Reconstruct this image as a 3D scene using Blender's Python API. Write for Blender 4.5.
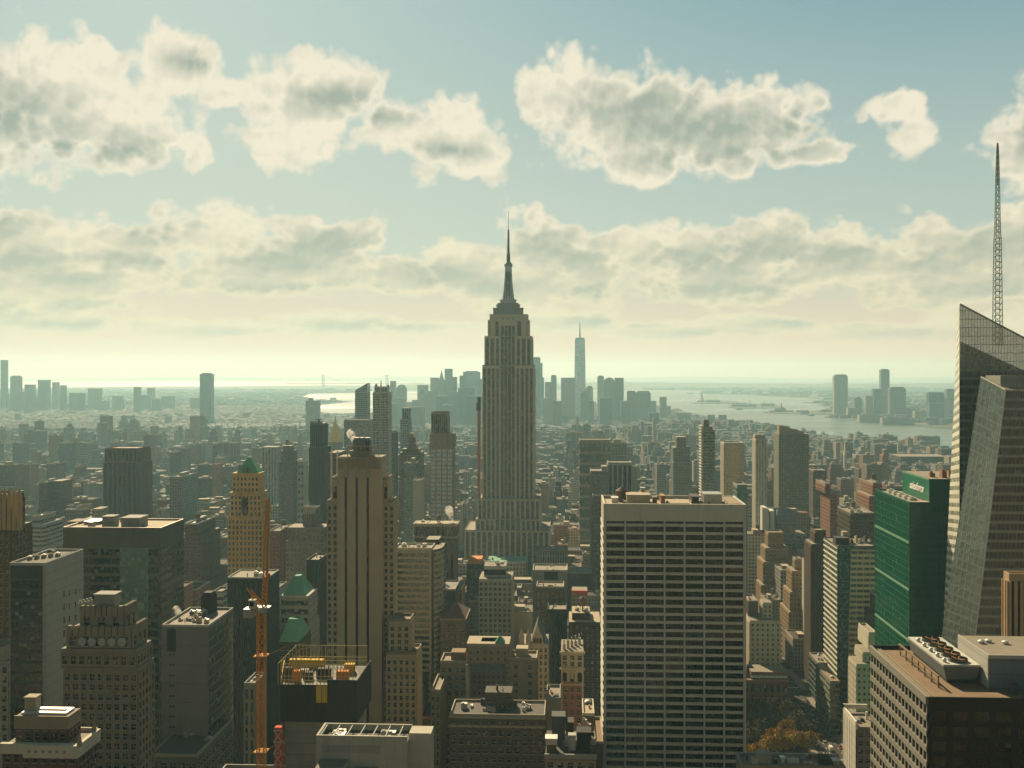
import bpy, bmesh, math, random
import numpy as np
from mathutils import Vector
random.seed(7)
C = bpy.context.scene.collection
for _o in list(bpy.data.objects):
    bpy.data.objects.remove(_o)
S = bpy.context.scene

# ------------------------------------------------------------------ camera
F = 1080.0            # focal length in picture units (1024 wide)
YAW = math.radians(2.97)
EYE = 253.0
HY = 371.0            # eye level row
cs, sn = math.cos(YAW), math.sin(YAW)
cam_d = bpy.data.cameras.new('camera')
cam_d.sensor_width = 36.0
cam_d.lens = 36.0*F/1024.0
cam_d.shift_y = (HY-384.0)/1024.0
cam_d.clip_start = 1.0
cam_d.clip_end = 200000.0
cam = bpy.data.objects.new('camera', cam_d)
C.objects.link(cam)
cam.location = (0, 0, EYE)
cam.rotation_euler = (math.radians(90), 0, YAW)
S.camera = cam

# ------------------------------------------------------------------ sun, sky
SUN_EL, SUN_AZ = math.radians(33.0), math.radians(-21.0)     # azimuth from +Y, negative is to the left
sd = Vector((math.sin(SUN_AZ)*math.cos(SUN_EL), math.cos(SUN_AZ)*math.cos(SUN_EL), math.sin(SUN_EL)))
sun_d = bpy.data.lights.new('sun', 'SUN')
sun_d.energy = 5.0
sun_d.angle = math.radians(0.5)
sun_d.color = (1.0, 0.79, 0.50)
sun = bpy.data.objects.new('sun', sun_d)
C.objects.link(sun)
sun.rotation_euler = (-sd).to_track_quat('-Z', 'Y').to_euler()

S.view_settings.view_transform = 'Standard'
S.view_settings.look = 'None'
EXPO = 0.78
S.view_settings.exposure = EXPO
S.view_settings.gamma = 1.0
S.view_settings.use_curve_mapping = False
S.cycles.use_denoising = True
S.cycles.max_bounces = 5
S.cycles.diffuse_bounces = 2
S.cycles.glossy_bounces = 3
S.cycles.volume_bounces = 0
S.cycles.transparent_max_bounces = 8

class NT:
    """small helper for wiring shader nodes"""
    def __init__(s, tree):
        s.t = tree; s.n = tree.nodes; s.l = tree.links
    def put(s, sock, v):
        if v is None: return
        if hasattr(v, 'is_output'): s.l.new(v, sock)
        else: sock.default_value = v
    def m(s, op, a, b=None, c=None, clamp=False):
        n = s.n.new('ShaderNodeMath'); n.operation = op; n.use_clamp = clamp
        s.put(n.inputs[0], a); s.put(n.inputs[1], b); s.put(n.inputs[2], c)
        return n.outputs[0]
    def vm(s, op, a, b=None, scale=None):
        n = s.n.new('ShaderNodeVectorMath'); n.operation = op
        s.put(n.inputs[0], a); s.put(n.inputs[1], b)
        if scale is not None: s.put(n.inputs['Scale'], scale)
        return n.outputs['Value'] if op in ('LENGTH', 'DOT_PRODUCT') else n.outputs['Vector']
    def xyz(s, x=0.0, y=0.0, z=0.0):
        n = s.n.new('ShaderNodeCombineXYZ'); s.put(n.inputs[0], x); s.put(n.inputs[1], y); s.put(n.inputs[2], z)
        return n.outputs[0]
    def sep(s, v):
        n = s.n.new('ShaderNodeSeparateXYZ'); s.put(n.inputs[0], v); return n.outputs
    def ss(s, v, a, b, lo=0.0, hi=1.0, kind='SMOOTHSTEP'):
        n = s.n.new('ShaderNodeMapRange'); n.interpolation_type = kind; n.clamp = True
        for k, x in zip((0, 1, 2, 3, 4), (v, a, b, lo, hi)): s.put(n.inputs[k], x)
        return n.outputs[0]
    def mix(s, f, a, b, mode='MIX'):
        n = s.n.new('ShaderNodeMix'); n.data_type = 'RGBA'; n.blend_type = mode; n.clamp_factor = True
        s.put(n.inputs[0], f); s.put(n.inputs[6], a); s.put(n.inputs[7], b)
        return n.outputs[2]
    def noise(s, v, scale, detail=2.0, rough=0.5, dist=0.0, col=False, lac=2.0):
        n = s.n.new('ShaderNodeTexNoise')
        s.put(n.inputs['Vector'], v); s.put(n.inputs['Scale'], scale); s.put(n.inputs['Detail'], detail)
        s.put(n.inputs['Roughness'], rough); s.put(n.inputs['Distortion'], dist); s.put(n.inputs['Lacunarity'], lac)
        return n.outputs[1 if col else 0]
    def vor(s, v, scale, detail=0.0, rough=0.5, smooth=None):
        n = s.n.new('ShaderNodeTexVoronoi')
        if smooth is not None:
            n.feature = 'SMOOTH_F1'; n.inputs['Smoothness'].default_value = smooth
        s.put(n.inputs['Vector'], v); s.put(n.inputs['Scale'], scale)
        n.inputs['Detail'].default_value = detail; n.inputs['Roughness'].default_value = rough
        return n.outputs['Distance']
    def white(s, v):
        n = s.n.new('ShaderNodeTexWhiteNoise'); n.noise_dimensions = '3D'
        s.put(n.inputs['Vector'], v); return n.outputs['Value']

W = bpy.data.worlds.new('World'); S.world = W; W.use_nodes = True
W.cycles.sampling_method = 'MANUAL'; W.cycles.sample_map_resolution = 512
def lin(r, g, b):
    f = lambda c: (c/255.0/12.92) if c/255.0 <= 0.04045 else ((c/255.0+0.055)/1.055)**2.4
    return (f(r), f(g), f(b))
def build_world():
    t = W.node_tree; t.nodes.clear(); N = NT(t)
    out = t.nodes.new('ShaderNodeOutputWorld'); bg = t.nodes.new('ShaderNodeBackground')
    t.links.new(bg.outputs[0], out.inputs[0])
    STR = 0.10
    bg.inputs[1].default_value = STR
    sky = t.nodes.new('ShaderNodeTexSky'); sky.sky_type = 'NISHITA'; sky.sun_disc = False
    sky.sun_elevation = SUN_EL; sky.sun_rotation = SUN_AZ
    sky.altitude = 250; sky.air_density = 1.0; sky.dust_density = 2.0; sky.ozone_density = 1.0
    g = t.nodes.new('ShaderNodeNewGeometry')
    d = N.vm('SCALE', g.outputs['Incoming'], scale=-1.0)
    x, y, z = N.sep(d)
    u = N.m('ARCTAN2', x, y)
    h = N.m('SQRT', N.m('ADD', N.m('MULTIPLY', x, x), N.m('MULTIPLY', y, y)))
    v = N.m('DIVIDE', z, N.m('MAXIMUM', h, 0.02))
    vc = N.m('MAXIMUM', v, 0.0)
    q = N.m('DIVIDE', 1.0, N.m('ADD', vc, 0.14))
    P = N.xyz(N.m('MULTIPLY', u, 3.0), N.m('MULTIPLY', N.m('LOGARITHM', q, 2.71828), -1.0), 0.37)
    P = N.vm('ADD', P, N.vm('SCALE', N.vm('SUBTRACT', N.noise(P, 5.0, 2, 0.5, col=True), (0.5, 0.5, 0.5)), scale=0.035))
    n1 = N.noise(P, 7.0, 8.0, 0.56)
    n2 = N.vor(P, 10.0, 2.0, 0.60)
    n3 = N.noise(N.vm('ADD', P, (7.3, 2.1, 4.0)), 2.0, 2.0, 0.5)
    UV = N.xyz(u, v, 0.0)
    rag = N.m('ADD', N.m('MULTIPLY', N.m('SUBTRACT', n1, 0.5), 3.0), N.m('MULTIPLY', N.m('SUBTRACT', 0.40, n2), 1.5))
    def blobs(lst, soft=0.25):
        acc = None
        for (px, py, a, b) in lst:
            az = math.atan((px-512)/F); ui = az - YAW; vi = (HY-py)/F*math.cos(az)
            n = t.nodes.new('ShaderNodeVectorMath'); n.operation = 'MULTIPLY_ADD'
            N.put(n.inputs[0], UV); n.inputs[1].default_value = (F/a, F/b, 0); n.inputs[2].default_value = (-ui*F/a, -vi*F/b, 0)
            e = N.vm('LENGTH', n.outputs[0])
            if acc is None: acc = e
            else:
                n = t.nodes.new('ShaderNodeMath'); n.operation = 'SMOOTH_MIN'
                N.put(n.inputs[0], acc); N.put(n.inputs[1], e); n.inputs[2].default_value = soft; acc = n.outputs[0]
        return N.m('SUBTRACT', 1.0, acc)
    body = blobs([
        (40,100,100,78),(-40,110,120,90),(110,120,95,65),(178,62,52,52),(98,58,52,26),(222,92,42,22),(195,150,26,34),
        (305,100,84,58),(335,85,60,46),(290,140,75,38),(395,125,55,38),(455,135,72,52),(480,160,50,30),
        (560,95,72,52),(640,120,105,68),(720,130,105,58),(770,120,72,52),(640,165,72,34),(820,152,44,18),
        (900,110,38,24),(916,134,30,26),(1038,132,68,46),(1110,110,110,60),
        (-10,235,80,42),(30,260,90,50),(110,250,95,42),(215,235,95,40),(330,245,75,38),(270,270,170,34),(400,275,70,32),(60,285,130,36),
        (460,262,60,30),(545,250,68,48),(590,275,60,42),(510,285,90,32),(640,250,50,40),(700,250,75,40),(770,245,65,42),(830,260,70,45),(720,280,130,34),
        (900,270,80,42),(940,250,70,48),(1010,245,85,48),(960,285,120,32),(1120,240,150,60),
        (60,322,90,16),(200,330,110,16),(330,326,90,18),(440,332,90,14),(560,322,80,18),(660,330,90,14),(760,326,90,16),(870,332,110,14),(1000,324,100,18),(130,345,150,9),(420,345,170,8),(720,346,170,8),(960,345,140,8),(-200,320,260,40),(1200,320,260,40),(-200,200,160,70),(1250,180,160,80)])
    shade = blobs([
        (70,150,80,24),(130,150,40,17),(10,110,45,34),(190,62,30,12),(335,98,62,16),(375,116,40,12),
        (650,112,85,30),(720,130,100,30),(760,150,85,20),(800,125,50,30),(450,150,40,12),(690,160,80,12),(1050,130,60,30),
        (-5,225,40,16),(60,275,80,17),(25,262,60,20),(150,232,40,22),(290,292,125,14),(210,300,60,10),(130,262,60,14),(330,244,60,18),(280,262,60,20),
        (215,305,40,8),(70,324,60,6),(230,333,70,5),(360,326,60,6),(600,322,60,6),(700,334,70,5),(800,324,60,6),(905,334,60,5),(90,308,44,8),(10,310,40,9),(550,250,55,32),(585,262,50,24),(500,288,60,14),(600,290,80,14),(440,275,60,15),
        (770,252,90,30),(700,262,90,24),(840,255,50,22),(740,290,95,16),(630,288,70,18),(900,295,120,14),(1000,250,100,32),(990,290,90,15),(930,262,60,22)],
        soft=0.3)
    lowfade = N.ss(v, 0.02, 0.14)
    amp = N.m('ADD', N.m('MULTIPLY', lowfade, 0.08), 0.25)
    dens = N.m('ADD', N.m('ADD', body, 0.13), N.m('MULTIPLY', rag, amp))
    # elsewhere in the sky: the same kind of broken cloud, from noise alone
    gen = N.m('MULTIPLY', N.m('SUBTRACT', n3, 0.50), 3.5)
    away = N.m('MAXIMUM', N.ss(N.m('ABSOLUTE', N.m('ADD', u, YAW)), 0.62, 0.85), N.ss(v, 0.42, 0.60))
    dens = N.m('MAXIMUM', dens, N.m('SUBTRACT', N.m('ADD', gen, N.m('MULTIPLY', rag, 0.35)), N.m('MULTIPLY', N.m('SUBTRACT', 1.0, away), 3.0)))
    mask = N.ss(dens, -0.05, 0.24)
    # thin rims glow, thick cores and bases are grey
    up = N.vm('ADD', P, (-0.012, 0.022, 0.0))
    rel = N.m('ADD', N.m('MULTIPLY', N.m('SUBTRACT', N.noise(up, 7.5, 4.0, 0.58), N.noise(P, 7.5, 4.0, 0.58)), 1.0), N.m('MULTIPLY', N.m('SUBTRACT', n2, N.vor(up, 10.0, 2.0, 0.6)), 0.45))
    sh = N.m('ADD', N.m('MULTIPLY', shade, 1.0), N.m('MULTIPLY', N.m('SUBTRACT', n1, 0.5), 0.6))
    sh = N.m('ADD', sh, N.m('MULTIPLY', N.m('SUBTRACT', n3, 0.5), 0.8))
    k = N.m('MULTIPLY', N.ss(sh, -0.70, 0.90, kind='LINEAR'), N.ss(dens, 0.04, 0.5))
    ka = N.m('MULTIPLY', N.ss(dens, 0.15, 0.9), N.m('MULTIPLY', away, 0.8))
    k = N.m('MAXIMUM', k, ka)
    k = N.m('ADD', k, N.m('MULTIPLY', rel, -1.0), clamp=True)
    def col(c, e=1.0): return tuple(a/STR*e/2**EXPO for a in lin(*c)) + (1,)
    bright = N.mix(N.ss(v, 0.02, 0.2), col((232,220,184)), col((240,231,208)))
    grey = N.mix(N.ss(v, 0.02, 0.20), col((187,187,167)), col((162,171,158)))
    cc = N.mix(k, bright, grey)
    cc = N.mix(N.m('MULTIPLY', away, 0.75), cc, col((96, 98, 84)))
    base = N.mix(1.0, sky.outputs[0], (0.53, 0.50, 0.42, 1), 'MULTIPLY')
    blue = N.mix(N.ss(v, 0.10, 0.42), col((178,194,184)), N.mix(N.ss(u, -0.5, 0.45), col((152,184,184)), col((102,153,167))))
    blue = N.mix(N.ss(v, 0.45, 1.2), blue, col((58, 88, 98)))
    base = N.mix(0.88, base, blue)
    base = N.mix(N.ss(v, 0.12, 0.0), base, col((236,204,174)))
    back = N.ss(N.m('ABSOLUTE', N.m('ADD', u, YAW)), 0.75, 1.7)
    fin = N.mix(N.m('MULTIPLY', mask, N.ss(v, 0.012, 0.045)), base, cc)
    # unseen sky behind and overhead dimmed to lower the ambient light on walls
    dim = N.m('SUBTRACT', 1.0, N.m('MULTIPLY', N.m('MAXIMUM', back, N.ss(v, 0.6, 2.0)), 0.50))
    fin = N.mix(1.0, fin, N.xyz(dim, dim, dim), 'MULTIPLY')
    t.links.new(fin, bg.inputs[0])
build_world()

# ------------------------------------------------------------------ measuring helpers (world metres: +Y runs down the avenues)
RE = 7.4e6
def drop(x, y): return (x*x+y*y)/(2*RE)
def X_at(px, Y):
    k = (px-512.0)/F
    return Y*(k*cs-sn)/(cs+k*sn)
def D_of(X, Y): return -X*sn+Y*cs
def Z_at(py, X, Y): return EYE-(py-HY)*D_of(X, Y)/F
def scr(X, Y, Z):
    D = max(D_of(X, Y), 1e-3)
    return 512+F*(X*cs+Y*sn)/D, HY+(EYE-Z)*F/D
def ground_at(px, py):
    t = (py-HY)/F
    dd = max(t*t-2*EYE/RE, 0.0)
    r = RE*(t-math.sqrt(dd))
    k = (px-512.0)/F
    a = math.atan(k)
    D = r*math.cos(a); L = D*k
    return (L*cs-D*sn, L*sn+D*cs)

# ------------------------------------------------------------------ materials
MATS = {}
def new_mat(name):
    m = bpy.data.materials.new(name); m.use_nodes = True
    t = m.node_tree; t.nodes.clear()
    out = t.nodes.new('ShaderNodeOutputMaterial'); p = t.nodes.new('ShaderNodeBsdfPrincipled')
    t.links.new(p.outputs[0], out.inputs[0])
    return m, NT(t), p
def wall_mat(name, col, rough=0.85, var=0.16, scale=0.12, joint=None, metal=0.0, spec=0.3):
    """masonry / concrete / metal with broad weathering, fine grain and streaks"""
    m, N, p = new_mat(name)
    tc = N.n.new('ShaderNodeTexCoord').outputs['Object']
    a = N.noise(tc, scale, 3, 0.6)
    st = N.noise(N.vm('MULTIPLY', tc, (1.0, 1.0, 0.07)), 0.55, 2, 0.6)
    f = N.m('ADD', N.m('MULTIPLY', N.m('SUBTRACT', a, 0.5), var*2.2), N.m('MULTIPLY', N.m('SUBTRACT', st, 0.5), var*1.8))
    fine = N.noise(tc, 2.6, 2, 0.6)
    f = N.m('ADD', N.m('ADD', f, N.m('MULTIPLY', N.m('SUBTRACT', fine, 0.5), var)), 1.0)
    c = N.mix(1.0, tuple(col)+(1,), N.xyz(f, f, f), 'MULTIPLY')
    blot = N.ss(N.noise(N.vm('MULTIPLY', tc, (1.0, 1.0, 0.25)), 0.16, 5, 0.7), 0.52, 0.72)
    c = N.mix(N.m('MULTIPLY', blot, min(0.6, var*2.6)), c, tuple(v*0.55 for v in col)+(1,))
    if joint:
        x, y, z = N.sep(tc)
        j = N.m('LESS_THAN', N.m('FRACT', N.m('DIVIDE', z, joint)), 0.10)
        c = N.mix(N.m('MULTIPLY', j, 0.35), c, tuple(v*0.45 for v in col)+(1,))
    N.l.new(c, p.inputs['Base Color'])
    p.inputs['Roughness'].default_value = rough; p.inputs['Metallic'].default_value = metal
    p.inputs['Specular IOR Level'].default_value = spec
    MATS[name] = m; return m
def glass_mat(name, col, rough=0.12, spec=0.7, blind=(0.30, 0.28, 0.22), share=0.2, mull=1.5, lo=0.15, metal=0.0, vpitch=None, lit=0.0):
    """window glass: dark rooms behind, some blinds drawn, mullions every few metres"""
    m, N, p = new_mat(name)
    tc = N.n.new('ShaderNodeTexCoord').outputs['Object']
    x, y, z = N.sep(tc)
    oi = N.n.new('ShaderNodeObjectInfo')
    s = N.m('ADD', x, y)
    cell = N.xyz(N.m('FLOOR', N.m('DIVIDE', s, mull)), N.m('FLOOR', N.m('DIVIDE', z, vpitch or 3.6)), oi.outputs['Random'])
    w = N.white(cell)
    w2 = N.white(N.vm('ADD', cell, (3.3, 9.1, 5.2)))
    big = N.noise(tc, 0.05, 2, 0.5)
    bl = N.m('MULTIPLY', N.m('LESS_THAN', w, share), N.m('ADD', N.m('MULTIPLY', w2, 0.8), 0.2))
    dk = N.m('ADD', N.m('ADD', N.m('MULTIPLY', w2, 0.35), N.m('MULTIPLY', big, 1.0)), 0.2)
    c = N.mix(1.0, tuple(col)+(1,), N.xyz(dk, dk, dk), 'MULTIPLY')
    c = N.mix(bl, c, tuple(blind)+(1,))
    mu = N.m('LESS_THAN', N.m('FRACT', N.m('DIVIDE', s, mull)), lo)
    c = N.mix(N.m('MULTIPLY', mu, 0.75), c, tuple(min(1, v*1.6+0.003) for v in col)+(1,))
    N.l.new(c, p.inputs['Base Color'])
    N.l.new(N.m('ADD', N.m('MULTIPLY', bl, 0.45), rough), p.inputs['Roughness'])
    p.inputs['Specular IOR Level'].default_value = spec; p.inputs['Metallic'].default_value = metal
    bmp = N.n.new('ShaderNodeBump'); bmp.inputs['Strength'].default_value = 0.25; bmp.inputs['Distance'].default_value = 0.12
    N.l.new(N.m('ADD', N.noise(tc, 0.35, 1, 0.5), N.m('MULTIPLY', w2, 0.6)), bmp.inputs['Height'])
    N.l.new(bmp.outputs[0], p.inputs['Normal'])
    MATS[name] = m; return m
def facade_mat(name, pu=3.0, pv=3.5, wu=0.5, wv=0.5, glass=(0.035, 0.042, 0.04), vary=0.25, rough=0.8, pier=0):
    """wall with window openings laid out in metres; wall tint comes from the building's own colour"""
    m, N, p = new_mat(name)
    t = N.t
    tc = N.n.new('ShaderNodeTexCoord')
    pos = tc.outputs['Object']; x, y, z = N.sep(pos)
    nx, ny, nz = N.sep(tc.outputs['Normal'])
    ax = N.m('GREATER_THAN', N.m('ABSOLUTE', nx), N.m('ABSOLUTE', ny))
    u = N.m('ADD', N.m('MULTIPLY', ax, y), N.m('MULTIPLY', N.m('SUBTRACT', 1.0, ax), x))
    oi = N.n.new('ShaderNodeObjectInfo')
    at = N.n.new('ShaderNodeAttribute'); at.attribute_name = 'tint'
    ar, ag, ab = N.sep(at.outputs['Vector'])
    wallc = N.mix(1.0, oi.outputs['Color'], at.outputs['Color'], 'MULTIPLY')
    up = N.m('DIVIDE', u, pu); vp = N.m('DIVIDE', z, pv)
    fu = N.m('FRACT', up); fv = N.m('FRACT', vp)
    inu = N.m('LESS_THAN', N.m('ABSOLUTE', N.m('SUBTRACT', fu, 0.5)), wu/2)
    inv = N.m('LESS_THAN', N.m('ABSOLUTE', N.m('SUBTRACT', fv, 0.5)), wv/2)
    win = N.m('MULTIPLY', inu, inv)
    side = N.m('LESS_THAN', N.m('ABSOLUTE', nz), 0.5)
    # some walls are blank party walls
    cell = N.xyz(N.m('FLOOR', up), N.m('FLOOR', vp), N.m('ADD', oi.outputs['Random'], ar))
    w = N.white(cell)
    blockr = N.white(N.xyz(N.m('MULTIPLY', ar, 917.0), ax, N.m('MULTIPLY', oi.outputs['Random'], 311.0)))
    keep = N.m('GREATER_THAN', blockr, 0.18)
    win = N.m('MULTIPLY', N.m('MULTIPLY', win, side), keep)
    gl = N.mix(N.m('MULTIPLY', N.m('GREATER_THAN', w, 0.80), 0.5), tuple(glass)+(1,), (0.26, 0.25, 0.20, 1))
    big = N.noise(pos, 0.06, 3, 0.6)
    st = N.noise(N.vm('MULTIPLY', pos, (1, 1, 0.08)), 0.5, 2, 0.6)
    f = N.m('ADD', N.m('ADD', N.m('MULTIPLY', N.m('SUBTRACT', big, 0.5), vary*2), N.m('MULTIPLY', N.m('SUBTRACT', st, 0.5), vary*1.5)), 1.0)
    f = N.m('MULTIPLY', f, 0.72)
    wc = N.mix(1.0, wallc, N.xyz(f, f, f), 'MULTIPLY')
    rr = N.white(N.xyz(N.m('MULTIPLY', ag, 531.0), N.m('MULTIPLY', oi.outputs['Random'], 77.0), 1.0))
    rb = N.m('ADD', N.m('MULTIPLY', N.m('POWER', rr, 2.5), 0.20), 0.045)
    rn = N.m('MULTIPLY', rb, N.m('ADD', N.m('MULTIPLY', N.noise(pos, 0.25, 3, 0.65), 1.2), 0.4))
    roofc = N.xyz(rn, N.m('MULTIPLY', rn, 0.95), N.m('MULTIPLY', rn, 0.84))
    c = N.mix(win, wc, gl)
    c = N.mix(N.m('GREATER_THAN', nz, 0.5), c, roofc)
    N.l.new(c, p.inputs['Base Color'])
    N.l.new(N.m('SUBTRACT', rough, N.m('MULTIPLY', win, rough-0.25)), p.inputs['Roughness'])
    N.l.new(N.m('ADD', N.m('MULTIPLY', win, 0.4), 0.08), p.inputs['Specular IOR Level'])
    MATS[name] = m; return m

STONES = dict(
    limestone=(0.315, 0.272, 0.2), tan=(0.266, 0.215, 0.141), gold_stone=(0.40, 0.28, 0.13), buff=(0.336, 0.288, 0.2), cream=(0.50, 0.46, 0.35),
    concrete=(0.255, 0.255, 0.221), pale_concrete=(0.378, 0.378, 0.333), white_stone=(0.60, 0.58, 0.50), grey_stone=(0.168, 0.168, 0.147), travertine=(0.48, 0.465, 0.385),
    red_brick=(0.192, 0.08, 0.052), brown_brick=(0.112, 0.066, 0.042), orange_brick=(0.255, 0.128, 0.068), dark_brown=(0.047, 0.033, 0.025),
    charcoal=(0.022, 0.022, 0.021), slate=(0.072, 0.081, 0.078), bronze=(0.109, 0.082, 0.051), olive=(0.119, 0.126, 0.091), copper_green=(0.10, 0.29, 0.19),
    bright_green=(0.10, 0.34, 0.16), deep_green=(0.015, 0.13, 0.07), gilt=(0.78, 0.54, 0.16), louver=(0.14, 0.115, 0.081), steel=(0.30, 0.30, 0.28), white_metal=(0.50, 0.49, 0.44),
    orange_paint=(0.55, 0.19, 0.03), yellow_net=(0.55, 0.37, 0.04), black_net=(0.03, 0.028, 0.025), red_paint=(0.50, 0.06, 0.03), teal_wall=(0.16, 0.224, 0.208), rust=(0.30, 0.15, 0.06),
    tank_wood=(0.17, 0.11, 0.065), gravel=(0.21, 0.185, 0.14), tar=(0.075, 0.07, 0.06), pale_roof=(0.34, 0.29, 0.20), rust_roof=(0.19, 0.13, 0.075), blue_grey=(0.15, 0.18, 0.195), terracotta=(0.30, 0.12, 0.07))
for _k, _c in STONES.items():
    _r, _m = 0.85, 0.0
    if _k in ('steel', 'white_metal', 'bronze', 'louver'): _r, _m = 0.45, 0.35
    wall_mat(_k, _c, rough=_r, metal=_m, joint=(3.6 if _k in ('concrete', 'pale_concrete', 'blue_grey') else None), var=0.10 if _k in ('pale_concrete', 'travertine', 'concrete') else 0.17)
glass_mat('window_glass', (0.012, 0.013, 0.012), share=0.13, mull=1.9, spec=0.4)
wall_mat('sash', (0.33, 0.30, 0.22), var=0.1)
glass_mat('black_glass', (0.005, 0.005, 0.004), share=0.05, mull=1.5, rough=0.1, blind=(0.07, 0.06, 0.045), spec=0.3)
glass_mat('teal_glass', (0.045, 0.085, 0.075), share=0.12, mull=1.5, blind=(0.22, 0.26, 0.22), rough=0.15, metal=0.15)
glass_mat('green_glass', (0.003, 0.12, 0.062), share=0.04, mull=1.5, blind=(0.03, 0.20, 0.11), rough=0.12)
glass_mat('dark_green_glass', (0.012, 0.034, 0.027), share=0.10, mull=1.5, blind=(0.16, 0.22, 0.17))
glass_mat('pale_glass', (0.15, 0.18, 0.155), share=0.35, mull=1.5, blind=(0.36, 0.36, 0.29), rough=0.2, metal=0.3)
glass_mat('sky_glass', (0.46, 0.57, 0.60), share=0.3, mull=1.5, blind=(0.5, 0.54, 0.52), rough=0.25)
glass_mat('amber_glass', (0.13, 0.10, 0.04), share=0.4, mull=1.5, blind=(0.35, 0.26, 0.10), rough=0.2, metal=0.2)
glass_mat('blind_glass', (0.05, 0.055, 0.05), share=0.5, mull=1.5, blind=(0.42, 0.40, 0.32))

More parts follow.
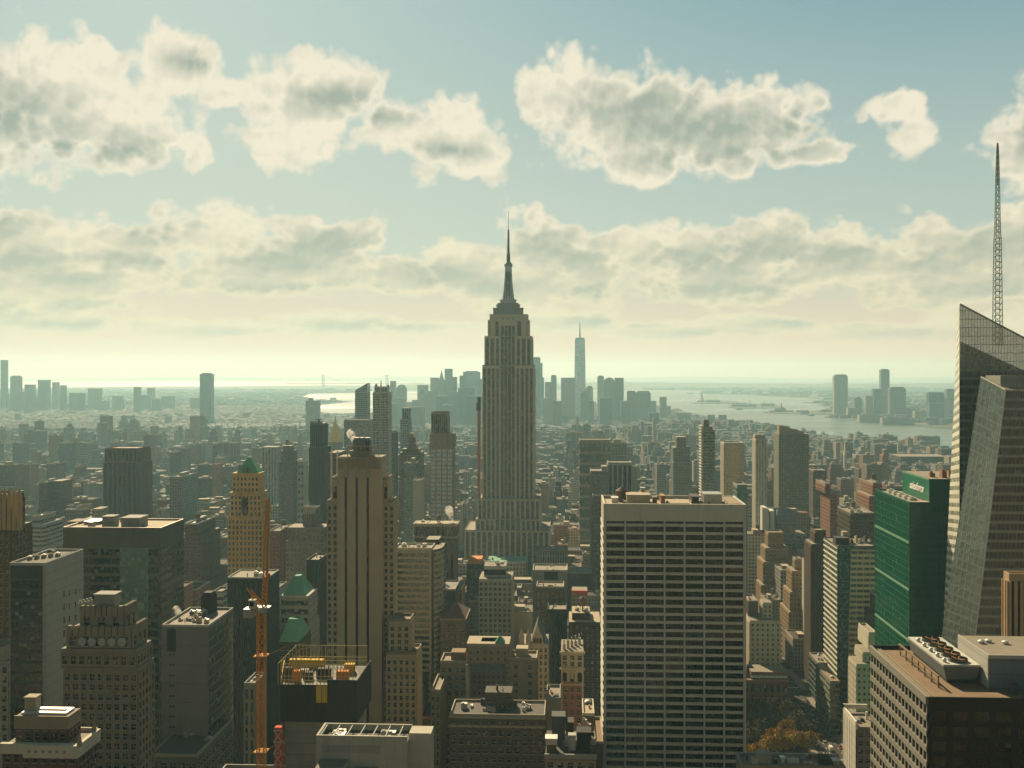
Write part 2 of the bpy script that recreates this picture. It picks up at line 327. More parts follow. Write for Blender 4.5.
# ------------------------------------------------------------------ mesh building
class MB:
    def __init__(s): s.v = []; s.f = []; s.m = []; s.t = []
    def quad(s, a, b, c, d, m=0, t=(1, 1, 1)):
        i = len(s.v); s.v += [a, b, c, d]; s.f.append((i, i+1, i+2, i+3)); s.m.append(m); s.t.append(t)
    def poly(s, pts, m=0, t=(1, 1, 1)):
        i = len(s.v); s.v += list(pts); s.f.append(tuple(range(i, i+len(pts)))); s.m.append(m); s.t.append(t)
    def hexa(s, p, m=0, t=(1, 1, 1), mt=None, bottom=True):
        """p: 4 bottom corners (counter-clockwise from above) then 4 top corners"""
        i = len(s.v); s.v += list(p)
        fs = [(0, 1, 5, 4), (1, 2, 6, 5), (2, 3, 7, 6), (3, 0, 4, 7)]
        for f in fs: s.f.append(tuple(i+k for k in f)); s.m.append(m); s.t.append(t)
        s.f.append((i+4, i+5, i+6, i+7)); s.m.append(m if mt is None else mt); s.t.append(t)
        if bottom: s.f.append((i+3, i+2, i+1, i)); s.m.append(m); s.t.append(t)
    def box(s, x0, x1, y0, y1, z0, z1, m=0, t=(1, 1, 1), mt=None, bottom=True):
        s.hexa([(x0, y0, z0), (x1, y0, z0), (x1, y1, z0), (x0, y1, z0), (x0, y0, z1), (x1, y0, z1), (x1, y1, z1), (x0, y1, z1)], m, t, mt, bottom)
    def frustum(s, x0, x1, y0, y1, z0, z1, a, b=None, m=0, t=(1, 1, 1), mt=None):
        """top scaled to fraction a (x) and b (y)"""
        b = a if b is None else b
        cx, cy = (x0+x1)/2, (y0+y1)/2; hx, hy = (x1-x0)/2*a, (y1-y0)/2*b
        s.hexa([(x0, y0, z0), (x1, y0, z0), (x1, y1, z0), (x0, y1, z0), (cx-hx, cy-hy, z1), (cx+hx, cy-hy, z1), (cx+hx, cy+hy, z1), (cx-hx, cy+hy, z1)], m, t, mt)
    def cyl(s, cx, cy, z0, z1, r0, r1=None, n=12, m=0, t=(1, 1, 1), cap=True, ph=0.0):
        r1 = r0 if r1 is None else r1
        i = len(s.v)
        for k in range(n):
            a = 2*math.pi*k/n+ph; s.v.append((cx+r0*math.cos(a), cy+r0*math.sin(a), z0))
        for k in range(n):
            a = 2*math.pi*k/n+ph; s.v.append((cx+r1*math.cos(a), cy+r1*math.sin(a), z1))
        for k in range(n):
            j = (k+1) % n; s.f.append((i+k, i+j, i+n+j, i+n+k)); s.m.append(m); s.t.append(t)
        if cap:
            s.f.append(tuple(i+n+k for k in range(n))); s.m.append(m); s.t.append(t)
            s.f.append(tuple(i+n-1-k for k in range(n))); s.m.append(m); s.t.append(t)
    def tube(s, p, q, r, n=4, r1=None, m=0, t=(1, 1, 1)):
        p = Vector(p); q = Vector(q); d = (q-p)
        if d.length < 1e-6: return
        d.normalize(); a = d.orthogonal().normalized(); b = d.cross(a); r1 = r if r1 is None else r1
        i = len(s.v)
        for k in range(n):
            w = a*math.cos(2*math.pi*(k+.5)/n)+b*math.sin(2*math.pi*(k+.5)/n); s.v.append(tuple(p+w*r))
        for k in range(n):
            w = a*math.cos(2*math.pi*(k+.5)/n)+b*math.sin(2*math.pi*(k+.5)/n); s.v.append(tuple(q+w*r1))
        for k in range(n):
            j = (k+1) % n; s.f.append((i+k, i+j, i+n+j, i+n+k)); s.m.append(m); s.t.append(t)
        s.f.append(tuple(i+n-1-k for k in range(n))); s.m.append(m); s.t.append(t)
        s.f.append(tuple(i+n+k for k in range(n))); s.m.append(m); s.t.append(t)
    def build(s, name, mats, parent=None, origin=None, tint=False, smooth=False):
        if not s.f: return None
        if isinstance(mats, str): mats = [mats]
        me = bpy.data.meshes.new(name)
        o = bpy.data.objects.new(name, me); C.objects.link(o)
        if parent is not None:
            o.parent = parent
            org = world_loc(parent) if origin is None else origin
        else:
            org = origin if origin is not None else (0, 0, 0)
        V = np.array(s.v, dtype=np.float64)-np.array(org, dtype=np.float64)
        if parent is not None and origin is not None:
            pw = world_loc(parent); o.location = tuple(origin[k]-pw[k] for k in range(3))
        elif parent is None and origin is not None:
            o.location = tuple(origin)
        ls = np.fromiter((len(f) for f in s.f), dtype=np.int32); tot = int(ls.sum())
        me.vertices.add(len(V)); me.vertices.foreach_set('co', V.astype(np.float32).ravel())
        me.loops.add(tot); me.loops.foreach_set('vertex_index', np.fromiter((i for f in s.f for i in f), dtype=np.int32))
        me.polygons.add(len(ls)); st = np.zeros(len(ls), dtype=np.int32); st[1:] = np.cumsum(ls)[:-1]
        me.polygons.foreach_set('loop_start', st); me.polygons.foreach_set('loop_total', ls)
        me.polygons.foreach_set('material_index', np.array(s.m, dtype=np.int32))
        me.polygons.foreach_set('use_smooth', np.full(len(ls), bool(smooth)))
        for m in mats: me.materials.append(MATS[m])
        if tint:
            a = me.attributes.new('tint', 'FLOAT_COLOR', 'FACE')
            a.data.foreach_set('color', np.array([(r, g, b, 1.0) for r, g, b in s.t], dtype=np.float32).ravel())
        me.update(calc_edges=True)
        WL[o.name] = tuple(org)
        return o
WL = {}
def world_loc(o): return WL[o.name]
def empty(name, loc):
    o = bpy.data.objects.new(name, None); C.objects.link(o); o.location = loc; o.empty_display_size = 5
    WL[o.name] = tuple(loc); return o
def tag(o, label=None, cat=None, group=None, kind=None):
    if label: o['label'] = label
    if cat: o['category'] = cat
    if group: o['group'] = group
    if kind: o['kind'] = kind
    return o
def lift(o, p): WL[o.name] = WL[p.name]

# occluders known so far: boxes (x0,x1,y0,y1,z1) of the named buildings, for choosing which windows the photo shows
HERO_BOX = []
PANES = []          # deferred windows: (parent, face key, centre, size, normal/u vectors, material)
def V3(a): return Vector(a)

def face_grid(wall, q, cols, rows, pf, sf, proud, mat=0, edge=1.0, piers=True, spans=True, order=0):
    """q = (bottom-left, bottom-right, top-right, top-left) seen from outside. Adds piers and spandrels standing proud; returns openings."""
    bl, br, tr, tl = [V3(p) for p in q]
    n = (br-bl).cross(tl-bl).normalized()
    def P(u, v): 
        a = bl.lerp(br, u); b = tl.lerp(tr, u); return a.lerp(b, v)
    def slab(u0, u1, v0, v1, pr):
        a, b, c, d = P(u0, v0), P(u1, v0), P(u1, v1), P(u0, v1); o = n*pr; bk = n*-0.05
        i = len(wall.v); wall.v += [tuple(a+bk), tuple(b+bk), tuple(c+bk), tuple(d+bk), tuple(a+o), tuple(b+o), tuple(c+o), tuple(d+o)]
        for f in ((4, 5, 6, 7), (0, 1, 5, 4), (1, 2, 6, 5), (2, 3, 7, 6), (3, 0, 4, 7)):
            wall.f.append(tuple(i+k for k in f)); wall.m.append(mat); wall.t.append((1, 1, 1))
    W = (br-bl).length; H = (tl-bl).length
    bw = 1.0/cols; hp = bw*pf/2; fh = 1.0/rows; hs = fh*sf/2
    pp, sp = (proud, proud*0.7) if order == 0 else (proud*0.7, proud)
    if piers and pf > 0:
        for i in range(cols+1):
            e = edge if i in (0, cols) else 1.0
            u0, u1 = max(0, i*bw-hp*e), min(1, i*bw+hp*e)
            if u1-u0 > 1e-5: slab(u0, u1, 0, 1, pp)
    if spans and sf > 0:
        for j in range(rows+1):
            v0, v1 = max(0, j*fh-hs), min(1, j*fh+hs)
            if v1-v0 > 1e-6: slab(0, 1, v0, v1, sp)
    op = []
    for j in range(rows):
        for i in range(cols):
            op.append(((i*bw+hp), ((i+1)*bw-hp), j*fh+hs, (j+1)*fh-hs))
    return P, n, op

def quad_obj(name, pts, n, mat, parent, off=0.06):
    """one pane / ribbon / strip of glass as a thin solid, its origin at its own centre"""
    c = sum((V3(p) for p in pts), Vector())/4
    mb = MB(); o = n*off
    a = [tuple(V3(p)+o) for p in pts]
    mb.quad(*a)
    bk = [tuple(V3(p)-n*0.03) for p in pts]
    for k in range(4):
        j = (k+1) % 4; mb.quad(bk[k], bk[j], a[j], a[k])
    mats = [mat]
    bl, br, tr, tl = [V3(p) for p in pts]; W = (br-bl).length; H = (tl-bl).length
    if name == 'window' and mat in ('window_glass', 'amber_glass') and W < 3.2 and H < 5:
        mats.append('sash'); o2 = n*(off+.05)
        def bar(u0, u1, v0, v1, pr=.05):
            q = [tuple(bl.lerp(br, u).lerp(tl.lerp(tr, u), v)+n*(off+pr)) for u, v in ((u0, v0), (u1, v0), (u1, v1), (u0, v1))]
            mb.quad(*q, m=1)
        bar(-.08, 1.08, -.10, .0, .62); bar(0, 1, .47, .55)
        if W > 1.4: bar(.46, .54, .55, 1)
    return mb.build(name, mats, parent, origin=tuple(c))

def add_face(T, wall, q, mode, bay, floor, pf, sf, proud, gmat, mat=0, edge=1.0, order=0, cols=None, rows=None, wname='window'):
    bl, br, tr, tl = [V3(p) for p in q]
    W = ((br-bl).length+(tr-tl).length)/2; H = (tl-bl).length
    if W < 1.5 or H < 2: return
    cols = cols or max(1, int(round(W/bay))); rows = rows or max(1, int(round(H/floor)))
    P, n, op = face_grid(wall, q, cols, rows, pf, sf, proud, mat, edge, piers=(mode != 'bands' or pf > 0), spans=(mode != 'strips' or sf > 0), order=order)
    if mode == 'bands':
        fh = 1.0/rows; hs = fh*sf/2
        for j in range(rows):
            v0, v1 = j*fh+hs, (j+1)*fh-hs
            PANES.append((T, [P(0.002, v0), P(0.998, v0), P(0.998, v1), P(0.002, v1)], n, gmat, 'window_band'))
    elif mode == 'strips':
        bw = 1.0/cols; hp = bw*pf/2
        for i in range(cols):
            PANES.append((T, [P(i*bw+hp, 0.0), P((i+1)*bw-hp, 0.0), P((i+1)*bw-hp, 0.999), P(i*bw+hp, 0.999)], n, gmat, 'window_strip'))
    else:
        for (u0, u1, v0, v1) in op:
            PANES.append((T, [P(u0, v0), P(u1, v0), P(u1, v1), P(u0, v1)], n, gmat, 'window'))

PANE_MESH = {}
def flush_panes(limit=96):
    """windows the picture shows: the largest hundred of each building one by one, the rest as one part"""
    by = {}
    for p in PANES: by.setdefault(p[0].name, []).append(p)
    boxes = np.array(HERO_BOX) if HERO_BOX else np.zeros((0, 6))
    npane = 0
    for tn, lst in by.items():
        T = lst[0][0]
        sc = []
        cen = np.array([sum((Vector(q) for q in p[1]), Vector())/4 + p[2]*0.6 for p in lst])
        # occlusion: segment from camera to centre against every named building's box
        eye = np.array([0, 0, EYE]); d = cen-eye
        hid = np.zeros(len(lst), bool)
        for b in boxes:
            lo = b[[0, 2, 4]]; hi = b[[1, 3, 5]]
            with np.errstate(divide='ignore', invalid='ignore'):
                t1 = (lo-eye)/d; t2 = (hi-eye)/d
            tmin = np.minimum(t1, t2).max(1); tmax = np.maximum(t1, t2).min(1)
            hid |= (tmin < tmax) & (tmin > 0) & (tmin < 0.985)
        for k, p in enumerate(lst):
            pts = [scr(*q) for q in p[1]]
            xs = [a[0] for a in pts]; ys = [a[1] for a in pts]
            x0, x1, y0, y1 = max(min(xs), 0), min(max(xs), 1024), max(min(ys), 0), min(max(ys), 768)
            vis = (x1 > x0 and y1 > y0) and not hid[k]
            facing = (Vector(p[1][0])-Vector((0, 0, EYE))).dot(p[2]) < 0
            ar = (abs((pts[2][0]-pts[0][0])*(pts[3][1]-pts[1][1])-(pts[2][1]-pts[0][1])*(pts[3][0]-pts[1][0]))/2)
            sc.append(ar if vis and facing else -1)
        idx = sorted(range(len(lst)), key=lambda k: -sc[k])
        lim = limit if max(sc) > 0 else 0
        chosen = [k for k in idx[:lim] if sc[k] > 0.0]
        rest = [k for k in idx if k not in set(chosen)]
        for k in chosen:
            T_, q, n, gm, nm = lst[k]
            c = sum((Vector(a) for a in q), Vector())/4
            key = (gm, nm)+tuple(round(v, 2) for a in q for v in (Vector(a)-c))
            if key in PANE_MESH:
                src = PANE_MESH[key]; o = src.copy(); C.objects.link(o); o.parent = T
                w = WL[T.name]; o.location = (c.x-w[0], c.y-w[1], c.z-w[2])
            else:
                o = quad_obj(nm, q, n, gm, T); PANE_MESH[key] = o
            npane += 1
        gl = {}
        for k in rest: gl.setdefault((lst[k][3], lst[k][4]), []).append(lst[k])
        for (gm, nm), ps in gl.items():
            mb = MB()
            for (_, q, n, _, _) in ps:
                mb.quad(*[tuple(Vector(a)+n*0.06) for a in q])
            o = mb.build(nm, gm, T)
            if o: o['kind'] = 'stuff'
    return npane

# style: front/side = (mode, bay, floor, pier fraction, spandrel fraction, proud, glass)
def roof_kit(T, x0, x1, y0, y1, z, mats=('gravel', 'concrete'), rnd=None, kit='pb', parapet=1.2):
    r = rnd or random
    W, D_ = x1-x0, y1-y0
    if 'p' in kit and parapet:
        mb = MB(); t = 0.5
        mb.box(x0+.02, x1-.02, y0+.02, y0+t, z+.01, z+parapet); mb.box(x0+.02, x1-.02, y1-t, y1-.02, z+.01, z+parapet)
        mb.box(x0+.03, x0+t, y0+t+.01, y1-t-.01, z+.01, z+parapet-.01); mb.box(x1-t, x1-.03, y0+t+.01, y1-t-.01, z+.01, z+parapet-.01)
        mb.build('parapet', mats[1], T)
    if 'b' in kit and W > 9 and D_ > 9:
        w, d, h = W*r.uniform(.25, .4), D_*r.uniform(.3, .5), r.uniform(3, 5.5)
        ax, ay = x0+W*r.uniform(.15, .5), y0+D_*r.uniform(.25, .45)
        mb = MB(); mb.box(ax, ax+w, ay, ay+d, z, z+h); mb.box(ax-.2, ax+w+.2, ay-.2, ay+d+.2, z+h, z+h+.3)
        mb.build('penthouse', mats[1], T)
    if 'v' in kit and W > 8:
        for k in range(4):
            bx, by = x0+W*r.uniform(.1, .85), y0+D_*r.uniform(.08, .85)
            mb = MB(); a, b, h = r.uniform(1.2, 3), r.uniform(1.2, 3), r.uniform(.8, 2)
            mb.box(bx, bx+a, by, by+b, z+.3, z+.3+h); mb.cyl(bx+a/2, by+b/2, z+.3+h, z+.7+h, min(a, b)*.35, n=10); mb.box(bx+.2, bx+a-.2, by+.2, by+b-.2, z, z+.3)
            mb.build('air_unit', r.choice(['steel', 'white_metal', 'concrete']), T)
    if 't' in kit:
        water_tank(T, x0+W*r.uniform(.3, .75), y0+D_*r.uniform(.3, .6), z, r.uniform(1.7, 2.4))
def water_tank(T, x, y, z, rr=2.0):
    mb = MB()
    for dx in (-1, 1):
        for dy in (-1, 1): mb.box(x+dx*rr*.6-.12, x+dx*rr*.6+.12, y+dy*rr*.6-.12, y+dy*rr*.6+.12, z, z+3, m=1)
    mb.cyl(x, y, z+3, z+3+rr*1.9, rr, rr*.96, n=14); mb.cyl(x, y, z+3+rr*1.9, z+3+rr*2.5, rr*1.08, 0.1, n=14, m=2)
    mb.build('water_tank', ['tank_wood', 'rust', 'tar'], T)

def tower(name, label, cat, Y, tiers, wall='tan', front=None, side=None, roof='gravel', depth=30, group=None, kit='pb', base=0.0, roofmat=None, parapet=1.2, occl=True, seed=None, para='concrete', tot=None):
    """tiers, topmost first: dict/tuple (px0, px1, py_top, dY front offset, depth, front override). px measured at that tier's own front face"""
    r = random.Random(seed if seed is not None else hash(label) % 1000003 if False else sum(ord(c)*(i+3) for i, c in enumerate(label)))
    T = None; wm = MB(); boxes = []
    for k, t in enumerate(tiers):
        px0, px1, py = t[:3]; dy = t[3] if len(t) > 3 else 0.0; dp = t[4] if len(t) > 4 and t[4] else depth
        Yf = Y+dy
        x0, x1 = X_at(px0, Yf), X_at(px1, Yf)
        if (tot if tot is not None else Y >= 850):
            w_ = x1-x0
            if px1 < 568: x1 = max(X_at(px1, Yf+dp), x0+w_*.6)
            if px0 > 568: x0 = min(X_at(px0, Yf+dp), x1-w_*.6)
        xm = (x0+x1)/2
        z1 = Z_at(py, xm, Yf)
        boxes.append([x0, x1, Yf, Yf+dp, z1, t[5] if len(t) > 5 else None])
    x0, x1 = min(b[0] for b in boxes), max(b[1] for b in boxes); y0, y1 = min(b[2] for b in boxes), max(b[3] for b in boxes)
    T = empty(name, ((x0+x1)/2, (y0+y1)/2, base)); tag(T, label, cat, group)
    for k, b in enumerate(boxes):
        bx0, bx1, by0, by1, z1, ov = b
        zb = base if k == len(boxes)-1 else max(base, min(bb[4] for bb in boxes[k+1:k+2])-0.5)
        if k < len(boxes)-1: zb = boxes[k+1][4]-0.5 if boxes[k+1][4] < z1 else base
        m_ = (0, 1)
        wm.box(bx0, bx1, by0, by1, zb, z1, m=0, mt=1)
        # windows only down to what the frame can show
        zvis = max(zb+0.6 if k < len(boxes)-1 else base, Z_at(790, (bx0+bx1)/2, by0)) if by0 > 50 else zb
        zt = z1-1.6
        if zt-zvis < 3: continue
        fr = ov or front
        cx = scr((bx0+bx1)/2, by0, z1)[0]
        if fr:
            add_face(T, wm, ((bx0, by0, zvis), (bx1, by0, zvis), (bx1, by0, zt), (bx0, by0, zt)), *fr)
        sd_ = side or fr
        if sd_ and sd_ != 'none':
            zvis = max(zb+0.6 if k < len(boxes)-1 else base, Z_at(790, (bx0+bx1)/2, by1)) if by0 > 50 else zb
            if bx1 < X_at(568, by0)+0:   # right flank faces the camera
                if D_of(bx1, by0) > 0: add_face(T, wm, ((bx1, by0, zvis), (bx1, by1, zvis), (bx1, by1, zt), (bx1, by0, zt)), *sd_)
            if bx0 > 0:
                add_face(T, wm, ((bx0, by1, zvis), (bx0, by0, zvis), (bx0, by0, zt), (bx0, by1, zt)), *sd_)
    wm.build('wall', [wall, roofmat or roof], T)
    b = boxes[0]
    roof_kit(T, b[0], b[1], b[2], b[3], b[4], mats=(roof, para if para else wall), rnd=r, kit=kit, parapet=parapet)
    if occl:
        for b in boxes: HERO_BOX.append((b[0], b[1], b[2], b[3], base, b[4]))
    T_INFO.append((T, label, boxes))
    return T, boxes
T_INFO = []

# ------------------------------------------------------------------ land, water, streets
def ground_material(name, base, var, big=0.0008, green=None):
    m, N, p = new_mat(name)
    pos = N.n.new('ShaderNodeNewGeometry').outputs['Position']
    a = N.noise(pos, big, 4, 0.6); b = N.noise(pos, 0.02, 4, 0.65)
    f = N.m('ADD', N.m('ADD', N.m('MULTIPLY', N.m('SUBTRACT', a, 0.5), var*2), N.m('MULTIPLY', N.m('SUBTRACT', b, 0.5), var*2)), 1.0)
    c = N.mix(1.0, tuple(base)+(1,), N.xyz(f, f, f), 'MULTIPLY')
    if green: c = N.mix(N.ss(N.noise(pos, 0.0012, 3, 0.6), 0.48, 0.60), c, tuple(green)+(1,))
    N.l.new(c, p.inputs['Base Color']); p.inputs['Roughness'].default_value = 0.95; p.inputs['Specular IOR Level'].default_value = 0.1
    MATS[name] = m
ground_material('city_ground', (0.06, 0.055, 0.043), 0.35, green=(0.05, 0.062, 0.03))
ground_material('asphalt', (0.05, 0.048, 0.043), 0.25, big=0.01)
ground_material('pavement', (0.22, 0.20, 0.165), 0.2, big=0.01)
ground_material('far_land', (0.10, 0.105, 0.075), 0.5, big=0.0004, green=(0.045, 0.06, 0.03))
ground_material('park_soil', (0.09, 0.075, 0.035), 0.4, big=0.01)
def water_material():
    m, N, p = new_mat('water_surface')
    pos = N.n.new('ShaderNodeNewGeometry').outputs['Position']
    p.inputs['Base Color'].default_value = (0.10, 0.125, 0.10, 1); p.inputs['Roughness'].default_value = 0.25
    p.inputs['IOR'].default_value = 1.33
    b = N.n.new('ShaderNodeBump'); b.inputs['Strength'].default_value = 0.55; b.inputs['Distance'].default_value = 3.0
    sp = N.vm('MULTIPLY', pos, (1.0, 0.35, 1.0))
    h = N.m('ADD', N.noise(sp, 0.02, 5, 0.65), N.m('MULTIPLY', N.noise(sp, 0.0016, 3, 0.6), 6.0))
    N.l.new(h, b.inputs['Height']); N.l.new(b.outputs[0], p.inputs['Normal'])
    N.l.new(N.ss(N.noise(N.vm('MULTIPLY', pos, (0.3, 1, 1)), 0.0012, 4, 0.6), 0.35, 0.65, 0.20, 0.42), p.inputs['Roughness'])
    MATS['water_surface'] = m
water_material()

def sheet(name, pts, z, mat, kind='structure', thick=0.0, step=1.12, hill=None):
    """flat polygon in plan, cut into bands so that it follows the curve of the earth"""
    bm = bmesh.new()
    vs = [bm.verts.new((x, y, 0)) for x, y in pts]
    bm.faces.new(vs)
    ys = [p[1] for p in pts]; xs = [p[0] for p in pts]
    y = 1500.0
    while y < max(ys):
        if y > min(ys): bmesh.ops.bisect_plane(bm, geom=bm.verts[:]+bm.edges[:]+bm.faces[:], plane_co=(0, y, 0), plane_no=(0, 1, 0))
        y *= step
    x = -40000.0
    while x < 40001:
        if min(xs) < x < max(xs): bmesh.ops.bisect_plane(bm, geom=bm.verts[:]+bm.edges[:]+bm.faces[:], plane_co=(x, 0, 0), plane_no=(1, 0, 0))
        x += 2500.0
    bmesh.ops.triangulate(bm, faces=bm.faces[:])
    if thick:
        r = bmesh.ops.extrude_face_region(bm, geom=bm.faces[:])
        low = [g for g in r['geom'] if isinstance(g, bmesh.types.BMVert)]
        for v in low: v.co.z -= thick
    for v in bm.verts: v.co.z += z-drop(v.co.x, v.co.y)
    bmesh.ops.recalc_face_normals(bm, faces=bm.faces[:])
    me = bpy.data.meshes.new(name); bm.to_mesh(me); bm.free()
    me.materials.append(MATS[mat])
    me.polygons.foreach_set('use_smooth', [False]*len(me.polygons))
    o = bpy.data.objects.new(name, me); C.objects.link(o); o['kind'] = kind
    return o
gp = ground_at
FARY = 44000.0
sheet('water', [(-44000, -3000), (44000, -3000), (44000, FARY), (-44000, FARY)], -3.0, 'water_surface', step=1.06)
EAST = [(1720, -3000), (1720, 2300), (1600, 2900)] + [gp(*p) for p in [(985, 447), (960, 444), (900, 440), (860, 437), (820, 433), (780, 428), (750, 421), (700, 414), (670, 408), (655, 404), (640, 402),
        (600, 404), (500, 409), (440, 412), (380, 413), (356, 413.5), (330, 414), (318, 410), (321, 404), (345, 401.5), (352, 400.8), (310, 399.3), (303, 396), (310, 393.3), (352, 392.6), (400, 388.8), (412, 386.8), (385, 385.4), (323, 385), (240, 385.6), (150, 385.4), (40, 386), (-150, 386.2)]] + [(-22000, 20000), (-34000, 15000), (-34000, -3000)]
sheet('ground', EAST, 0.0, 'city_ground', thick=3.5)
NJ = [gp(*p) for p in [(1400, 446), (1100, 430), (950, 424.5), (905, 421.5), (880, 419.5), (862, 418), (850, 416.2), (826, 415.5), (824, 414.3), (836, 412.6), (826, 412.3), (800, 412.6), (763, 411.3), (764, 410.4), (800, 410.2), (822, 408.5), (829, 405.5), (818, 403.5), (826, 402.0), (803, 401.2), (828, 400.2), (816, 397.2), (790, 396.2),
        (744, 393.8), (698, 393.4), (702, 391.8), (700, 389.9), (655, 389.6), (600, 389.4), (540, 389.2), (520, 388.6), (490, 387.9), (430, 386.3), (394, 385.2), (400, 384.2), (440, 383.4)]] + [(-1500, FARY-500), (43000, FARY-500), (43000, 9000)]
sheet('far_shore', NJ, 0.1, 'far_land', thick=3.5)
for nm, pts in (('harbour_island', [(690, 402.4), (700, 401.3), (708, 400.4), (728, 400.3), (740, 401.2), (748, 402.2), (725, 402.9), (705, 402.7)]),
                ('ferry_island', [(728, 406.3), (734, 404.2), (745, 403.0), (765, 402.9), (780, 404.6), (782, 406.2), (765, 407.2), (735, 407.1)])):
    sheet(nm, [gp(*p) for p in pts], 0.4, 'far_land', thick=3.5)
# a strip of inlet water lying inside the far shore
for nm, pts in (('inlet', [(895, 400.2), (905, 398.9), (950, 399.2), (960, 401.2), (930, 402.0), (905, 401.5)]), ('inlet', [(726, 391.7), (748, 390.7), (770, 391.6), (760, 393.1), (732, 392.9)]), ('inlet', [(250, 399.0), (262, 398.3), (280, 398.5), (276, 399.8), (255, 399.7)])):
    sheet(nm, [gp(*p) for p in pts], 0.35, 'water_surface')
# low ridges along the horizon
def ridge(name, pxs, D, hs, depth=2500.0, mat='far_land'):
    mb = MB(); n = len(pxs); rows = []
    for i in range(n):
        k = (pxs[i]-512.0)/F; X, Y = D*k*cs-D*sn, D*k*sn+D*cs
        ux, uy = X/math.hypot(X, Y), Y/math.hypot(X, Y)
        g = -drop(X, Y)
        rows.append([(X-ux*depth, Y-uy*depth, g-6), (X-ux*depth*.4, Y-uy*depth*.4, g+hs[i]*.75), (X, Y, g+hs[i]), (X+ux*depth, Y+uy*depth, g-6)])
    for i in range(n-1):
        for j in range(3): mb.quad(rows[i][j], rows[i+1][j], rows[i+1][j+1], rows[i][j+1])
    o = mb.build(name, mat); tag(o, kind='structure'); return o
rr = random.Random(3)
ridge('hills', [560+i*14 for i in range(40)], 19000, [95*math.sin(min(1, (i+1)/5)*1.57)*(0.75+0.25*math.cos(i*.17))+rr.uniform(-6, 6) for i in range(40)], mat='far_land')
ridge('hills', [-120+i*20 for i in range(68)], 40000, [125+25*math.sin(i*.5)+rr.uniform(-6, 6) for i in range(68)], depth=3000)
ridge('hills', [390+i*8 for i in range(24)], 16500, [70*math.sin(min(1, (i+1)/6)*1.57)+rr.uniform(-5, 5) for i in range(24)], depth=1500)

AVE = [-1900, -1680, -1320, -1100, -890, -700, -555, -420, -280, -140, 175, 455, 735, 1010, 1285, 1560]   # avenue centre lines
def street_y(n): return 560+(42-n)*80.4
# avenues and cross streets as asphalt sheets between kerbed pavements
def road_mesh():
    mb = MB()
    return mb
for ax in (-140, 175):
    mb = MB()
    for a in np.arange(-600, 3400, 500.0): mb.box(ax-9.5, ax+9.5, a, a+500, -0.2, 0.02-drop(ax, a))
    o = mb.build('avenue', 'asphalt'); tag(o, kind='structure')
    mb = MB()
    for k in (-1, 1):
        for a in np.arange(-600, 3400, 80.4): mb.box(ax+k*12.25-2.75, ax+k*12.25+2.75, a+15.6+5, a+15.6+65, -0.2, 0.15-drop(ax, a))
    o = mb.build('pavement', 'pavement'); tag(o, kind='structure')
    wall_mat('road_paint', (0.62, 0.60, 0.52), var=0.1) if 'road_paint' not in MATS else None
    mb = MB()
    for lx in (-6, -2, 2, 6):
        for a in np.arange(400, 1500, 9.0): mb.box(ax+lx-.1, ax+lx+.1, a, a+3, 0.021, 0.03)
    for n in range(26, 50):
        yy = street_y(n)
        for k in range(12): mb.box(ax-9+k*1.55, ax-8.2+k*1.55, yy-9.5, yy-6.5, 0.021, 0.032)
    o = mb.build('road_markings', 'road_paint'); tag(o, kind='structure')
mb = MB()
for n in range(10, 58):
    yy = street_y(n); mb.box(-1600, -151, yy-5.5, yy+5.5, -0.2, 0.012-drop(0, yy)); mb.box(-129, 164, yy-5.5, yy+5.5, -0.2, 0.012-drop(0, yy)); mb.box(186, 1600, yy-5.5, yy+5.5, -0.2, 0.012-drop(0, yy))
o = mb.build('street', 'asphalt'); tag(o, kind='structure')

# ------------------------------------------------------------------ haze: one even box of air round everything
def make_haze(dens=0.72e-4, col=(0.42, 0.76, 0.88)):
    mb = MB(); mb.box(-47000, 47000, -4000, 47000, -560, 552)
    m = bpy.data.materials.new('haze_air'); m.use_nodes = True; t = m.node_tree; t.nodes.clear()
    out = t.nodes.new('ShaderNodeOutputMaterial'); v = t.nodes.new('ShaderNodeVolumePrincipled')
    v.inputs['Color'].default_value = tuple(col)+(1,); v.inputs['Density'].default_value = dens
    v.inputs['Anisotropy'].default_value = 0.3
    v.inputs['Absorption Color'].default_value = (0.45, 0.5, 0.55, 1)
    v.inputs['Emission Strength'].default_value = 0; v.inputs['Blackbody Intensity'].default_value = 0
    t.links.new(v.outputs[0], out.inputs['Volume']); MATS['haze_air'] = m
    m.cycles.homogeneous_volume = True
    o = mb.build('haze', 'haze_air'); tag(o, kind='stuff')
make_haze()
wall_mat('bronze_stone', (0.15, 0.105, 0.06)); wall_mat('grey_flank', (0.33, 0.335, 0.285), var=0.08, joint=3.9); wall_mat('deco_stone', (0.23, 0.19, 0.13), var=0.2)
wall_mat('louver_slat', (0.11, 0.085, 0.055), rough=0.5); wall_mat('sun_gold_wall', (0.57, 0.37, 0.13), var=0.25); wall_mat('glass_frame', (0.30, 0.31, 0.24), rough=0.5)  # golden tower's wall has reflected sun put into its colour
wall_mat('gilt_dull', (0.45, 0.28, 0.10), rough=0.5, metal=0.2); wall_mat('dark_red_roof', (0.13, 0.065, 0.045)); wall_mat('brick_face', (0.20, 0.09, 0.055), var=0.2); wall_mat('roof_concrete', (0.40, 0.38, 0.30), var=0.2)
glass_mat('bright_teal', (0.11, 0.22, 0.155), share=0.25, mull=1.5, blind=(0.22, 0.34, 0.26), rough=0.2, metal=0.1)
glass_mat('olive_glass', (0.07, 0.085, 0.05), share=0.2, mull=1.8, blind=(0.30, 0.30, 0.18), rough=0.2, metal=0.25)
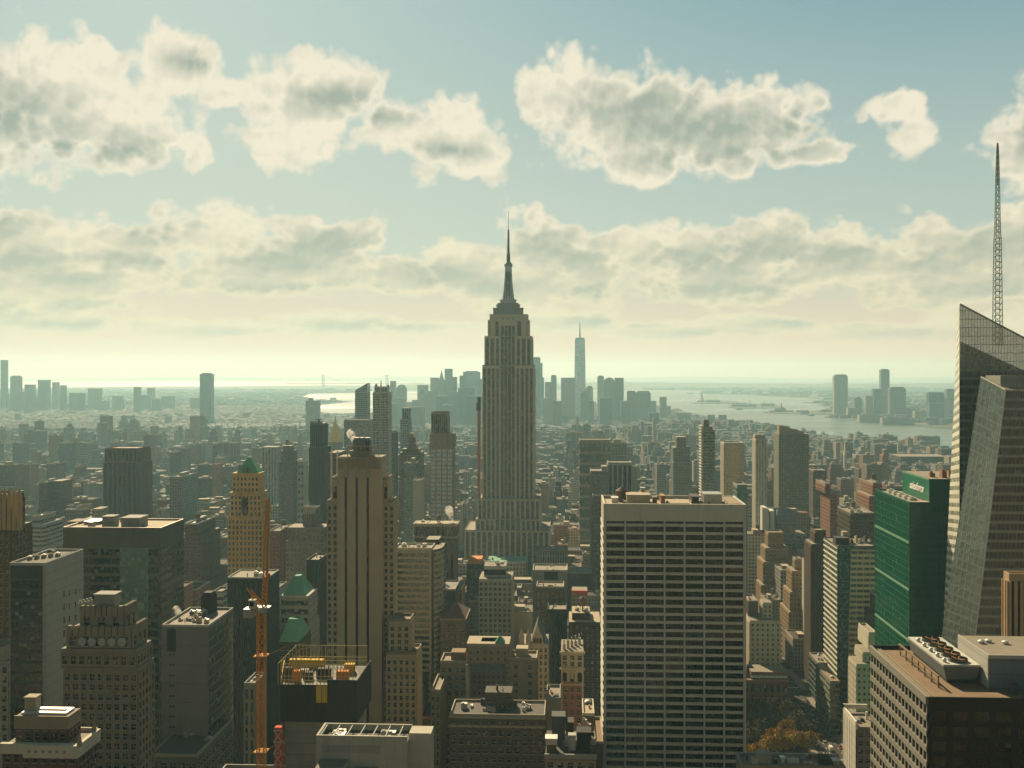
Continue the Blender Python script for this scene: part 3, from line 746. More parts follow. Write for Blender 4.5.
wall_mat('sun_brick', (0.29, 0.19, 0.085), var=0.2); wall_mat('fluted_brown', (0.09, 0.055, 0.03)); wall_mat('lit_sand', (0.62, 0.52, 0.31), var=0.1); wall_mat('white_line', (0.62, 0.60, 0.48), var=0.08)  # sand-toned bands: light they reflect is put into the colour
wall_mat('tan_orange', (0.40, 0.28, 0.15)); wall_mat('balcony_wall', (0.22, 0.21, 0.15)); wall_mat('olive_wall', (0.16, 0.16, 0.105)); wall_mat('red_tan_brick', (0.17, 0.09, 0.05))
glass_mat('pale_olive', (0.05, 0.055, 0.03), share=0.25, mull=1.3, blind=(0.30, 0.27, 0.16), rough=0.2)
glass_mat('olive_flank', (0.06, 0.075, 0.045), share=0.3, mull=1.5, blind=(0.16, 0.17, 0.11), rough=0.25)
glass_mat('amber_mirror', (0.24, 0.20, 0.10), share=0.35, mull=1.6, blind=(0.36, 0.31, 0.18), rough=0.2, metal=0.4)
wall_mat('dark_spandrel', (0.05, 0.065, 0.055), rough=0.4, var=0.1); wall_mat('flute_brown', (0.16, 0.075, 0.04)); wall_mat('louver_gap', (0.05, 0.04, 0.028))

# ================================================================== the named towers
P = lambda bay, fl, pf=.45, sf=.45, pr=.35, g='window_glass': ('panes', bay, fl, pf, sf, pr, g)
B = lambda fl, sf=.45, pr=.3, g='window_glass', pf=0.0, bay=9.0: ('bands', bay, fl, pf, sf, pr, g)
Sx = lambda bay, pf=.5, pr=.4, g='window_glass', sf=.0, fl=3.6: ('strips', bay, fl, pf, sf, pr, g)

# ---- the tall stepped Art Deco skyscraper with the needle spire
def deco_spire_tower():
    Y0 = 1240.0; OFF = 0
    name = 'art_deco_skyscraper'
    cx = (X_at(508.3, Y0+20))
    T = empty(name, (cx, Y0+30, 0)); tag(T, 'tallest tower in the middle, grey limestone shaft with setbacks and a needle spire', 'skyscraper')
    wm = MB()
    # (px0, px1, top row, front Y, depth)
    tiers = [(489.6, 527.6, 314.1, 24, 30), (487.8, 529.1, 319.8, 21, 36), (484.5, 531.9, 336, 18, 42), (482.3, 533.9, 365.7, 15, 48),
             (477.5, 540, 499.5, 10, 58), (475.5, 540.5, 519.3, 6, 66), (464.5, 549.7, 531, 0, 78)]
    bx = []
    for (a, b, y, dy, dp) in tiers:
        Yf = Y0+dy; x0, x1 = X_at(a, Yf), X_at(b, Yf); bx.append([x0, x1, Yf, Yf+dp, Z_at(y, (x0+x1)/2, Yf)])
    xc0, xc1 = X_at(500.2, Y0+15), X_at(515.3, Y0+15)
    for k, b in enumerate(bx):
        zb = 0 if k == len(bx)-1 else bx[k+1][4]-0.5
        if k >= 3 and k < 6:   # recessed middle bay from the fourth tier down
            zc = b[4]
        wm.box(b[0], b[1], b[2], b[3], zb, b[4], mt=1)
    zg = 20.0
    def strips(x0, x1, Y, z0, z1, n, pf=.42, mode='strips'):
        fl = 3.7
        rows = max(1, int((z1-z0)/fl))
        add_face(T, wm, ((x0, Y, z0), (x1, Y, z0), (x1, Y, z1), (x0, Y, z1)), 'strips', 1, fl, pf, 0.0, 0.9, 'deco_strip', 0, 1.6, 0, n, rows)
    t = bx
    # shoulders of each tier either side of the middle bay
    strips(t[0][0], t[0][1], t[0][2], t[1][4], t[0][4]-7.5, 7, .4)
    strips(t[1][0], xc0, t[1][2], t[2][4], t[1][4]-2, 2, .34); strips(xc1, t[1][1], t[1][2], t[2][4], t[1][4]-2, 2, .34); strips(xc0, xc1, t[1][2], t[2][4], t[1][4]-7, 4, .2)
    strips(t[2][0], xc0, t[2][2], t[3][4], t[2][4]-3, 3, .34); strips(xc1, t[2][1], t[2][2], t[3][4], t[2][4]-3, 3, .34); strips(xc0, xc1, t[2][2], t[3][4], t[2][4]-.5, 4, .2)
    strips(t[3][0], xc0, t[3][2], t[4][4], t[3][4]-3, 4, .34); strips(xc1, t[3][1], t[3][2], t[4][4], t[3][4]-3, 4, .34); strips(xc0, xc1, t[3][2], t[4][4], t[3][4]-.5, 4, .2)
    xl, xr = X_at(500.2, Y0+10), X_at(515.2, Y0+10)
    strips(t[4][0], xl, t[4][2], t[5][4], t[4][4]-1.5, 5, .34); strips(xl, xr, t[4][2], t[5][4], t[4][4]-1.5, 3, .34); strips(xr, t[4][1], t[4][2], t[5][4], t[4][4]-1.5, 5, .34)
    strips(t[5][0], X_at(494.6, t[5][2]), t[5][2], t[6][4], t[5][4]-1.5, 4, .36); strips(X_at(494.6, t[5][2]), X_at(521, t[5][2]), t[5][2], t[6][4], t[5][4]-.5, 5, .28); strips(X_at(521, t[5][2]), t[5][1], t[5][2], t[6][4], t[5][4]-1.5, 4, .36)
    strips(t[6][0], t[6][1], t[6][2], 10, t[6][4]-1.5, 15, .36)
    # flanks
    for b, zb in ((t[3], t[4][4]), (t[2], t[3][4]), (t[4], t[5][4])):
        add_face(T, wm, ((b[1], b[2], zb), (b[1], b[3], zb), (b[1], b[3], b[4]-3), (b[1], b[2], b[4]-3)), 'strips', 1, 3.7, .42, 0, .5, 'deco_strip', 0, 1.5, 0, 7, 30)
    # shallow fins of the crown
    wm.box(t[1][0]+3, t[1][0]+9, t[1][2]-.8, t[1][2], t[1][4]-26, t[1][4]+2); wm.box(t[1][1]-9, t[1][1]-3, t[1][2]-.8, t[1][2], t[1][4]-26, t[1][4]+2)
    for k in range(3):
        xa = xc0+(xc1-xc0)*(.17+.33*k); wm.box(xa-1.1, xa+1.1, t[0][2]-.9, t[0][2], t[0][4]-14, t[0][4]-3.5, m=2)
    wm.build('wall', ['esl_stone', 'gravel', 'pale_concrete'], T)
    for k in (3, 4, 6): roof_kit(T, t[k][0], t[k][1], t[k][2], t[k][3], t[k][4], mats=('gravel', 'limestone'), kit='p', parapet=1.0)
    # metal crown
    Yc = t[0][2]+14; xm = X_at(508.4, Yc)
    zz = lambda py: Z_at(py, xm, Yc)
    hw = lambda a, b: (X_at(b, Yc)-X_at(a, Yc))/2
    mb = MB()
    w0 = hw(494.5, 523.8); mb.box(xm-w0, xm+w0, Yc-11, Yc+11, t[0][4], zz(309.5), m=1)
    mb.box(xm-w0-.4, xm+w0+.4, Yc-11.4, Yc+11.4, zz(309.5), zz(308.3), m=1)
    w1 = hw(497.4, 519.4); mb.frustum(xm-w1, xm+w1, Yc-9, Yc+9, zz(308.3), zz(303.3), .93, m=1)
    w2 = hw(500.3, 516.3); mb.frustum(xm-w2, xm+w2, Yc-8, Yc+8, zz(303.3), zz(300.0), .85, m=0)
    mb.build('crown_base', ['mast_metal', 'crown_grey'], T)
    mb = MB(); a, b = hw(502.2, 514.8), hw(505.0, 511.9)
    for k in range(8):
        f0, f1 = k/8, (k+1)/8; g = lambda f: b+(a-b)*(1-f)**1.9
        mb.cyl(xm, Yc, zz(300)+(zz(266.5)-zz(300))*f0, zz(300)+(zz(266.5)-zz(300))*f1, g(f0), g(f1), n=16)
    for s in range(4):   # winged buttresses up the mast
        an = s*math.pi/2+math.pi/4
        for k in range(6):
            f0, f1 = k/6, (k+1)/6; g = lambda f: b*1.12+(a*1.18-b*1.12)*(1-f)**1.8
            z0, z1 = zz(301)+(zz(268)-zz(301))*f0, zz(301)+(zz(268)-zz(301))*f1
            c, s_ = math.cos(an), math.sin(an)
            for w in (-.8, .8):
                pass
            p = [(xm+c*g(f0)-s_*1.0, Yc+s_*g(f0)+c*1.0), (xm+c*g(f0)+s_*1.0, Yc+s_*g(f0)-c*1.0)]
            q = [(xm+c*g(f1)-s_*1.0, Yc+s_*g(f1)+c*1.0), (xm+c*g(f1)+s_*1.0, Yc+s_*g(f1)-c*1.0)]
            mb.hexa([(xm-s_, Yc+c, z0), (xm+s_, Yc-c, z0), (p[1][0], p[1][1], z0), (p[0][0], p[0][1], z0), (xm-s_, Yc+c, z1), (xm+s_, Yc-c, z1), (q[1][0], q[1][1], z1), (q[0][0], q[0][1], z1)])
    mb.build('mast', 'mast_metal', T)
    mb = MB()
    for k in (-1, 1):
        mb.box(xm+k*1.6-.7, xm+k*1.6+.7, Yc-a*.92, Yc-a*.5, zz(299), zz(272))
    mb.build('mast_window', 'dark_green_glass', T)
    mb = MB(); d0 = hw(504.4, 512.6); mb.cyl(xm, Yc, zz(266.5), zz(264.2), d0, d0, n=18); mb.cyl(xm, Yc, zz(264.2), zz(262.8), d0*.96, d0*.7, n=18); mb.cyl(xm, Yc, zz(262.8), zz(261), d0*.7, d0*.3, n=18)
    mb.build('dome', 'crown_grey', T)
    mb = MB()
    for (ya, yb, ra, rb) in ((261.5, 254, 2.3, 1.9), (254, 246, 1.3, 1.1), (246, 229.5, .95, .7), (229.5, 211, .32, .18)):
        mb.cyl(xm, Yc, zz(ya), zz(yb), ra, rb, n=8)
    for k in range(16):
        z = zz(258)+(zz(231)-zz(258))*k/15; r = 2.4-(k/15)*1.1
        mb.box(xm-r, xm+r, Yc-.25, Yc+.25, z, z+.9); mb.box(xm-.25, xm+.25, Yc-r, Yc+r, z+.1, z+.8)
    mb.build('antenna', 'dark_metal', T)
    for dx in (-13, -8.5, 9, 13.5):
        mb = MB(); mb.cyl(xm+dx, Yc-9, zz(309.5) if abs(dx) > 12 else zz(304), (zz(309.5) if abs(dx) > 12 else zz(304))+4.2, .5, .5, n=8); mb.cyl(xm+dx, Yc-9, zz(308 if abs(dx) > 12 else 303)+1.5, zz(308 if abs(dx) > 12 else 303)+3.6, 1.1, 1.1, n=10)
        mb.build('broadcast_dish', 'white_metal', T)
    # builders' hoist up the left flank
    hx = X_at(481.2, Y0+22)
    mb = MB(); mb.box(hx-4.2, hx-.8, Y0+20, Y0+26, t[4][4], Z_at(408, hx, Y0+22)); mb.build('hoist_mast', 'hoist_red', T)
    mb = MB(); mb.box(hx-5.5, hx-.8, Y0+18, Y0+28, Z_at(410.5, hx, Y0+22), Z_at(403, hx, Y0+22)); mb.box(hx-4.3, hx-.8, Y0+19, Y0+27, Z_at(403, hx, Y0+22), Z_at(397, hx, Y0+22)); mb.build('hoist_cabin', 'dark_brown', T)
    for b in bx: HERO_BOX.append((b[0], b[1], b[2], b[3], 0, b[4]))
    T_INFO.append((T, 'the needle-spired tower', bx))
wall_mat('esl_stone', (0.58, 0.49, 0.345), var=0.12)
wall_mat('mast_metal', (0.52, 0.54, 0.48), rough=0.45, metal=0.4)
wall_mat('crown_grey', (0.26, 0.29, 0.25), rough=0.6, metal=0.2)
wall_mat('dark_metal', (0.10, 0.105, 0.09), rough=0.6, metal=0.2)
wall_mat('hoist_red', (0.42, 0.13, 0.07), rough=0.7)
def deco_strip():
    """window strips of the stone tower: sashes alternate with cast spandrels every floor"""
    m, N, p = new_mat('deco_strip')
    tc = N.n.new('ShaderNodeTexCoord').outputs['Object']; x, y, z = N.sep(N.n.new('ShaderNodeNewGeometry').outputs['Position'])
    f = N.m('FRACT', N.m('DIVIDE', z, 3.7)); win = N.m('GREATER_THAN', f, 0.45)
    w = N.white(N.xyz(N.m('FLOOR', N.m('DIVIDE', x, 2.4)), N.m('FLOOR', N.m('DIVIDE', z, 3.7)), 2.0))
    g = N.mix(N.m('MULTIPLY', N.m('GREATER_THAN', w, 0.72), N.m('MULTIPLY', w, 0.8)), (0.02, 0.024, 0.022, 1), (0.36, 0.32, 0.22, 1))
    mid = N.m('LESS_THAN', N.m('ABSOLUTE', N.m('SUBTRACT', N.m('FRACT', N.m('DIVIDE', x, 2.4)), 0.5)), 0.09)
    g = N.mix(mid, g, (0.12, 0.105, 0.08, 1))
    c = N.mix(win, (0.15, 0.12, 0.085, 1), g)
    N.l.new(c, p.inputs['Base Color']); N.l.new(N.ss(win, 0, 1, 0.75, 0.35), p.inputs['Roughness'])
    MATS['deco_strip'] = m
deco_strip()
deco_spire_tower()

# ---- the white gridded slab in front on the right
glass_mat('slab_glass', (0.014, 0.015, 0.013), share=0.16, mull=1.6, blind=(0.10, 0.09, 0.07), rough=0.12, spec=0.5)
glass_mat('slab_warm', (0.035, 0.027, 0.012), share=0.22, mull=1.6, blind=(0.12, 0.09, 0.045), rough=0.15, spec=0.5)
def grid_slab():
    Y0 = 499.0; x0, x1 = X_at(605.4, Y0), X_at(743.8, Y0); z1 = 192.0; dp = 34.0; y1 = Y0+dp
    T = empty('office_slab', ((x0+x1)/2, Y0+dp/2, 0)); tag(T, 'broad slab with pale travertine grid and black window bands, right of the spired tower', 'office tower')
    wm = MB(); zg = 18.0
    zt = Z_at(520.6, x0, Y0)
    # core stands behind the grid
    wm.box(x0, x1, Y0, y1, zg, z1-1.5, mt=1)
    # plain crown panels
    n = 7; bw = (x1-x0)/n
    for i in range(n): wm.box(x0+i*bw+.12, x0+(i+1)*bw-.12, Y0-1.0, Y0+.2, zt, z1, m=0)
    wm.box(x0-.02, x1+.02, Y0-.85, Y0+.1, zt+.05, z1-.05, m=0)
    # parapet walls and side walls
    wm.box(x0-.9, x0-.03, Y0-.98, y1, zg, z1, m=0); wm.box(x1+.03, x1+.9, Y0-.98, y1, zg, z1, m=0); wm.box(x0-.02, x1+.02, y1-.8, y1+.05, z1-5, z1-.01, m=0)
    fh = (Z_at(526, x0, Y0)-Z_at(764, x0, Y0))/29.5
    zs = zt
    # top louvre slot
    PANES.append((T, [Vector((x0, Y0, zt-1.2)), Vector((x1, Y0, zt-1.2)), Vector((x1, Y0, zt-.1)), Vector((x0, Y0, zt-.1))], Vector((0, -1, 0)), 'black_glass', 'louver_band'))
    zrow = zt-2.2
    rows = int((zrow-zg)/fh); slab_r = random.Random(6)
    for i in range(n+1):
        xx = x0+i*bw; wm.box(xx-.38, xx+.38, Y0-1.15, Y0+.1, zg, zt+.02, m=0)
    k = 0; z = zrow
    wm.box(x0, x1, Y0-.75, Y0+.05, zt-2.45, zt-1.2, m=0)
    z = zt-2.45
    while z-fh > zg:
        wh = fh*.66
        for i in range(n):
            a, b = x0+i*bw+.38, x0+(i+1)*bw-.38
            PANES.append((T, [Vector((a, Y0, z-wh)), Vector((b, Y0, z-wh)), Vector((b, Y0, z)), Vector((a, Y0, z))], Vector((0, -1, 0)), slab_r.choice(['black_glass']*5+['slab_glass', 'slab_warm' if i > 5 or slab_r.random() < .12 else 'black_glass']), 'window'))
        wm.box(x0, x1, Y0-.75, Y0+.05, z-fh, z-wh, m=0)
        z -= fh
    # left flank: pale wall with slit windows
    for j in range(30):
        zz = zt-3-j*fh
        if zz < zg+3: break
        wm.box(x0-1.25, x0-.88, Y0-.5, y1, zz-fh*.45, zz, m=0)
    wm.build('wall', ['travertine', 'pale_roof'], T)
    # the sweep of the base towards the street
    mb = MB(); prev = (Y0-1.0, zg)
    for k in range(1, 9):
        q = (Y0-1.0-22*(k/8)**2, zg*(1-k/8))
        mb.hexa([(x0, q[0], q[1]), (x1, q[0], q[1]), (x1, q[0]+1.5, q[1]), (x0, q[0]+1.5, q[1]), (x0, prev[0], prev[1]), (x1, prev[0], prev[1]), (x1, prev[0]+1.5, prev[1]), (x0, prev[0]+1.5, prev[1])]); prev = q
    mb.build('sloping_base', 'travertine', T)
    zr = z1-1.5
    # roof equipment
    xx = lambda px, y: X_at(px, y)
    def bx(nm, a, b, ya, yb, h, mt): 
        m = MB(); m.box(xx(a, ya), xx(b, ya), ya, yb, zr, zr+h); m.box(xx(a, ya)-.25, xx(b, ya)+.25, ya-.25, yb+.25, zr+h, zr+h+.35); m.build(nm, mt, T)
    bx('penthouse', 627, 650, Y0+9, Y0+21, 4.2, 'buff'); bx('penthouse', 704, 722, Y0+10, Y0+22, 4.6, 'steel')
    bx('air_unit', 612, 618, Y0+10, Y0+17, 2.6, 'white_metal'); bx('air_unit', 641, 645, Y0+22, Y0+27, 6, 'steel'); bx('air_unit', 692, 699, Y0+12, Y0+24, 3.2, 'dark_brown')
    bx('air_unit', 653, 657, Y0+12, Y0+16, 2.8, 'rust_roof'); bx('air_unit', 661, 665, Y0+12, Y0+20, 3.5, 'rust')
    m = MB(); m.cyl(xx(622, Y0+22), Y0+22, zr, zr+5, 3.2, 3.0, n=12); m.cyl(xx(622, Y0+22), Y0+22, zr+5, zr+7, 3.3, .3, n=12); m.build('water_tank', 'tank_wood', T)
    for k in range(5):
        m = MB(); a = xx(727+k*2.6, Y0+14); m.box(a, a+.6, Y0+4, y1-2, zr, zr+1.4); m.build('pipe_rack', 'buff', T)
    m = MB(); a = xx(668, Y0+8); m.box(a, a+10, Y0+8, Y0+24, zr, zr+.9); m.build('roof_deck', 'pale_roof', T)
    HERO_BOX.append((x0, x1, Y0, y1, 0, z1)); T_INFO.append((T, 'the white gridded slab', [[x0, x1, Y0, y1, z1, None]]))
grid_slab()

# ---- the plain limestone tower with three black window slots
def slot_tower():
    Y0 = 560.0; dp = 36
    T = empty('limestone_tower', (X_at(360, Y0), Y0+18, 0)); tag(T, 'tall tan limestone tower with three full-height black window slots, left of centre', 'skyscraper')
    wm = MB()
    def X(px, dy=0): return X_at(px, Y0+dy)
    tiers = [(338.3, 382.4, 456.5, 0, 13), (331.5, 387.5, 479.5, 2, 16), (326.9, 391.5, 502.5, 3, 18)]
    bx = []
    for (a, b, y, dy, d_) in tiers: bx.append([X(a, dy), X(b, dy), Y0+dy, Y0+dy+d_, Z_at(y, X(a, dy), Y0+dy)])
    main, sh1, sh2 = bx
    # centre shaft built as walls either side of deep slots
    slots = [346.5, 357.4, 368.3]; hw = 1.35*560/1080
    zs = Z_at(477, main[0], Y0); zlow = 20.0
    edges = [main[0]]
    for s in slots: edges += [X(s)-hw, X(s)+hw]
    edges.append(main[1])
    for k in range(0, len(edges), 2): wm.box(edges[k], edges[k+1], Y0-1.6, Y0+.0, zlow, zs+.0)
    wm.box(main[0], main[1], Y0, main[3], zlow, main[4], mt=1)
    wm.box(main[0], main[1], Y0-1.6, Y0, zs, main[4]-.9)
    # fluted crown
    nf = 24; fw = (main[1]-main[0])/nf
    for i in range(nf): wm.box(main[0]+i*fw+.32, main[0]+(i+1)*fw-.22, Y0-2.7, Y0-1.6, Z_at(468.5, main[0], Y0), main[4]-.2)
    for s in slots: wm.frustum(X(s)-1.4, X(s)+1.4, Y0-2.5, Y0-1.6, zs, Z_at(465.5, X(s), Y0), .5, 1.0, m=2)
    for k, s in enumerate(slots):
        PANES.append((T, [Vector((X(s)-hw, Y0, zlow)), Vector((X(s)+hw, Y0, zlow)), Vector((X(s)+hw, Y0, zs)), Vector((X(s)-hw, Y0, zs))], Vector((0, -1, 0)), 'slot_glass', 'window_slot'))
    for (b, nb, zb) in ((sh1, sh2, sh2[4]-.5), (sh2, None, zlow)):
        wm.box(b[0], b[1], b[2], b[3], zb, b[4], mt=1)
    # shoulder windows, two columns each side
    zb = Z_at(785, main[0], Y0)
    for (a, b) in ((326.9, 337.9), (383.3, 394.4)):
        xa, xb = X(a, 3), X(b, 3); yy = Y0+3
        add_face(T, wm, ((xa, yy, zb), (xb, yy, zb), (xb, yy, sh2[4]-1), (xa, yy, sh2[4]-1)), 'panes', 4, 3.7, .5, .42, .5, 'window_glass', 0, .9, 0, 2, None)
    for (a, b) in ((332.5, 338.0), (383.2, 388.5)):
        xa, xb = X(a, 2), X(b, 2); yy = Y0+2
        add_face(T, wm, ((xa, yy, sh2[4]+.5), (xb, yy, sh2[4]+.5), (xb, yy, sh1[4]-2), (xa, yy, sh1[4]-2)), 'panes', 4, 7.5, .45, .35, .5, 'window_glass', 0, .9, 0, 1, None)
    b = sh2
    add_face(T, wm, ((b[1], b[2], zb), (b[1], b[3], zb), (b[1], b[3], b[4]-1), (b[1], b[2], b[4]-1)), 'panes', 4, 3.7, .5, .42, .4, 'window_glass', 0, 1, 0, None, None)
    # right lower wings
    w1 = [X(388.9, -6), X(410, -6), Y0-6, Y0+8, Z_at(621.5, X(390, -6), Y0-6)]; w2 = [X(386, -9), X(416.5, -9), Y0-9, Y0+10, Z_at(655, X(400, -9), Y0-9)]
    for b, zz in ((w1, w2[4]-.5), (w2, zlow)): wm.box(b[0], b[1], b[2], b[3], zz, b[4], mt=1)
    for b, zz in ((w1, w2[4]+1), (w2, zb)):
        add_face(T, wm, ((b[0], b[2], zz), (b[1], b[2], zz), (b[1], b[2], b[4]-2), (b[0], b[2], b[4]-2)), 'panes', 3.2, 3.7, .5, .42, .4, 'window_glass')
        add_face(T, wm, ((b[1], b[2], zz), (b[1], b[3], zz), (b[1], b[3], b[4]-2), (b[1], b[2], b[4]-2)), 'panes', 3.4, 3.7, .5, .42, .4, 'window_glass')
    wm.build('wall', ['slot_stone', 'gravel', 'buff'], T)
    for b in (sh1, sh2, w1, w2): roof_kit(T, b[0], b[1], b[2], b[3], b[4], mats=('gravel', 'tan'), kit='p', parapet=1.3)
    # roof frame and steaming cooling house
    zt = main[4]
    m = MB(); m.box(X(350, 3), X(371, 3), Y0+3, Y0+11, zt, zt+2.2); m.box(X(349, 3), X(372, 3), Y0+2.5, Y0+11.5, zt+2.2, zt+2.8); m.build('penthouse', 'buff', T)
    for k in range(7):
        for yy in (2, 11.6):
            m = MB(); a = X(347.5+k*4.4, 2); m.box(a-.2, a+.2, Y0+yy, Y0+yy+.4, zt, zt+5.0); m.build('roof_post', 'buff', T)
    for yy in (1.9, 11.5):
        m = MB(); m.box(X(347.3, 2), X(374.4, 2), Y0+yy, Y0+yy+.6, zt+5, zt+5.5); m.build('roof_beam', 'buff', T)
    m = MB(); m.box(X(353, 4), X(369.5, 4), Y0+4, Y0+10.5, zt+2.8, zt+8.2); m.box(X(366, 4), X(367.2, 4), Y0+3.8, Y0+4.0, zt+3, zt+8, m=1); m.box(X(368, 4), X(369.2, 4), Y0+3.8, Y0+4.0, zt+3, zt+8, m=1); m.build('cooling_house', ['blue_grey', 'tar'], T)
    for k in range(3):
        m = MB(); a = X(356+k*5, 4); m.cyl(a, Y0+7, zt+8.2, zt+9.6, 1.7, 1.9, n=12); m.build('fan', 'steel', T)
    for b in bx+[w1, w2]: HERO_BOX.append((b[0], b[1], b[2], b[3], 0, b[4]))
    T_INFO.append((T, 'the limestone tower with three black slots', [main+[None]]))
wall_mat('slot_stone', (0.42, 0.335, 0.21), var=0.10)
glass_mat('slot_glass', (0.014, 0.014, 0.012), share=0.06, mull=0.9, blind=(0.12, 0.11, 0.08))
slot_tower()

# ---- the faceted glass tower with the lattice spire, right edge
def crystal_tower():
    Y1 = 560.0; Y2 = 505.0
    T = empty('faceted_glass_tower', (X_at(1010, Y1), Y1+30, 0)); tag(T, 'faceted glass tower with a sloping top and a tall lattice spire at the right edge', 'skyscraper')
    wm = MB()
    def pt(px, py, Y): 
        x = X_at(px, Y); return Vector((x, Y, Z_at(py, x, Y)))
    # rear block: front face with sloping parapet
    bot = 800
    A = pt(943.0, bot, Y1); Bq = pt(1085, bot, Y1); Cq = pt(1085, 370, Y1); Dq = pt(959.6, 304.0, Y1)
    A = Vector((pt(959.3, 530, Y1).x-.0, Y1, pt(959, bot, Y1).z)); 
    # left sliver leaning out towards the ground
    rear = 42.0
    Fb = Vector((A.x, Y1, A.z))
    zl = A.z
    # solid body (slightly inside the glass)
    body = MB()
    back = 46
    body.hexa([(A.x+.3, Y1+.3, 0), (Bq.x, Y1+.3, 0), (Bq.x, Y1+back, 0), (X_at(952, Y1+back), Y1+back, 0), (Dq.x+.5, Y1+.3, Dq.z-19), (Cq.x, Y1+.3, Cq.z-14), (Cq.x, Y1+back, Cq.z-14), (X_at(964, Y1+back), Y1+back, Dq.z-26)], m=0)
    body.build('frame', ['charcoal'], T)
    sill = Vector((A.x, Y1, zl))
    bodyq = [Vector((A.x, Y1, zl)), Vector((Bq.x, Y1, zl)), Vector((Cq.x, Y1, Cq.z)), Vector((Dq.x, Y1, Dq.z))]
    # clip the face grid below the sloping top: level floors up to the low corner, then screen above
    ztop = Cq.z
    lowq = [bodyq[0], bodyq[1], Vector((Cq.x, Y1, ztop)), Vector((Dq.x, Y1, ztop))]
    add_face(T, wm, lowq, 'bands', 9, 4.3, .0, .34, .12, 'crystal_glass', 0, 1, 0, None, None)
    for k in range(0, 30):   # mullions
        f = k/29; a = lowq[0].lerp(lowq[1], f); b = lowq[3].lerp(lowq[2], f)
        wm.tube(a+Vector((0, -.18, 0)), b+Vector((0, -.18, 0)), .13)
    # screen: glass panes between rails under the slope
    n = 21; x0, x1 = Dq.x, Cq.x; fl = 4.3/2
    def ztop_at(x): return Dq.z+(Cq.z-Dq.z)*(x-x0)/(x1-x0)
    scr_ = MB()
    k = 0; z = ztop
    while z < Dq.z:
        z2 = min(z+fl*2, Dq.z)
        xe = x0+(x1-x0)*(Dq.z-z)/(Dq.z-ztop); xe2 = x0+(x1-x0)*(Dq.z-z2)/(Dq.z-ztop)
        q = [(x0, Y1-.05, z+.1), (xe, Y1-.05, z+.1), (max(xe2, x0+.05), Y1-.05, z2), (x0, Y1-.05, z2)]
        m = MB(); m.quad(*q); m.quad((x0, Y1+.1, z2), (max(xe2, x0+.05), Y1+.1, z2), (xe, Y1+.1, z+.1), (x0, Y1+.1, z+.1)); m.build('screen_pane', 'screen_pane', T)
        wm.box(x0, xe, Y1-.3, Y1-.02, z-.14, z+.14)
        z = z2
    for k in range(n*2+1):
        x = x0+(x1-x0)*k/(n*2); wm.box(x-.05, x+.05, Y1-.28, Y1-.02, ztop, ztop_at(x))
    wm.tube((x0, Y1-.15, Dq.z), (x1, Y1-.15, Cq.z), .45)
    # left sliver, sunlit glass with pale bands
    zt = Dq.z
    q = [Vector((X_at(936, Y1+30), Y1+30, zl)), Vector((A.x-.0, Y1, zl)), Vector((Dq.x, Y1, zt)), Vector((X_at(958.4, Y1+16), Y1+16, zt-4))]
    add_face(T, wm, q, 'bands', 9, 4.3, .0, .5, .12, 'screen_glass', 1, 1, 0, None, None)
    # front block with the leaning chamfer
    t1 = pt(1005.5, 390, Y2); b1 = pt(975.8, 632, Y2)
    b2 = pt(941.5, 640, Y2+17); t2 = pt(981, 377, Y2+14)
    dirb = (b1-t1); ext = (b1.z-0)/(t1.z-b1.z)
    b1g = b1+(b1-t1)*ext; b2g = b2+(b2-t2)*(b2.z/(t2.z-b2.z))
    R = Y2
    r0 = Vector((X_at(1100, Y2), Y2, 0)); r1 = Vector((r0.x, Y2, t1.z))
    bb = MB()
    yb = Y1-1.0
    bb.poly([tuple(v+Vector((0, .25, 0))) for v in (b1g, r0, r1, t1)]); inn = Vector((1.6, 1.8, 0)); bb.poly([tuple(b2g+inn), tuple(b1g+inn), tuple(t1+inn), tuple(t2+inn)])
    kx = X_at(scr(*t2)[0]+5, yb); gx = X_at(scr(*b2g)[0]+8, yb)
    bb.poly([tuple(t2), tuple(t1), (r1.x, Y2, t1.z), (r1.x, yb, t1.z), (kx, yb, t2.z)], m=1)
    bb.poly([(gx, yb, 0), tuple(b2g), tuple(t2), (kx, yb, t2.z)])
    bb.poly([tuple(r0), (r0.x, yb, 0), (r1.x, yb, r1.z), tuple(r1)])
    bb.build('front_block', ['charcoal', 'gravel'], T)
    zq = Z_at(720, b1.x, Y2)
    def on(a, b, z): f = (z-a.z)/(b.z-a.z); return a.lerp(b, f)
    q = [on(b1g, t1, zq), Vector((r0.x, Y2, zq)), r1, t1]
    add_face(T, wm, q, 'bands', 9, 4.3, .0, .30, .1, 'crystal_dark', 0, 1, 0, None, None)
    for k in range(28):
        f = k/27; wm.tube(q[0].lerp(q[1], f)+Vector((0, -.12, 0)), q[3].lerp(q[2], f)+Vector((0, -.12, 0)), .11)
    q = [on(b2g, t2, zq), on(b1g, t1, zq), t1, t2]
    add_face(T, wm, q, 'bands', 9, 4.3, .0, .22, .1, 'crystal_sheen', 1, 1, 0, None, None)
    nn = (q[1]-q[0]).cross(q[3]-q[0]).normalized()
    for k in range(13):
        f = k/12; wm.tube(q[0].lerp(q[1], f)+nn*.12, q[3].lerp(q[2], f)+nn*.12, .12, m=1)
    wm.tube(t1, b1g, .35, m=1); wm.tube(t1, t2, .4, m=1)
    wm.build('mullions', ['mullion_grey', 'mullion_lit'], T)
    m = MB(); xa = X_at(1000.5, Y2+16); m.box(xa, xa+30, Y2+16, Y2+34, t1.z, Z_at(375.5, xa, Y2+16)); m.build('penthouse', 'concrete', T)
    m = MB(); xa = X_at(998, Y2+8)
    for k in range(14): m.box(xa+k*1.6, xa+k*1.6+.15, Y2+8, Y2+8.15, t1.z, t1.z+2.6)
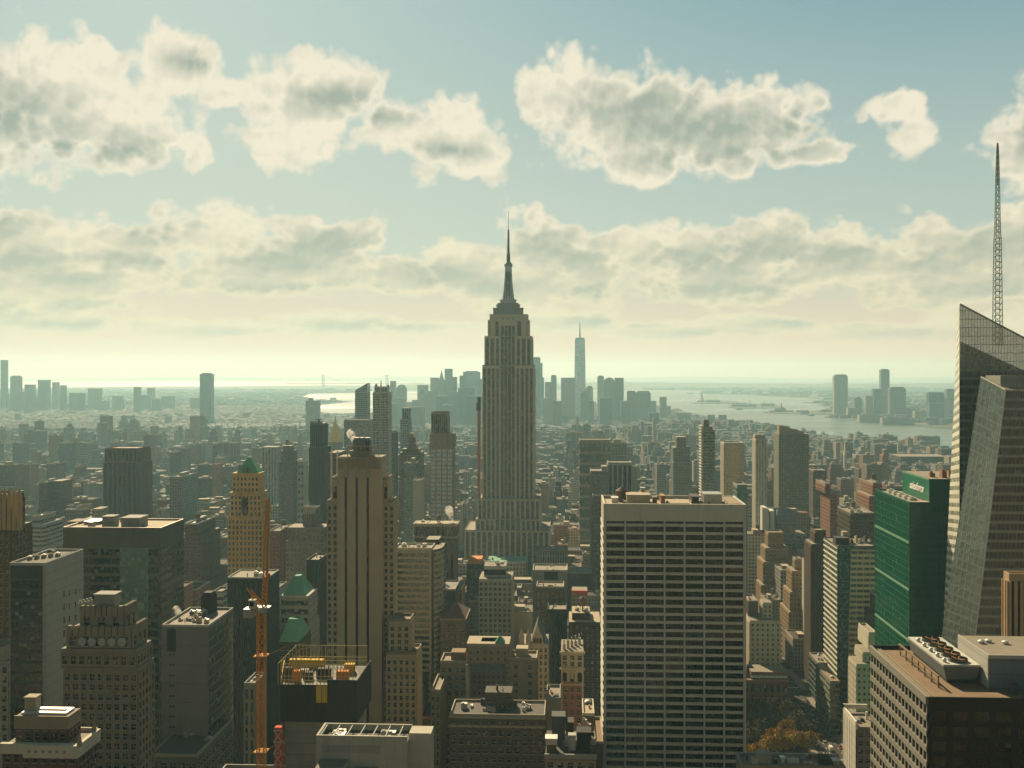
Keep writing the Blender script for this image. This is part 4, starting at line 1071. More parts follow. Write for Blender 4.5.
    m.box(xa, xa+22.5, Y2+8, Y2+8.15, t1.z+1.2, t1.z+1.35); m.box(xa, xa+22.5, Y2+8, Y2+8.15, t1.z+2.45, t1.z+2.6); m.build('railing', 'steel', T)
    # lattice spire
    Ys = Y1+14; xs = X_at(997.6, Ys); z0 = Z_at(345, xs, Ys); zt = Z_at(143, xs, Ys)
    m = MB(); H = zt-z0; seg = 34
    def wid(f): return 1.75*(1-f)**.55*(1 if f < .55 else .8)+.2
    for k in range(seg):
        f0, f1 = k/seg, (k+1)/seg; za, zb = z0+H*f0, z0+H*f1; wa, wb = wid(f0), wid(f1)
        c0 = [(xs-wa, Ys-wa, za), (xs+wa, Ys-wa, za), (xs+wa, Ys+wa, za), (xs-wa, Ys+wa, za)]; c1 = [(xs-wb, Ys-wb, zb), (xs+wb, Ys-wb, zb), (xs+wb, Ys+wb, zb), (xs-wb, Ys+wb, zb)]
        for j in range(4):
            m.tube(c0[j], c1[j], .2 if f0 < .6 else .16); m.tube(c0[j], c1[(j+1) % 4], .13); m.tube(c0[j], c0[(j+1) % 4], .13)
    m.tube((xs, Ys, zt-22), (xs, Ys, zt), .35, r1=.12, n=6)
    m.build('spire', 'spire_metal', T)
    HERO_BOX.append((Dq.x, Cq.x, Y1, Y1+40, 0, Cq.z)); HERO_BOX.append((t1.x, r1.x, Y2, Y1, 0, t1.z))
    T_INFO.append((T, 'the faceted glass tower', [[Dq.x, Cq.x, Y1, Y1+40, Dq.z, None]]))
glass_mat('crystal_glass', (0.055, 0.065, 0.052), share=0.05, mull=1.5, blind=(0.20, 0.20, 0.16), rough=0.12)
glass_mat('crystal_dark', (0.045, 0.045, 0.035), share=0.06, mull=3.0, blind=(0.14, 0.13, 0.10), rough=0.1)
glass_mat('crystal_sheen', (0.44, 0.44, 0.34), share=0.25, mull=1.5, blind=(0.45, 0.44, 0.35), rough=0.22, metal=0.35)  # leaning facet's glass: reflected bright sky put into the base colour
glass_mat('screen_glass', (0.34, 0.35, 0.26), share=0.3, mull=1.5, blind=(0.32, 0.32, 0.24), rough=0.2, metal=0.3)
MATS['screen_pane'] = MATS['screen_glass'].copy(); [n for n in MATS['screen_pane'].node_tree.nodes if n.type == 'BSDF_PRINCIPLED'][0].inputs['Alpha'].default_value = 0.55
wall_mat('mullion_grey', (0.28, 0.29, 0.235), rough=0.5, metal=0.3); wall_mat('mullion_lit', (0.66, 0.65, 0.54), rough=0.5, metal=0.3)  # pale mullions: bright copy of the grey ones, light put into the colour
wall_mat('spire_metal', (0.36, 0.42, 0.34), rough=0.6)
crystal_tower()

# ---- the green glass tower with the white sign
def green_tower():
    Y0 = 604.0; Z0 = 180.0; Zu = 193.0
    x0 = X_at(909.5, Y0); T = empty('green_glass_tower', (x0+30, Y0+33, 0)); tag(T, 'emerald green glass tower with a white sign on its upper storeys', 'office tower')
    dp = 66.0; x1 = x0+64
    wm = MB(); wm.box(x0, x1, Y0, Y0+dp, 0, Z0, mt=1)
    ux = X_at(929.6, Y0+7.5); wm.box(ux, x1-.02, Y0+7.5, Y0+55, Z0-.5, Zu, mt=1)
    zb = Z_at(785, x0, Y0)
    add_face(T, wm, ((x0, Y0, zb), (x1, Y0, zb), (x1, Y0, Z0-1), (x0, Y0, Z0-1)), 'bands', 3, 3.9, 0, .22, .15, 'green_glass_front')
    add_face(T, wm, ((x0, Y0+dp, zb), (x0, Y0, zb), (x0, Y0, Z0-1), (x0, Y0+dp, Z0-1)), 'bands', 3, 3.9, 0, .13, .15, 'green_glass', 2)
    for k in range(22):
        x = x0+64*k/21; wm.box(x-.1, x+.1, Y0-.28, Y0, zb, Z0)
    for k in range(23):
        y = Y0+dp*k/22; wm.box(x0-.28, x0, y-.08, y+.08, zb, Z0)
    for zz in (Z0-22, Z0-48, Z0-76):
        wm.box(x0-.5, x0-.02, Y0, Y0+dp, zz, zz+1.1, m=3)
    # upper block faces: plain green panels
    wm.box(ux-.3, ux-.01, Y0+7.5, Y0+55, Z0+.5, Zu-.01, m=2)
    wm.box(ux-.3, x1, Y0+7.2, Y0+7.49, Z0+.5, Zu-.01, m=0)
    wm.box(ux-.45, ux-.31, Y0+7.5, Y0+55, Zu-.9, Zu+.3, m=3)
    wm.build('wall', ['deep_green_dark', 'gravel', 'green_panel', 'green_rail'], T)
    roof_kit(T, x0, x1, Y0, Y0+dp, Z0, mats=('gravel', 'deep_green_dark'), kit='p', parapet=1.0)
    r = random.Random(4)
    for k in range(8):
        m = MB(); a = ux+4+k*5.2; y = Y0+14+r.uniform(0, 20); h = r.uniform(2, 5); m.box(a, a+r.uniform(2, 4), y, y+r.uniform(2, 5), Zu, Zu+h); m.cyl(a+1, y+1, Zu+h, Zu+h+1, .8, n=8)
        m.build('air_unit', r.choice(['rust', 'buff', 'dark_brown', 'steel']), T)
    for k in range(5):
        m = MB(); y = Y0+12+k*10; m.box(x0+4, x0+8, y, y+5, Z0, Z0+1.8); m.cyl(x0+6, y+2.5, Z0+1.8, Z0+2.4, 1.2, n=8); m.build('air_unit', r.choice(['buff', 'white_metal']), T)
    m = MB(); m.box(x0+3, x0+13, Y0+2, Y0+12, Z0, Z0+.4); m.build('terrace', 'pale_roof', T)
    # sign
    cu = bpy.data.curves.new('sign_text', 'FONT'); cu.body = 'salesforce'; cu.size = 6.2; cu.extrude = 0.15; cu.shear = 0.35; cu.align_x = 'CENTER'; cu.offset = 0.10
    tmp = bpy.data.objects.new('tmp', cu); C.objects.link(tmp)
    dg = bpy.context.evaluated_depsgraph_get(); me = bpy.data.meshes.new_from_object(tmp.evaluated_get(dg)); bpy.data.objects.remove(tmp)
    sg = bpy.data.objects.new('sign', me); C.objects.link(sg); me.materials.clear(); me.materials.append(MATS['sign_white'])
    sg.parent = T; w = WL[T.name]
    ys = Y0+7.5+21.0
    sg.location = (ux-.55-w[0], ys-w[1], Zu-8.4-w[2]); sg.rotation_euler = (math.radians(90), 0, math.radians(-90))
    HERO_BOX.append((x0, x1, Y0, Y0+dp, 0, Z0)); T_INFO.append((T, 'the emerald glass tower', [[x0, x1, Y0, Y0+dp, Zu, None]]))
wall_mat('sign_white', (0.80, 0.80, 0.76), var=0.02); wall_mat('green_panel', (0.010, 0.15, 0.075), rough=0.35, var=0.12); wall_mat('deep_green_dark', (0.004, 0.10, 0.052), rough=0.4); wall_mat('green_rail', (0.12, 0.28, 0.16), rough=0.6)
glass_mat('green_glass_front', (0.001, 0.085, 0.046), share=0.05, mull=3.0, blind=(0.05, 0.13, 0.07), rough=0.12, spec=0.35)
green_tower()

# ---- dark block with the concrete-banded flank and rooftop cooling plant, bottom right
def cooling_block():
    Y0 = 268.0; Z = 173.4; x0 = X_at(928.3, Y0); x1 = x0+62; y1 = Y0+49
    T = empty('office_block', (x0+30, Y0+26, 0)); tag(T, 'near dark office block with concrete-banded flank and a row of rooftop cooling fans', 'office tower')
    wm = MB(); wm.box(x0, x1, Y0, y1, 0, Z-.5, mt=1)
    zb = Z_at(800, x0, Y0)
    add_face(T, wm, ((x0, y1, zb-22), (x0, Y0, zb-22), (x0, Y0, Z-1.2), (x0, y1, Z-1.2)), 'panes', 2.9, 3.9, .27, .40, .5, 'black_glass', 0, 1.4, 1, None, None)
    wm.box(x0-.75, x0-.02, Y0-.3, y1, Z-1.6, Z+.35, m=0)
    add_face(T, wm, ((x0, Y0, zb), (x1, Y0, zb), (x1, Y0, Z-2.5), (x0, Y0, Z-2.5)), 'panes', 5.2, 3.9, .28, .38, .3, 'black_glass', 2, 1, 0, None, None)
    wm.box(x0-.02, x1, Y0-.45, Y0-.02, Z-2.6, Z+.33, m=2); wm.box(x0, x1, y1-.5, y1+.02, Z-.5, Z+.5, m=2)
    wm.build('wall', ['banded_concrete', 'rust_roof', 'black_frame'], T)
    # ladder-like rail along the left roof edge
    for k in range(40):
        pass
    m = MB()
    for k in range(46): y = Y0+1+k*(y1-Y0-3)/46; m.box(x0+1.3, x0+1.9, y, y+.35, Z-.5, Z-.15)
    m.box(x0+1.2, x0+1.3, Y0+.5, y1-1, Z-.5, Z-.1); m.box(x0+1.9, x0+2.0, Y0+.5, y1-1, Z-.5, Z-.1); m.build('roof_rail', 'buff', T)
    # cooling plant: inverted wedge carrying five fans
    cx0 = x0+6.0+3.5; cw = 9.0; ya, yb = Y0+14, Y0+43; zb_ = Z+.5; zt = Z+4.4
    pxs = X_at(944, Y0+15)
    cx0 = X_at(944.5, Y0+14)
    m = MB()
    m.hexa([(cx0+.6, ya+.4, zb_), (cx0+cw-.8, ya+.4, zb_), (cx0+cw-.8, yb, zb_), (cx0+.6, yb, zb_), (cx0-.3, ya, zt-.5), (cx0+cw, ya, zt-.5), (cx0+cw, yb, zt-.5), (cx0-.3, yb, zt-.5)], m=1)
    m.box(cx0-.3, cx0+cw, ya, yb, zt-.49, zt, m=2)
    plant = m.build('cooling_plant', ['slate', 'corrugated', 'plant_white'], T)
    for k in range(5):
        fy = ya+3.6+k*(yb-ya-6)/4.4
        m = MB()
        n = 18; cx = cx0+cw*.52
        m.cyl(cx, fy, zt, zt+.9, 2.5, 2.3, n=n, cap=False); m.cyl(cx, fy, zt+.02, zt+.1, 2.2, n=n, m=1)
        for b in range(6):
            a = b*math.pi/3; m.tube((cx, fy, zt+.5), (cx+2.1*math.cos(a), fy+2.1*math.sin(a), zt+.7), .2, m=2)
        m.build('fan', ['dark_metal', 'tar', 'rust'], T)
        m = MB(); m.cyl(cx0+.9, fy-1, zt, zt+.8, .5, .5, n=10); m.cyl(cx0+.9, fy-1, zt+.8, zt+1.05, .6, .35, n=10); m.build('motor', 'white_metal', T)
    m = MB()
    for k in range(7):
        y = Y0+10+k*5.2; m.box(cx0-3.0, cx0-2.7, y, y+.3, Z-.5, Z+2.2)
    m.box(cx0-3.1, cx0-2.6, Y0+10, Y0+42.5, Z+2.2, Z+2.6); m.box(cx0-3.0, cx0-2.75, Y0+10, Y0+42, Z+.7, Z+.9); m.build('railing', 'rust_roof', T)
    m = MB()
    m.box(cx0+.9, cx0+cw-1.2, ya+1, yb-1, Z-.5, zb_+.02)
    m.build('plant_stand', 'tar', T)
    # grey machine house
    hx = X_at(989, Y0+10); m = MB(); m.box(hx, hx+34, Y0+10, Y0+31, Z-.5, Z+7.8, m=0, mt=1); m.box(hx-.3, hx+34.2, Y0+9.7, Y0+10, Z+7.2, Z+8.1, m=2); m.box(hx-.3, hx, Y0+10, Y0+31, Z-.4, Z+8.1, m=2)
    m.build('machine_house', ['blue_grey', 'gravel', 'pale_concrete'], T)
    for k, (dx, dy) in enumerate(((3, 2), (5.2, 3), (9, 1.5))):
        m = MB(); m.cyl(hx+dx, Y0+21+dy, Z+7.8, Z+8.4, .8, .8, n=10); m.cyl(hx+dx, Y0+21+dy, Z+8.4, Z+8.7, 1.0, .4, n=10); m.build('roof_vent', 'white_metal', T)
    m = MB(); m.box(hx+4, hx+5.5, Y0+5, Y0+6.5, Z-.5, Z+1.8); m.cyl(hx+4.75, Y0+5.75, Z+1.8, Z+2.2, .5, n=8); m.build('roof_vent', 'slate', T)
    HERO_BOX.append((x0, x1, Y0, y1, 0, Z)); T_INFO.append((T, 'the near block with cooling fans', [[x0, x1, Y0, y1, Z, None]]))
wall_mat('banded_concrete', (0.20, 0.19, 0.15), var=0.12); wall_mat('black_frame', (0.010, 0.008, 0.006), rough=0.45); wall_mat('corrugated', (0.17, 0.19, 0.19), rough=0.6, metal=0.2, joint=0.5); wall_mat('plant_white', (0.42, 0.43, 0.38), var=0.25)
cooling_block()

# ------------------------------------------------------------------ left side, near
T, bx = tower('gothic_tower', 'ornate brown gothic tower with pinnacled crown at the far left edge', 'skyscraper', 450,
    [(-30, 24.2, 497, 0, 16), (-36, 31.5, 527.5, 2, 18)], tot=True, wall='bronze_stone', front=P(2.6, 3.7, .5, .4, .6, 'amber_glass'), side=P(3.2, 3.7, .5, .4, .5, 'amber_glass'), kit='p')
b = bx[0]
for k, px in enumerate((-9, -4.5, 0.2, 4.7, 9.6, 14.6, 19.6)):
    x = X_at(px, 450); m = MB(); z = b[4]
    m.box(x-.8, x+.8, 449.2, 450.8, z-14, z+.5); m.cyl(x, 450, z+.5, z+4.6, .95, .06, n=8); m.build('pinnacle', 'gold_stone', T)

# grey-green glass block with concrete flank
Y = 400; T, bx = tower('office_block', 'grey block at the far left with dark green glass front and blank concrete flank', 'office tower', Y,
    [(9.6, 45.7, 565, 0, 32)], wall='grey_flank', front=None, side='none', kit='p', parapet=.9, para='pale_concrete')
b = bx[0]; m = MB(); zq = Z_at(785, b[0], b[2])
add_face(T, m, ((b[0]+.3, b[2], zq), (b[1]-1.2, b[2], zq), (b[1]-1.2, b[2], b[4]-5.5), (b[0]+.3, b[2], b[4]-5.5)), 'bands', 9, 3.9, 0, .3, .15, 'dark_green_glass')
m.box(b[0]+.3, b[1]-1.2, b[2]-.2, b[2]-.01, b[4]-5.4, b[4]-.3); m.build('spandrels', 'dark_spandrel', T); m = MB()
for j in range(17):
    for (dy) in (14.5, 19, 24.5):
        z = b[4]-15-j*5.2-(dy-14)*.12
        PANES.append((T, [Vector((b[1]+.01, b[2]+dy, z)), Vector((b[1]+.01, b[2]+dy+.9, z)), Vector((b[1]+.01, b[2]+dy+.9, z+2.3)), Vector((b[1]+.01, b[2]+dy, z+2.3))], Vector((1, 0, 0)), 'black_glass', 'window'))
m = MB(); m.box(b[0]+2, b[1]-2.5, b[2]+3, b[3]-3, b[4], b[4]+.25, m=0); m.build('roof_well', 'tar', T)
for k in range(5):
    m = MB(); x = b[0]+2.2+k*1.8; m.box(x, x+1.2, b[2]+9+k*2, b[2]+11+k*2, b[4]+.25, b[4]+1.6); m.box(x+.3, x+.9, b[2]+9.4+k*2, b[2]+10.4+k*2, b[4]+1.6, b[4]+1.9); m.build('air_unit', ('steel', 'buff')[k % 2], T)

# terraced glass block with brown louvre crown
Y = 500; T, bx = tower('office_block', 'wide glass block with brown louvred top storeys and a flat tan roof', 'office tower', Y,
    [(63, 160.5, 529, 0, 31)], wall='olive', front=None, side=None, kit='p', roofmat='pale_roof', parapet=.8, para='louver')
b = bx[0]; x0, x1, y0, y1, z1 = b[:5]; wm = MB()
zl = Z_at(546.5, x0, y0); zb = Z_at(780, x0, y0)
for k in range(4):
    za, zc = zl+(z1-zl)*k/4, zl+(z1-zl)*(k+1)/4
    for q in (((x0, y0, za), (x1, y0, za), (x1, y0, zc-.5), (x0, y0, zc-.5)), ((x1, y0, za), (x1, y1, za), (x1, y1, zc-.5), (x1, y0, zc-.5))):
        add_face(T, wm, q, 'bands', 9, 2.2, 0, .5, .3, 'black_glass', 1, 1, 0, None, 1 if k % 2 else 2)
xm0, xm1, xm2 = X_at(120, Y), X_at(148.5, Y), X_at(158.6, Y)
for (a, c, g) in ((x0, xm0, 'dark_green_glass'), (xm0, xm1, 'bright_teal'), (xm1, xm2, 'dark_green_glass')):
    add_face(T, wm, ((a, y0, zb), (c, y0, zb), (c, y0, zl-.3), (a, y0, zl-.3)), 'bands', 3, 4.2, 0, .36 if g != 'bright_teal' else .2, .3, g, 0 if g != 'bright_teal' else 2, 1, 0, None, None)
add_face(T, wm, ((xm2, y0, zb), (x1, y0, zb), (x1, y0, zl-.3), (xm2, y0, zl-.3)), 'bands', 3, 4.2, 0, .3, .5, 'blind_glass', 3, 1, 0, None, None)
add_face(T, wm, ((x1, y0, zb), (x1, y1, zb), (x1, y1, zl-.3), (x1, y0, zl-.3)), 'bands', 3, 4.2, 0, .42, .4, 'dark_green_glass', 0, 1, 0, None, None)
wm.build('spandrels', ['olive', 'louver', 'teal_wall', 'cream'], T)
for (a, c, ya, yb, h, mt) in ((102, 113, 8, 15, 4.5, 'concrete'), (121, 139, 6, 17, 4.2, 'concrete'), (84, 98, 14, 24, 1.2, 'steel'), (68, 80, 16, 26, .8, 'gravel'), (88, 92, 6, 10, 2, 'steel')):
    m = MB(); m.box(X_at(a, Y+ya), X_at(c, Y+ya), Y+ya, Y+yb, z1, z1+h); m.box(X_at(a, Y+ya)-.3, X_at(c, Y+ya)+.3, Y+ya-.3, Y+yb+.3, z1+h, z1+h+.35); m.build('penthouse', mt, T)

# Art Deco stone tower
T, bx = tower('art_deco_tower', 'near stepped Art Deco stone tower with scalloped crown, left foreground', 'skyscraper', 380,
    [(80.5, 124, 611, 4, 10, P(5.3, 20, .55, .12, .7)), (67, 131.5, 630, 2, 13, P(4.6, 17, .5, .3, .6)), (61, 136.5, 649, .6, 14, P(3.0, 3.55, .42, .42, .35)), (63.6, 138, 668, 0, 15, P(3.0, 3.55, .42, .42, .35))], wall='deco_stone',
    front=P(3.0, 3.55, .42, .42, .35), kit='', para=None)
for i, (nf, h) in enumerate(((8, 2.0), (10, 1.6))):
    b = bx[i]; w = (b[1]-b[0])/nf
    m = MB()
    for k in range(nf):
        xc = b[0]+(k+.5)*w; m.box(xc-w*.42, xc+w*.42, b[2]-.9, b[2]+.6, b[4]-2, b[4]+h*.6); m.frustum(xc-w*.42, xc+w*.42, b[2]-.9, b[2]+.6, b[4]+h*.6, b[4]+h, .55, 1)
        yc = b[2]+(k+.5)*(b[3]-b[2])/nf; ww = (b[3]-b[2])/nf
        m.box(b[1]-.6, b[1]+.7, yc-ww*.42, yc+ww*.42, b[4]-2, b[4]+h*.6); m.frustum(b[1]-.6, b[1]+.7, yc-ww*.42, yc+ww*.42, b[4]+h*.6, b[4]+h, 1, .55)
    m.build('scalloped_parapet', 'deco_stone', T)
b = bx[1]
for k in range(5):
    xc = b[0]+(b[1]-b[0])*(.25+.155*k); m = MB(); m.cyl(xc, b[2]-1.0, b[4]-5.5, b[4]-2.6, 1.45, n=12); 
    m2 = MB(); 
    for a in range(12):
        pass
    m2.poly([(xc+1.5*math.cos(t*math.pi/6), b[2]-1.25, b[4]-4+1.5*math.sin(t*math.pi/6)) for t in range(12)][::-1] if False else [(xc+1.5*math.cos(-t*math.pi/6), b[2]-1.25, b[4]-4+1.5*math.sin(-t*math.pi/6)) for t in range(12)][::-1])
    m2.poly([(xc+1.5*math.cos(t*math.pi/6), b[2]-.6, b[4]-4+1.5*math.sin(t*math.pi/6)) for t in range(12)][::-1])
    m2.build('roundel', 'pale_concrete', T)
b = bx[0]; xa, xb = X_at(97, 387), X_at(115, 387)
m = MB(); m.box(xa, xb, 386, 391, b[4], b[4]+2); m.box(xa-.4, xb+.4, 385.5, 391.5, b[4]+2, b[4]+5.4); m.box(xa-.7, xb+.7, 385.2, 391.8, b[4]+5.4, b[4]+5.8); m.build('penthouse', 'concrete', T)
for k in range(4):
    m = MB(); x = X_at(84+k*3.4, 391); m.box(x, x+.9, 386, 388, b[4], b[4]+2.4+k*.3); m.cyl(x+.45, 387, b[4]+2.4+k*.3, b[4]+3.2+k*.3, .4, n=8); m.build('roof_vent', 'pale_concrete', T)

# bottom-left corner building with white cornice
T, bx = tower('cornice_building', 'tan building with a thick white cornice and brick penthouse in the bottom-left corner', 'apartment building', 280,
    [(16, 68, 716, 3, 7), (3.6, 77, 746, 0, 12)], wall='brown_brick', front=P(2.6, 3.5, .5, .4, .3), side=P(2.6, 3.5, .45, .3, .3), kit='', para=None, roofmat='gravel')
b = bx[1]; m = MB(); x0, x1, y0, y1, z1 = b[:5]
m.box(x0-.4, X_at(27, 280), y0-1.3, y0-.02, z1-1.8, z1+.9); m.box(X_at(27, 280)+.02, x1+1.1, y0-2.2, y0-.01, z1-2.4, z1+.9); m.box(x1+.02, x1+1.12, y0-.0, y1, z1-2.4, z1+.88); m.box(x0, x1, y1-.02, y1+.6, z1-1, z1+1); m.build('cornice', 'cream', T)
m = MB(); m.box(X_at(27, 280)+.4, x1+.7, y0-2.3, y0-2.21, z1-.3, z1+.2)
for k in range(6): 
    xk = X_at(33+k*7, 280); mm = MB(); mm.poly([(xk+.5*math.cos(t*math.pi/6), y0-2.24, z1-.7+.4*math.sin(t*math.pi/6)) for t in range(12)]); mm.poly([(xk+.5*math.cos(-t*math.pi/6), y0-2.15, z1-.7+.4*math.sin(-t*math.pi/6)) for t in range(12)]); mm.build('roundel', 'tan', T)
b0 = bx[0]; m = MB(); m.box(b0[0]-.3, b0[1]+.3, b0[2]-.5, b0[2]-.02, b0[4]-3.4, b0[4]+.1); m.box(b0[1]+.02, b0[1]+.32, b0[2]-.02, b0[3], b0[4]-3.4, b0[4]+.1)
m.build('frieze', 'tan', T)
m = MB(); m.box(b0[0]+1, b0[1]-1, b0[2]+1, b0[3]-1, b0[4], b0[4]+.6); m.box(b0[0]+5, b0[1]-2, b0[2]+3, b0[3]-3, b0[4]+.6, b0[4]+1.0); m.build('roof_deck', 'white_metal', T)
xa, xb = X_at(24.5, 286), X_at(35.5, 286); m = MB(); m.box(xa, xb, 286, 289, b0[4]+.6, b0[4]+3.8); m.box(xa-.2, xb+.2, 285.8, 289.2, b0[4]+3.8, b0[4]+4.1); m.build('stair_house', 'buff', T)
for (px, yy) in ((79.5, 279), (94, 290)):
    x = X_at(px, yy); m = MB(); m.frustum(x-.6, x+.6, yy-.6, yy+.6, z1+.5, z1+4.5, .1); m.build('finial', 'tan', T)

# grey blank-walled block
Y = 450; T, bx = tower('office_block', 'squat grey block with a blank front wall and green glass flank, behind the scalloped tower', 'office block', Y,
    [(162, 208.5, 627, 0, 34)], wall='grey_stone', front=None, side=B(4.0, .2, .15, 'dark_green_glass'), kit='p', roofmat='gravel', parapet=1.0, para='pale_concrete')
b = bx[0]; x0, x1, y0, y1, z1 = b[:5]; m = MB()
m.box(X_at(167, Y), X_at(176, Y), y0-.12, y0-.01, z1-10.5, z1-.8); m.build('louvre_panel', 'charcoal', T)
for j in range(8):
    for k in range(2):
        m = MB(); xa = X_at(169+k*3.3, Y); z = z1-12-j*4.4; m.box(xa, xa+1.1, y0-.1, y0-.01, z, z+.6); m.build('vent_slot', 'black_frame', T)
for k in range(9):
    zz = z1-8-k*8; m = MB(); m.box(x0, x1, y0-.06, y0-.012, zz, zz+.15); m.build('panel_joint', 'slate', T)
r = random.Random(8)
for k in range(9):
    m = MB(); a = x0+2+r.uniform(0, 14); y = y0+5+r.uniform(0, 22); h = r.uniform(.8, 2.4); m.box(a, a+r.uniform(1, 3), y, y+2, z1, z1+h); m.box(a+.2, a+.8, y+.3, y+1.2, z1+h, z1+h+.5); m.build('air_unit', r.choice(['steel', 'pale_concrete', 'rust', 'buff']), T)
m = MB(); m.box(X_at(201, Y+26), X_at(212, Y+26), Y+26, Y+33, z1, z1+7); m.frustum(X_at(201, Y+26), X_at(212, Y+26), Y+26, Y+33, z1+7, z1+9, .7); m.build('penthouse', 'charcoal', T)

tower('low_building', 'low dark building with a patched flat roof below the blank grey block', 'building', 425, [(150, 228, 757, 0, 45)], tot=True, wall='olive', front=P(3.5, 4, .4, .4), side=P(3.5, 4, .4, .4), roofmat='tar', kit='pv', seed=3)
tower('corner_building', 'pale corner building with dark recessed windows hugging the left edge', 'building', 430, [(-20, 4, 650, 0, 14), (-22, 8.5, 661, -1, 20)], wall='concrete', front=P(3.2, 3.8, .45, .4), kit='p')
tower('stone_block', 'tan stone block with dark vertical window slots behind the orange crane mast', 'office block', 560, [(244, 262.5, 685, 0, 20)], tot=True, wall='tan', front=P(3.2, 7.0, .5, .25, .5), side=P(3.2, 5, .5, .3), kit='p')
tower('small_building', 'small cream building with three rows of ribbon windows beside the black box tower', 'building', 700, [(212.5, 229, 593, 0, 16)], tot=True, wall='cream', front=B(4.2, .5, .3, 'window_glass'), kit='p')

# golden tower with green pyramid roof
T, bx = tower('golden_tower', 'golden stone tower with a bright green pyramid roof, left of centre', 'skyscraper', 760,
    [(232.6, 258.6, 474.2, 3, 14, P(2.6, 4.2, .5, .45, .35)), (230.4, 261, 492.7, 1.5, 16, P(2.7, 4.0, .5, .45, .35)), (227.8, 262.6, 517, 0, 18, P(2.7, 3.9, .5, .42, .4))], wall='sun_gold_wall',
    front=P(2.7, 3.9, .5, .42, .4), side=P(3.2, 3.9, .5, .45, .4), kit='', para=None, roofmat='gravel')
b = bx[0]; m = MB(); x0, x1, y0, y1, z1 = b[:5]
za = Z_at(457, (x0+x1)/2, 769)
m.frustum(x0+2.5, x1-.5, y0+1, y1-.5, z1+.8, za, .12, .3); m.build('pyramid_roof', 'bright_green', T)
m = MB(); m.box(x0-.4, x1+.4, y0-.4, y1+.4, z1-.7, z1+.8); m.build('cornice', 'sun_gold_wall', T)
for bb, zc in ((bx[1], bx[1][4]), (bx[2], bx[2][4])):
    m = MB(); m.box(bb[0]-.5, bb[1]+.5, bb[2]-.6, bb[3], zc-.9, zc+.3); m.build('cornice', 'sun_gold_wall', T)
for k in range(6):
    m = MB(); xx = bx[2][0]+1+k*(bx[2][1]-bx[2][0]-2)/5; m.box(xx-.6, xx+.6, bx[2][2]-.7, bx[2][2]+.4, bx[2][4]-3, bx[2][4]+1.5); m.frustum(xx-.6, xx+.6, bx[2][2]-.7, bx[2][2]+.4, bx[2][4]+1.5, bx[2][4]+3.2, .1); m.build('finial', 'sun_gold_wall', T)
m = MB(); xc = (x0+x1)/2; m.box(xc-2.1, xc+2.1, y0-2.65, y0-2.3, bx[1][4]-1-15, bx[1][4]-4); m.build('arched_window', 'window_glass', T)
m = MB(); m.box(xc-1.7, xc+1.7, y0+.7, y0+3, z1+.8, z1+4.5); m.build('dormer', 'window_glass', T)

T, bx = tower('black_box_tower', 'plain black-glass box tower in front of the golden tower, behind the orange crane', 'office tower', 640, [(227.5, 267.5, 578.5, 0, 26)], wall='charcoal', front=Sx(1.8, .35, .2, 'black_glass'), side=Sx(1.8, .35, .2, 'black_glass'), kit='pv', para='pale_concrete', parapet=.8)
T, bx = tower('office_block', 'pale block with ribbon windows and a flat-topped green copper pyramid roof', 'office block', 650, [(281, 307.8, 596, 0, 24, B(5.5, .45, .5)), (280.5, 308.5, 625, -.5, 28, P(3.4, 3.8))], wall='concrete', front=B(4.8, .4, .5), side=P(3.2, 4, .5, .45), kit='', para=None)
b = bx[0]; m = MB(); m.frustum(b[0]+.6, b[1]-1.6, b[2]+.5, b[3]-.5, b[4], Z_at(577, b[0], 655), .26); m.build('pyramid_roof', 'copper_green', T)
m = MB(); m.box(b[0]-.3, b[1]+.3, b[2]-.4, b[3], b[4]-1.0, b[4]+.2); m.build('cornice', 'pale_concrete', T)
T, bx = tower('low_building', 'dark brick block with a copper-green hipped roof under the flat-topped pyramid', 'building', 620, [(279, 298, 642, 0, 30)], wall='dark_brown', front=P(3.2, 3.8), side=P(3.2, 3.8), kit='', para=None)
b = bx[0]; m = MB(); m.frustum(b[0], b[1], b[2], b[3], b[4], b[4]+11, .5, .3); m.build('hipped_roof', 'copper_green', T)
tower('black_slab_tower', 'featureless black slab tower tucked left of the limestone tower', 'office tower', 690, [(306.5, 327.5, 561.5, 0, 26)], tot=True, wall='charcoal', front=Sx(1.6, .3, .15, 'black_glass'), kit='p', para='charcoal')
T, bx = tower('brick_block', 'wide grey-brown block with rows of windows and a finned rooftop drum, behind black slab', 'office block', 860, [(303, 320.4, 509, 12, 16, Sx(1.6, .5, .6, 'window_glass')), (287.5, 330, 527.5, 3, 22), (286, 332, 541, 0, 26)], wall='grey_stone', front=P(3.2, 3.9, .5, .5), kit='p', side=P(3.4, 3.9))
b = bx[0]; m = MB()
for k in range(8):
    xx = b[0]+(k+.5)*(b[1]-b[0])/8; m.box(xx-.45, xx+.45, b[2]-.7, b[2]+.6, b[4]-4, b[4]+2.4)
m.build('fins', 'pale_concrete', T)
tower('brick_block', 'brown brick apartment slab peeking out between the golden tower and the drum-topped block', 'apartment building', 900, [(269, 287, 532, 0, 40)], wall='red_brick', front=P(3.2, 3.3, .55, .5), kit='pt')

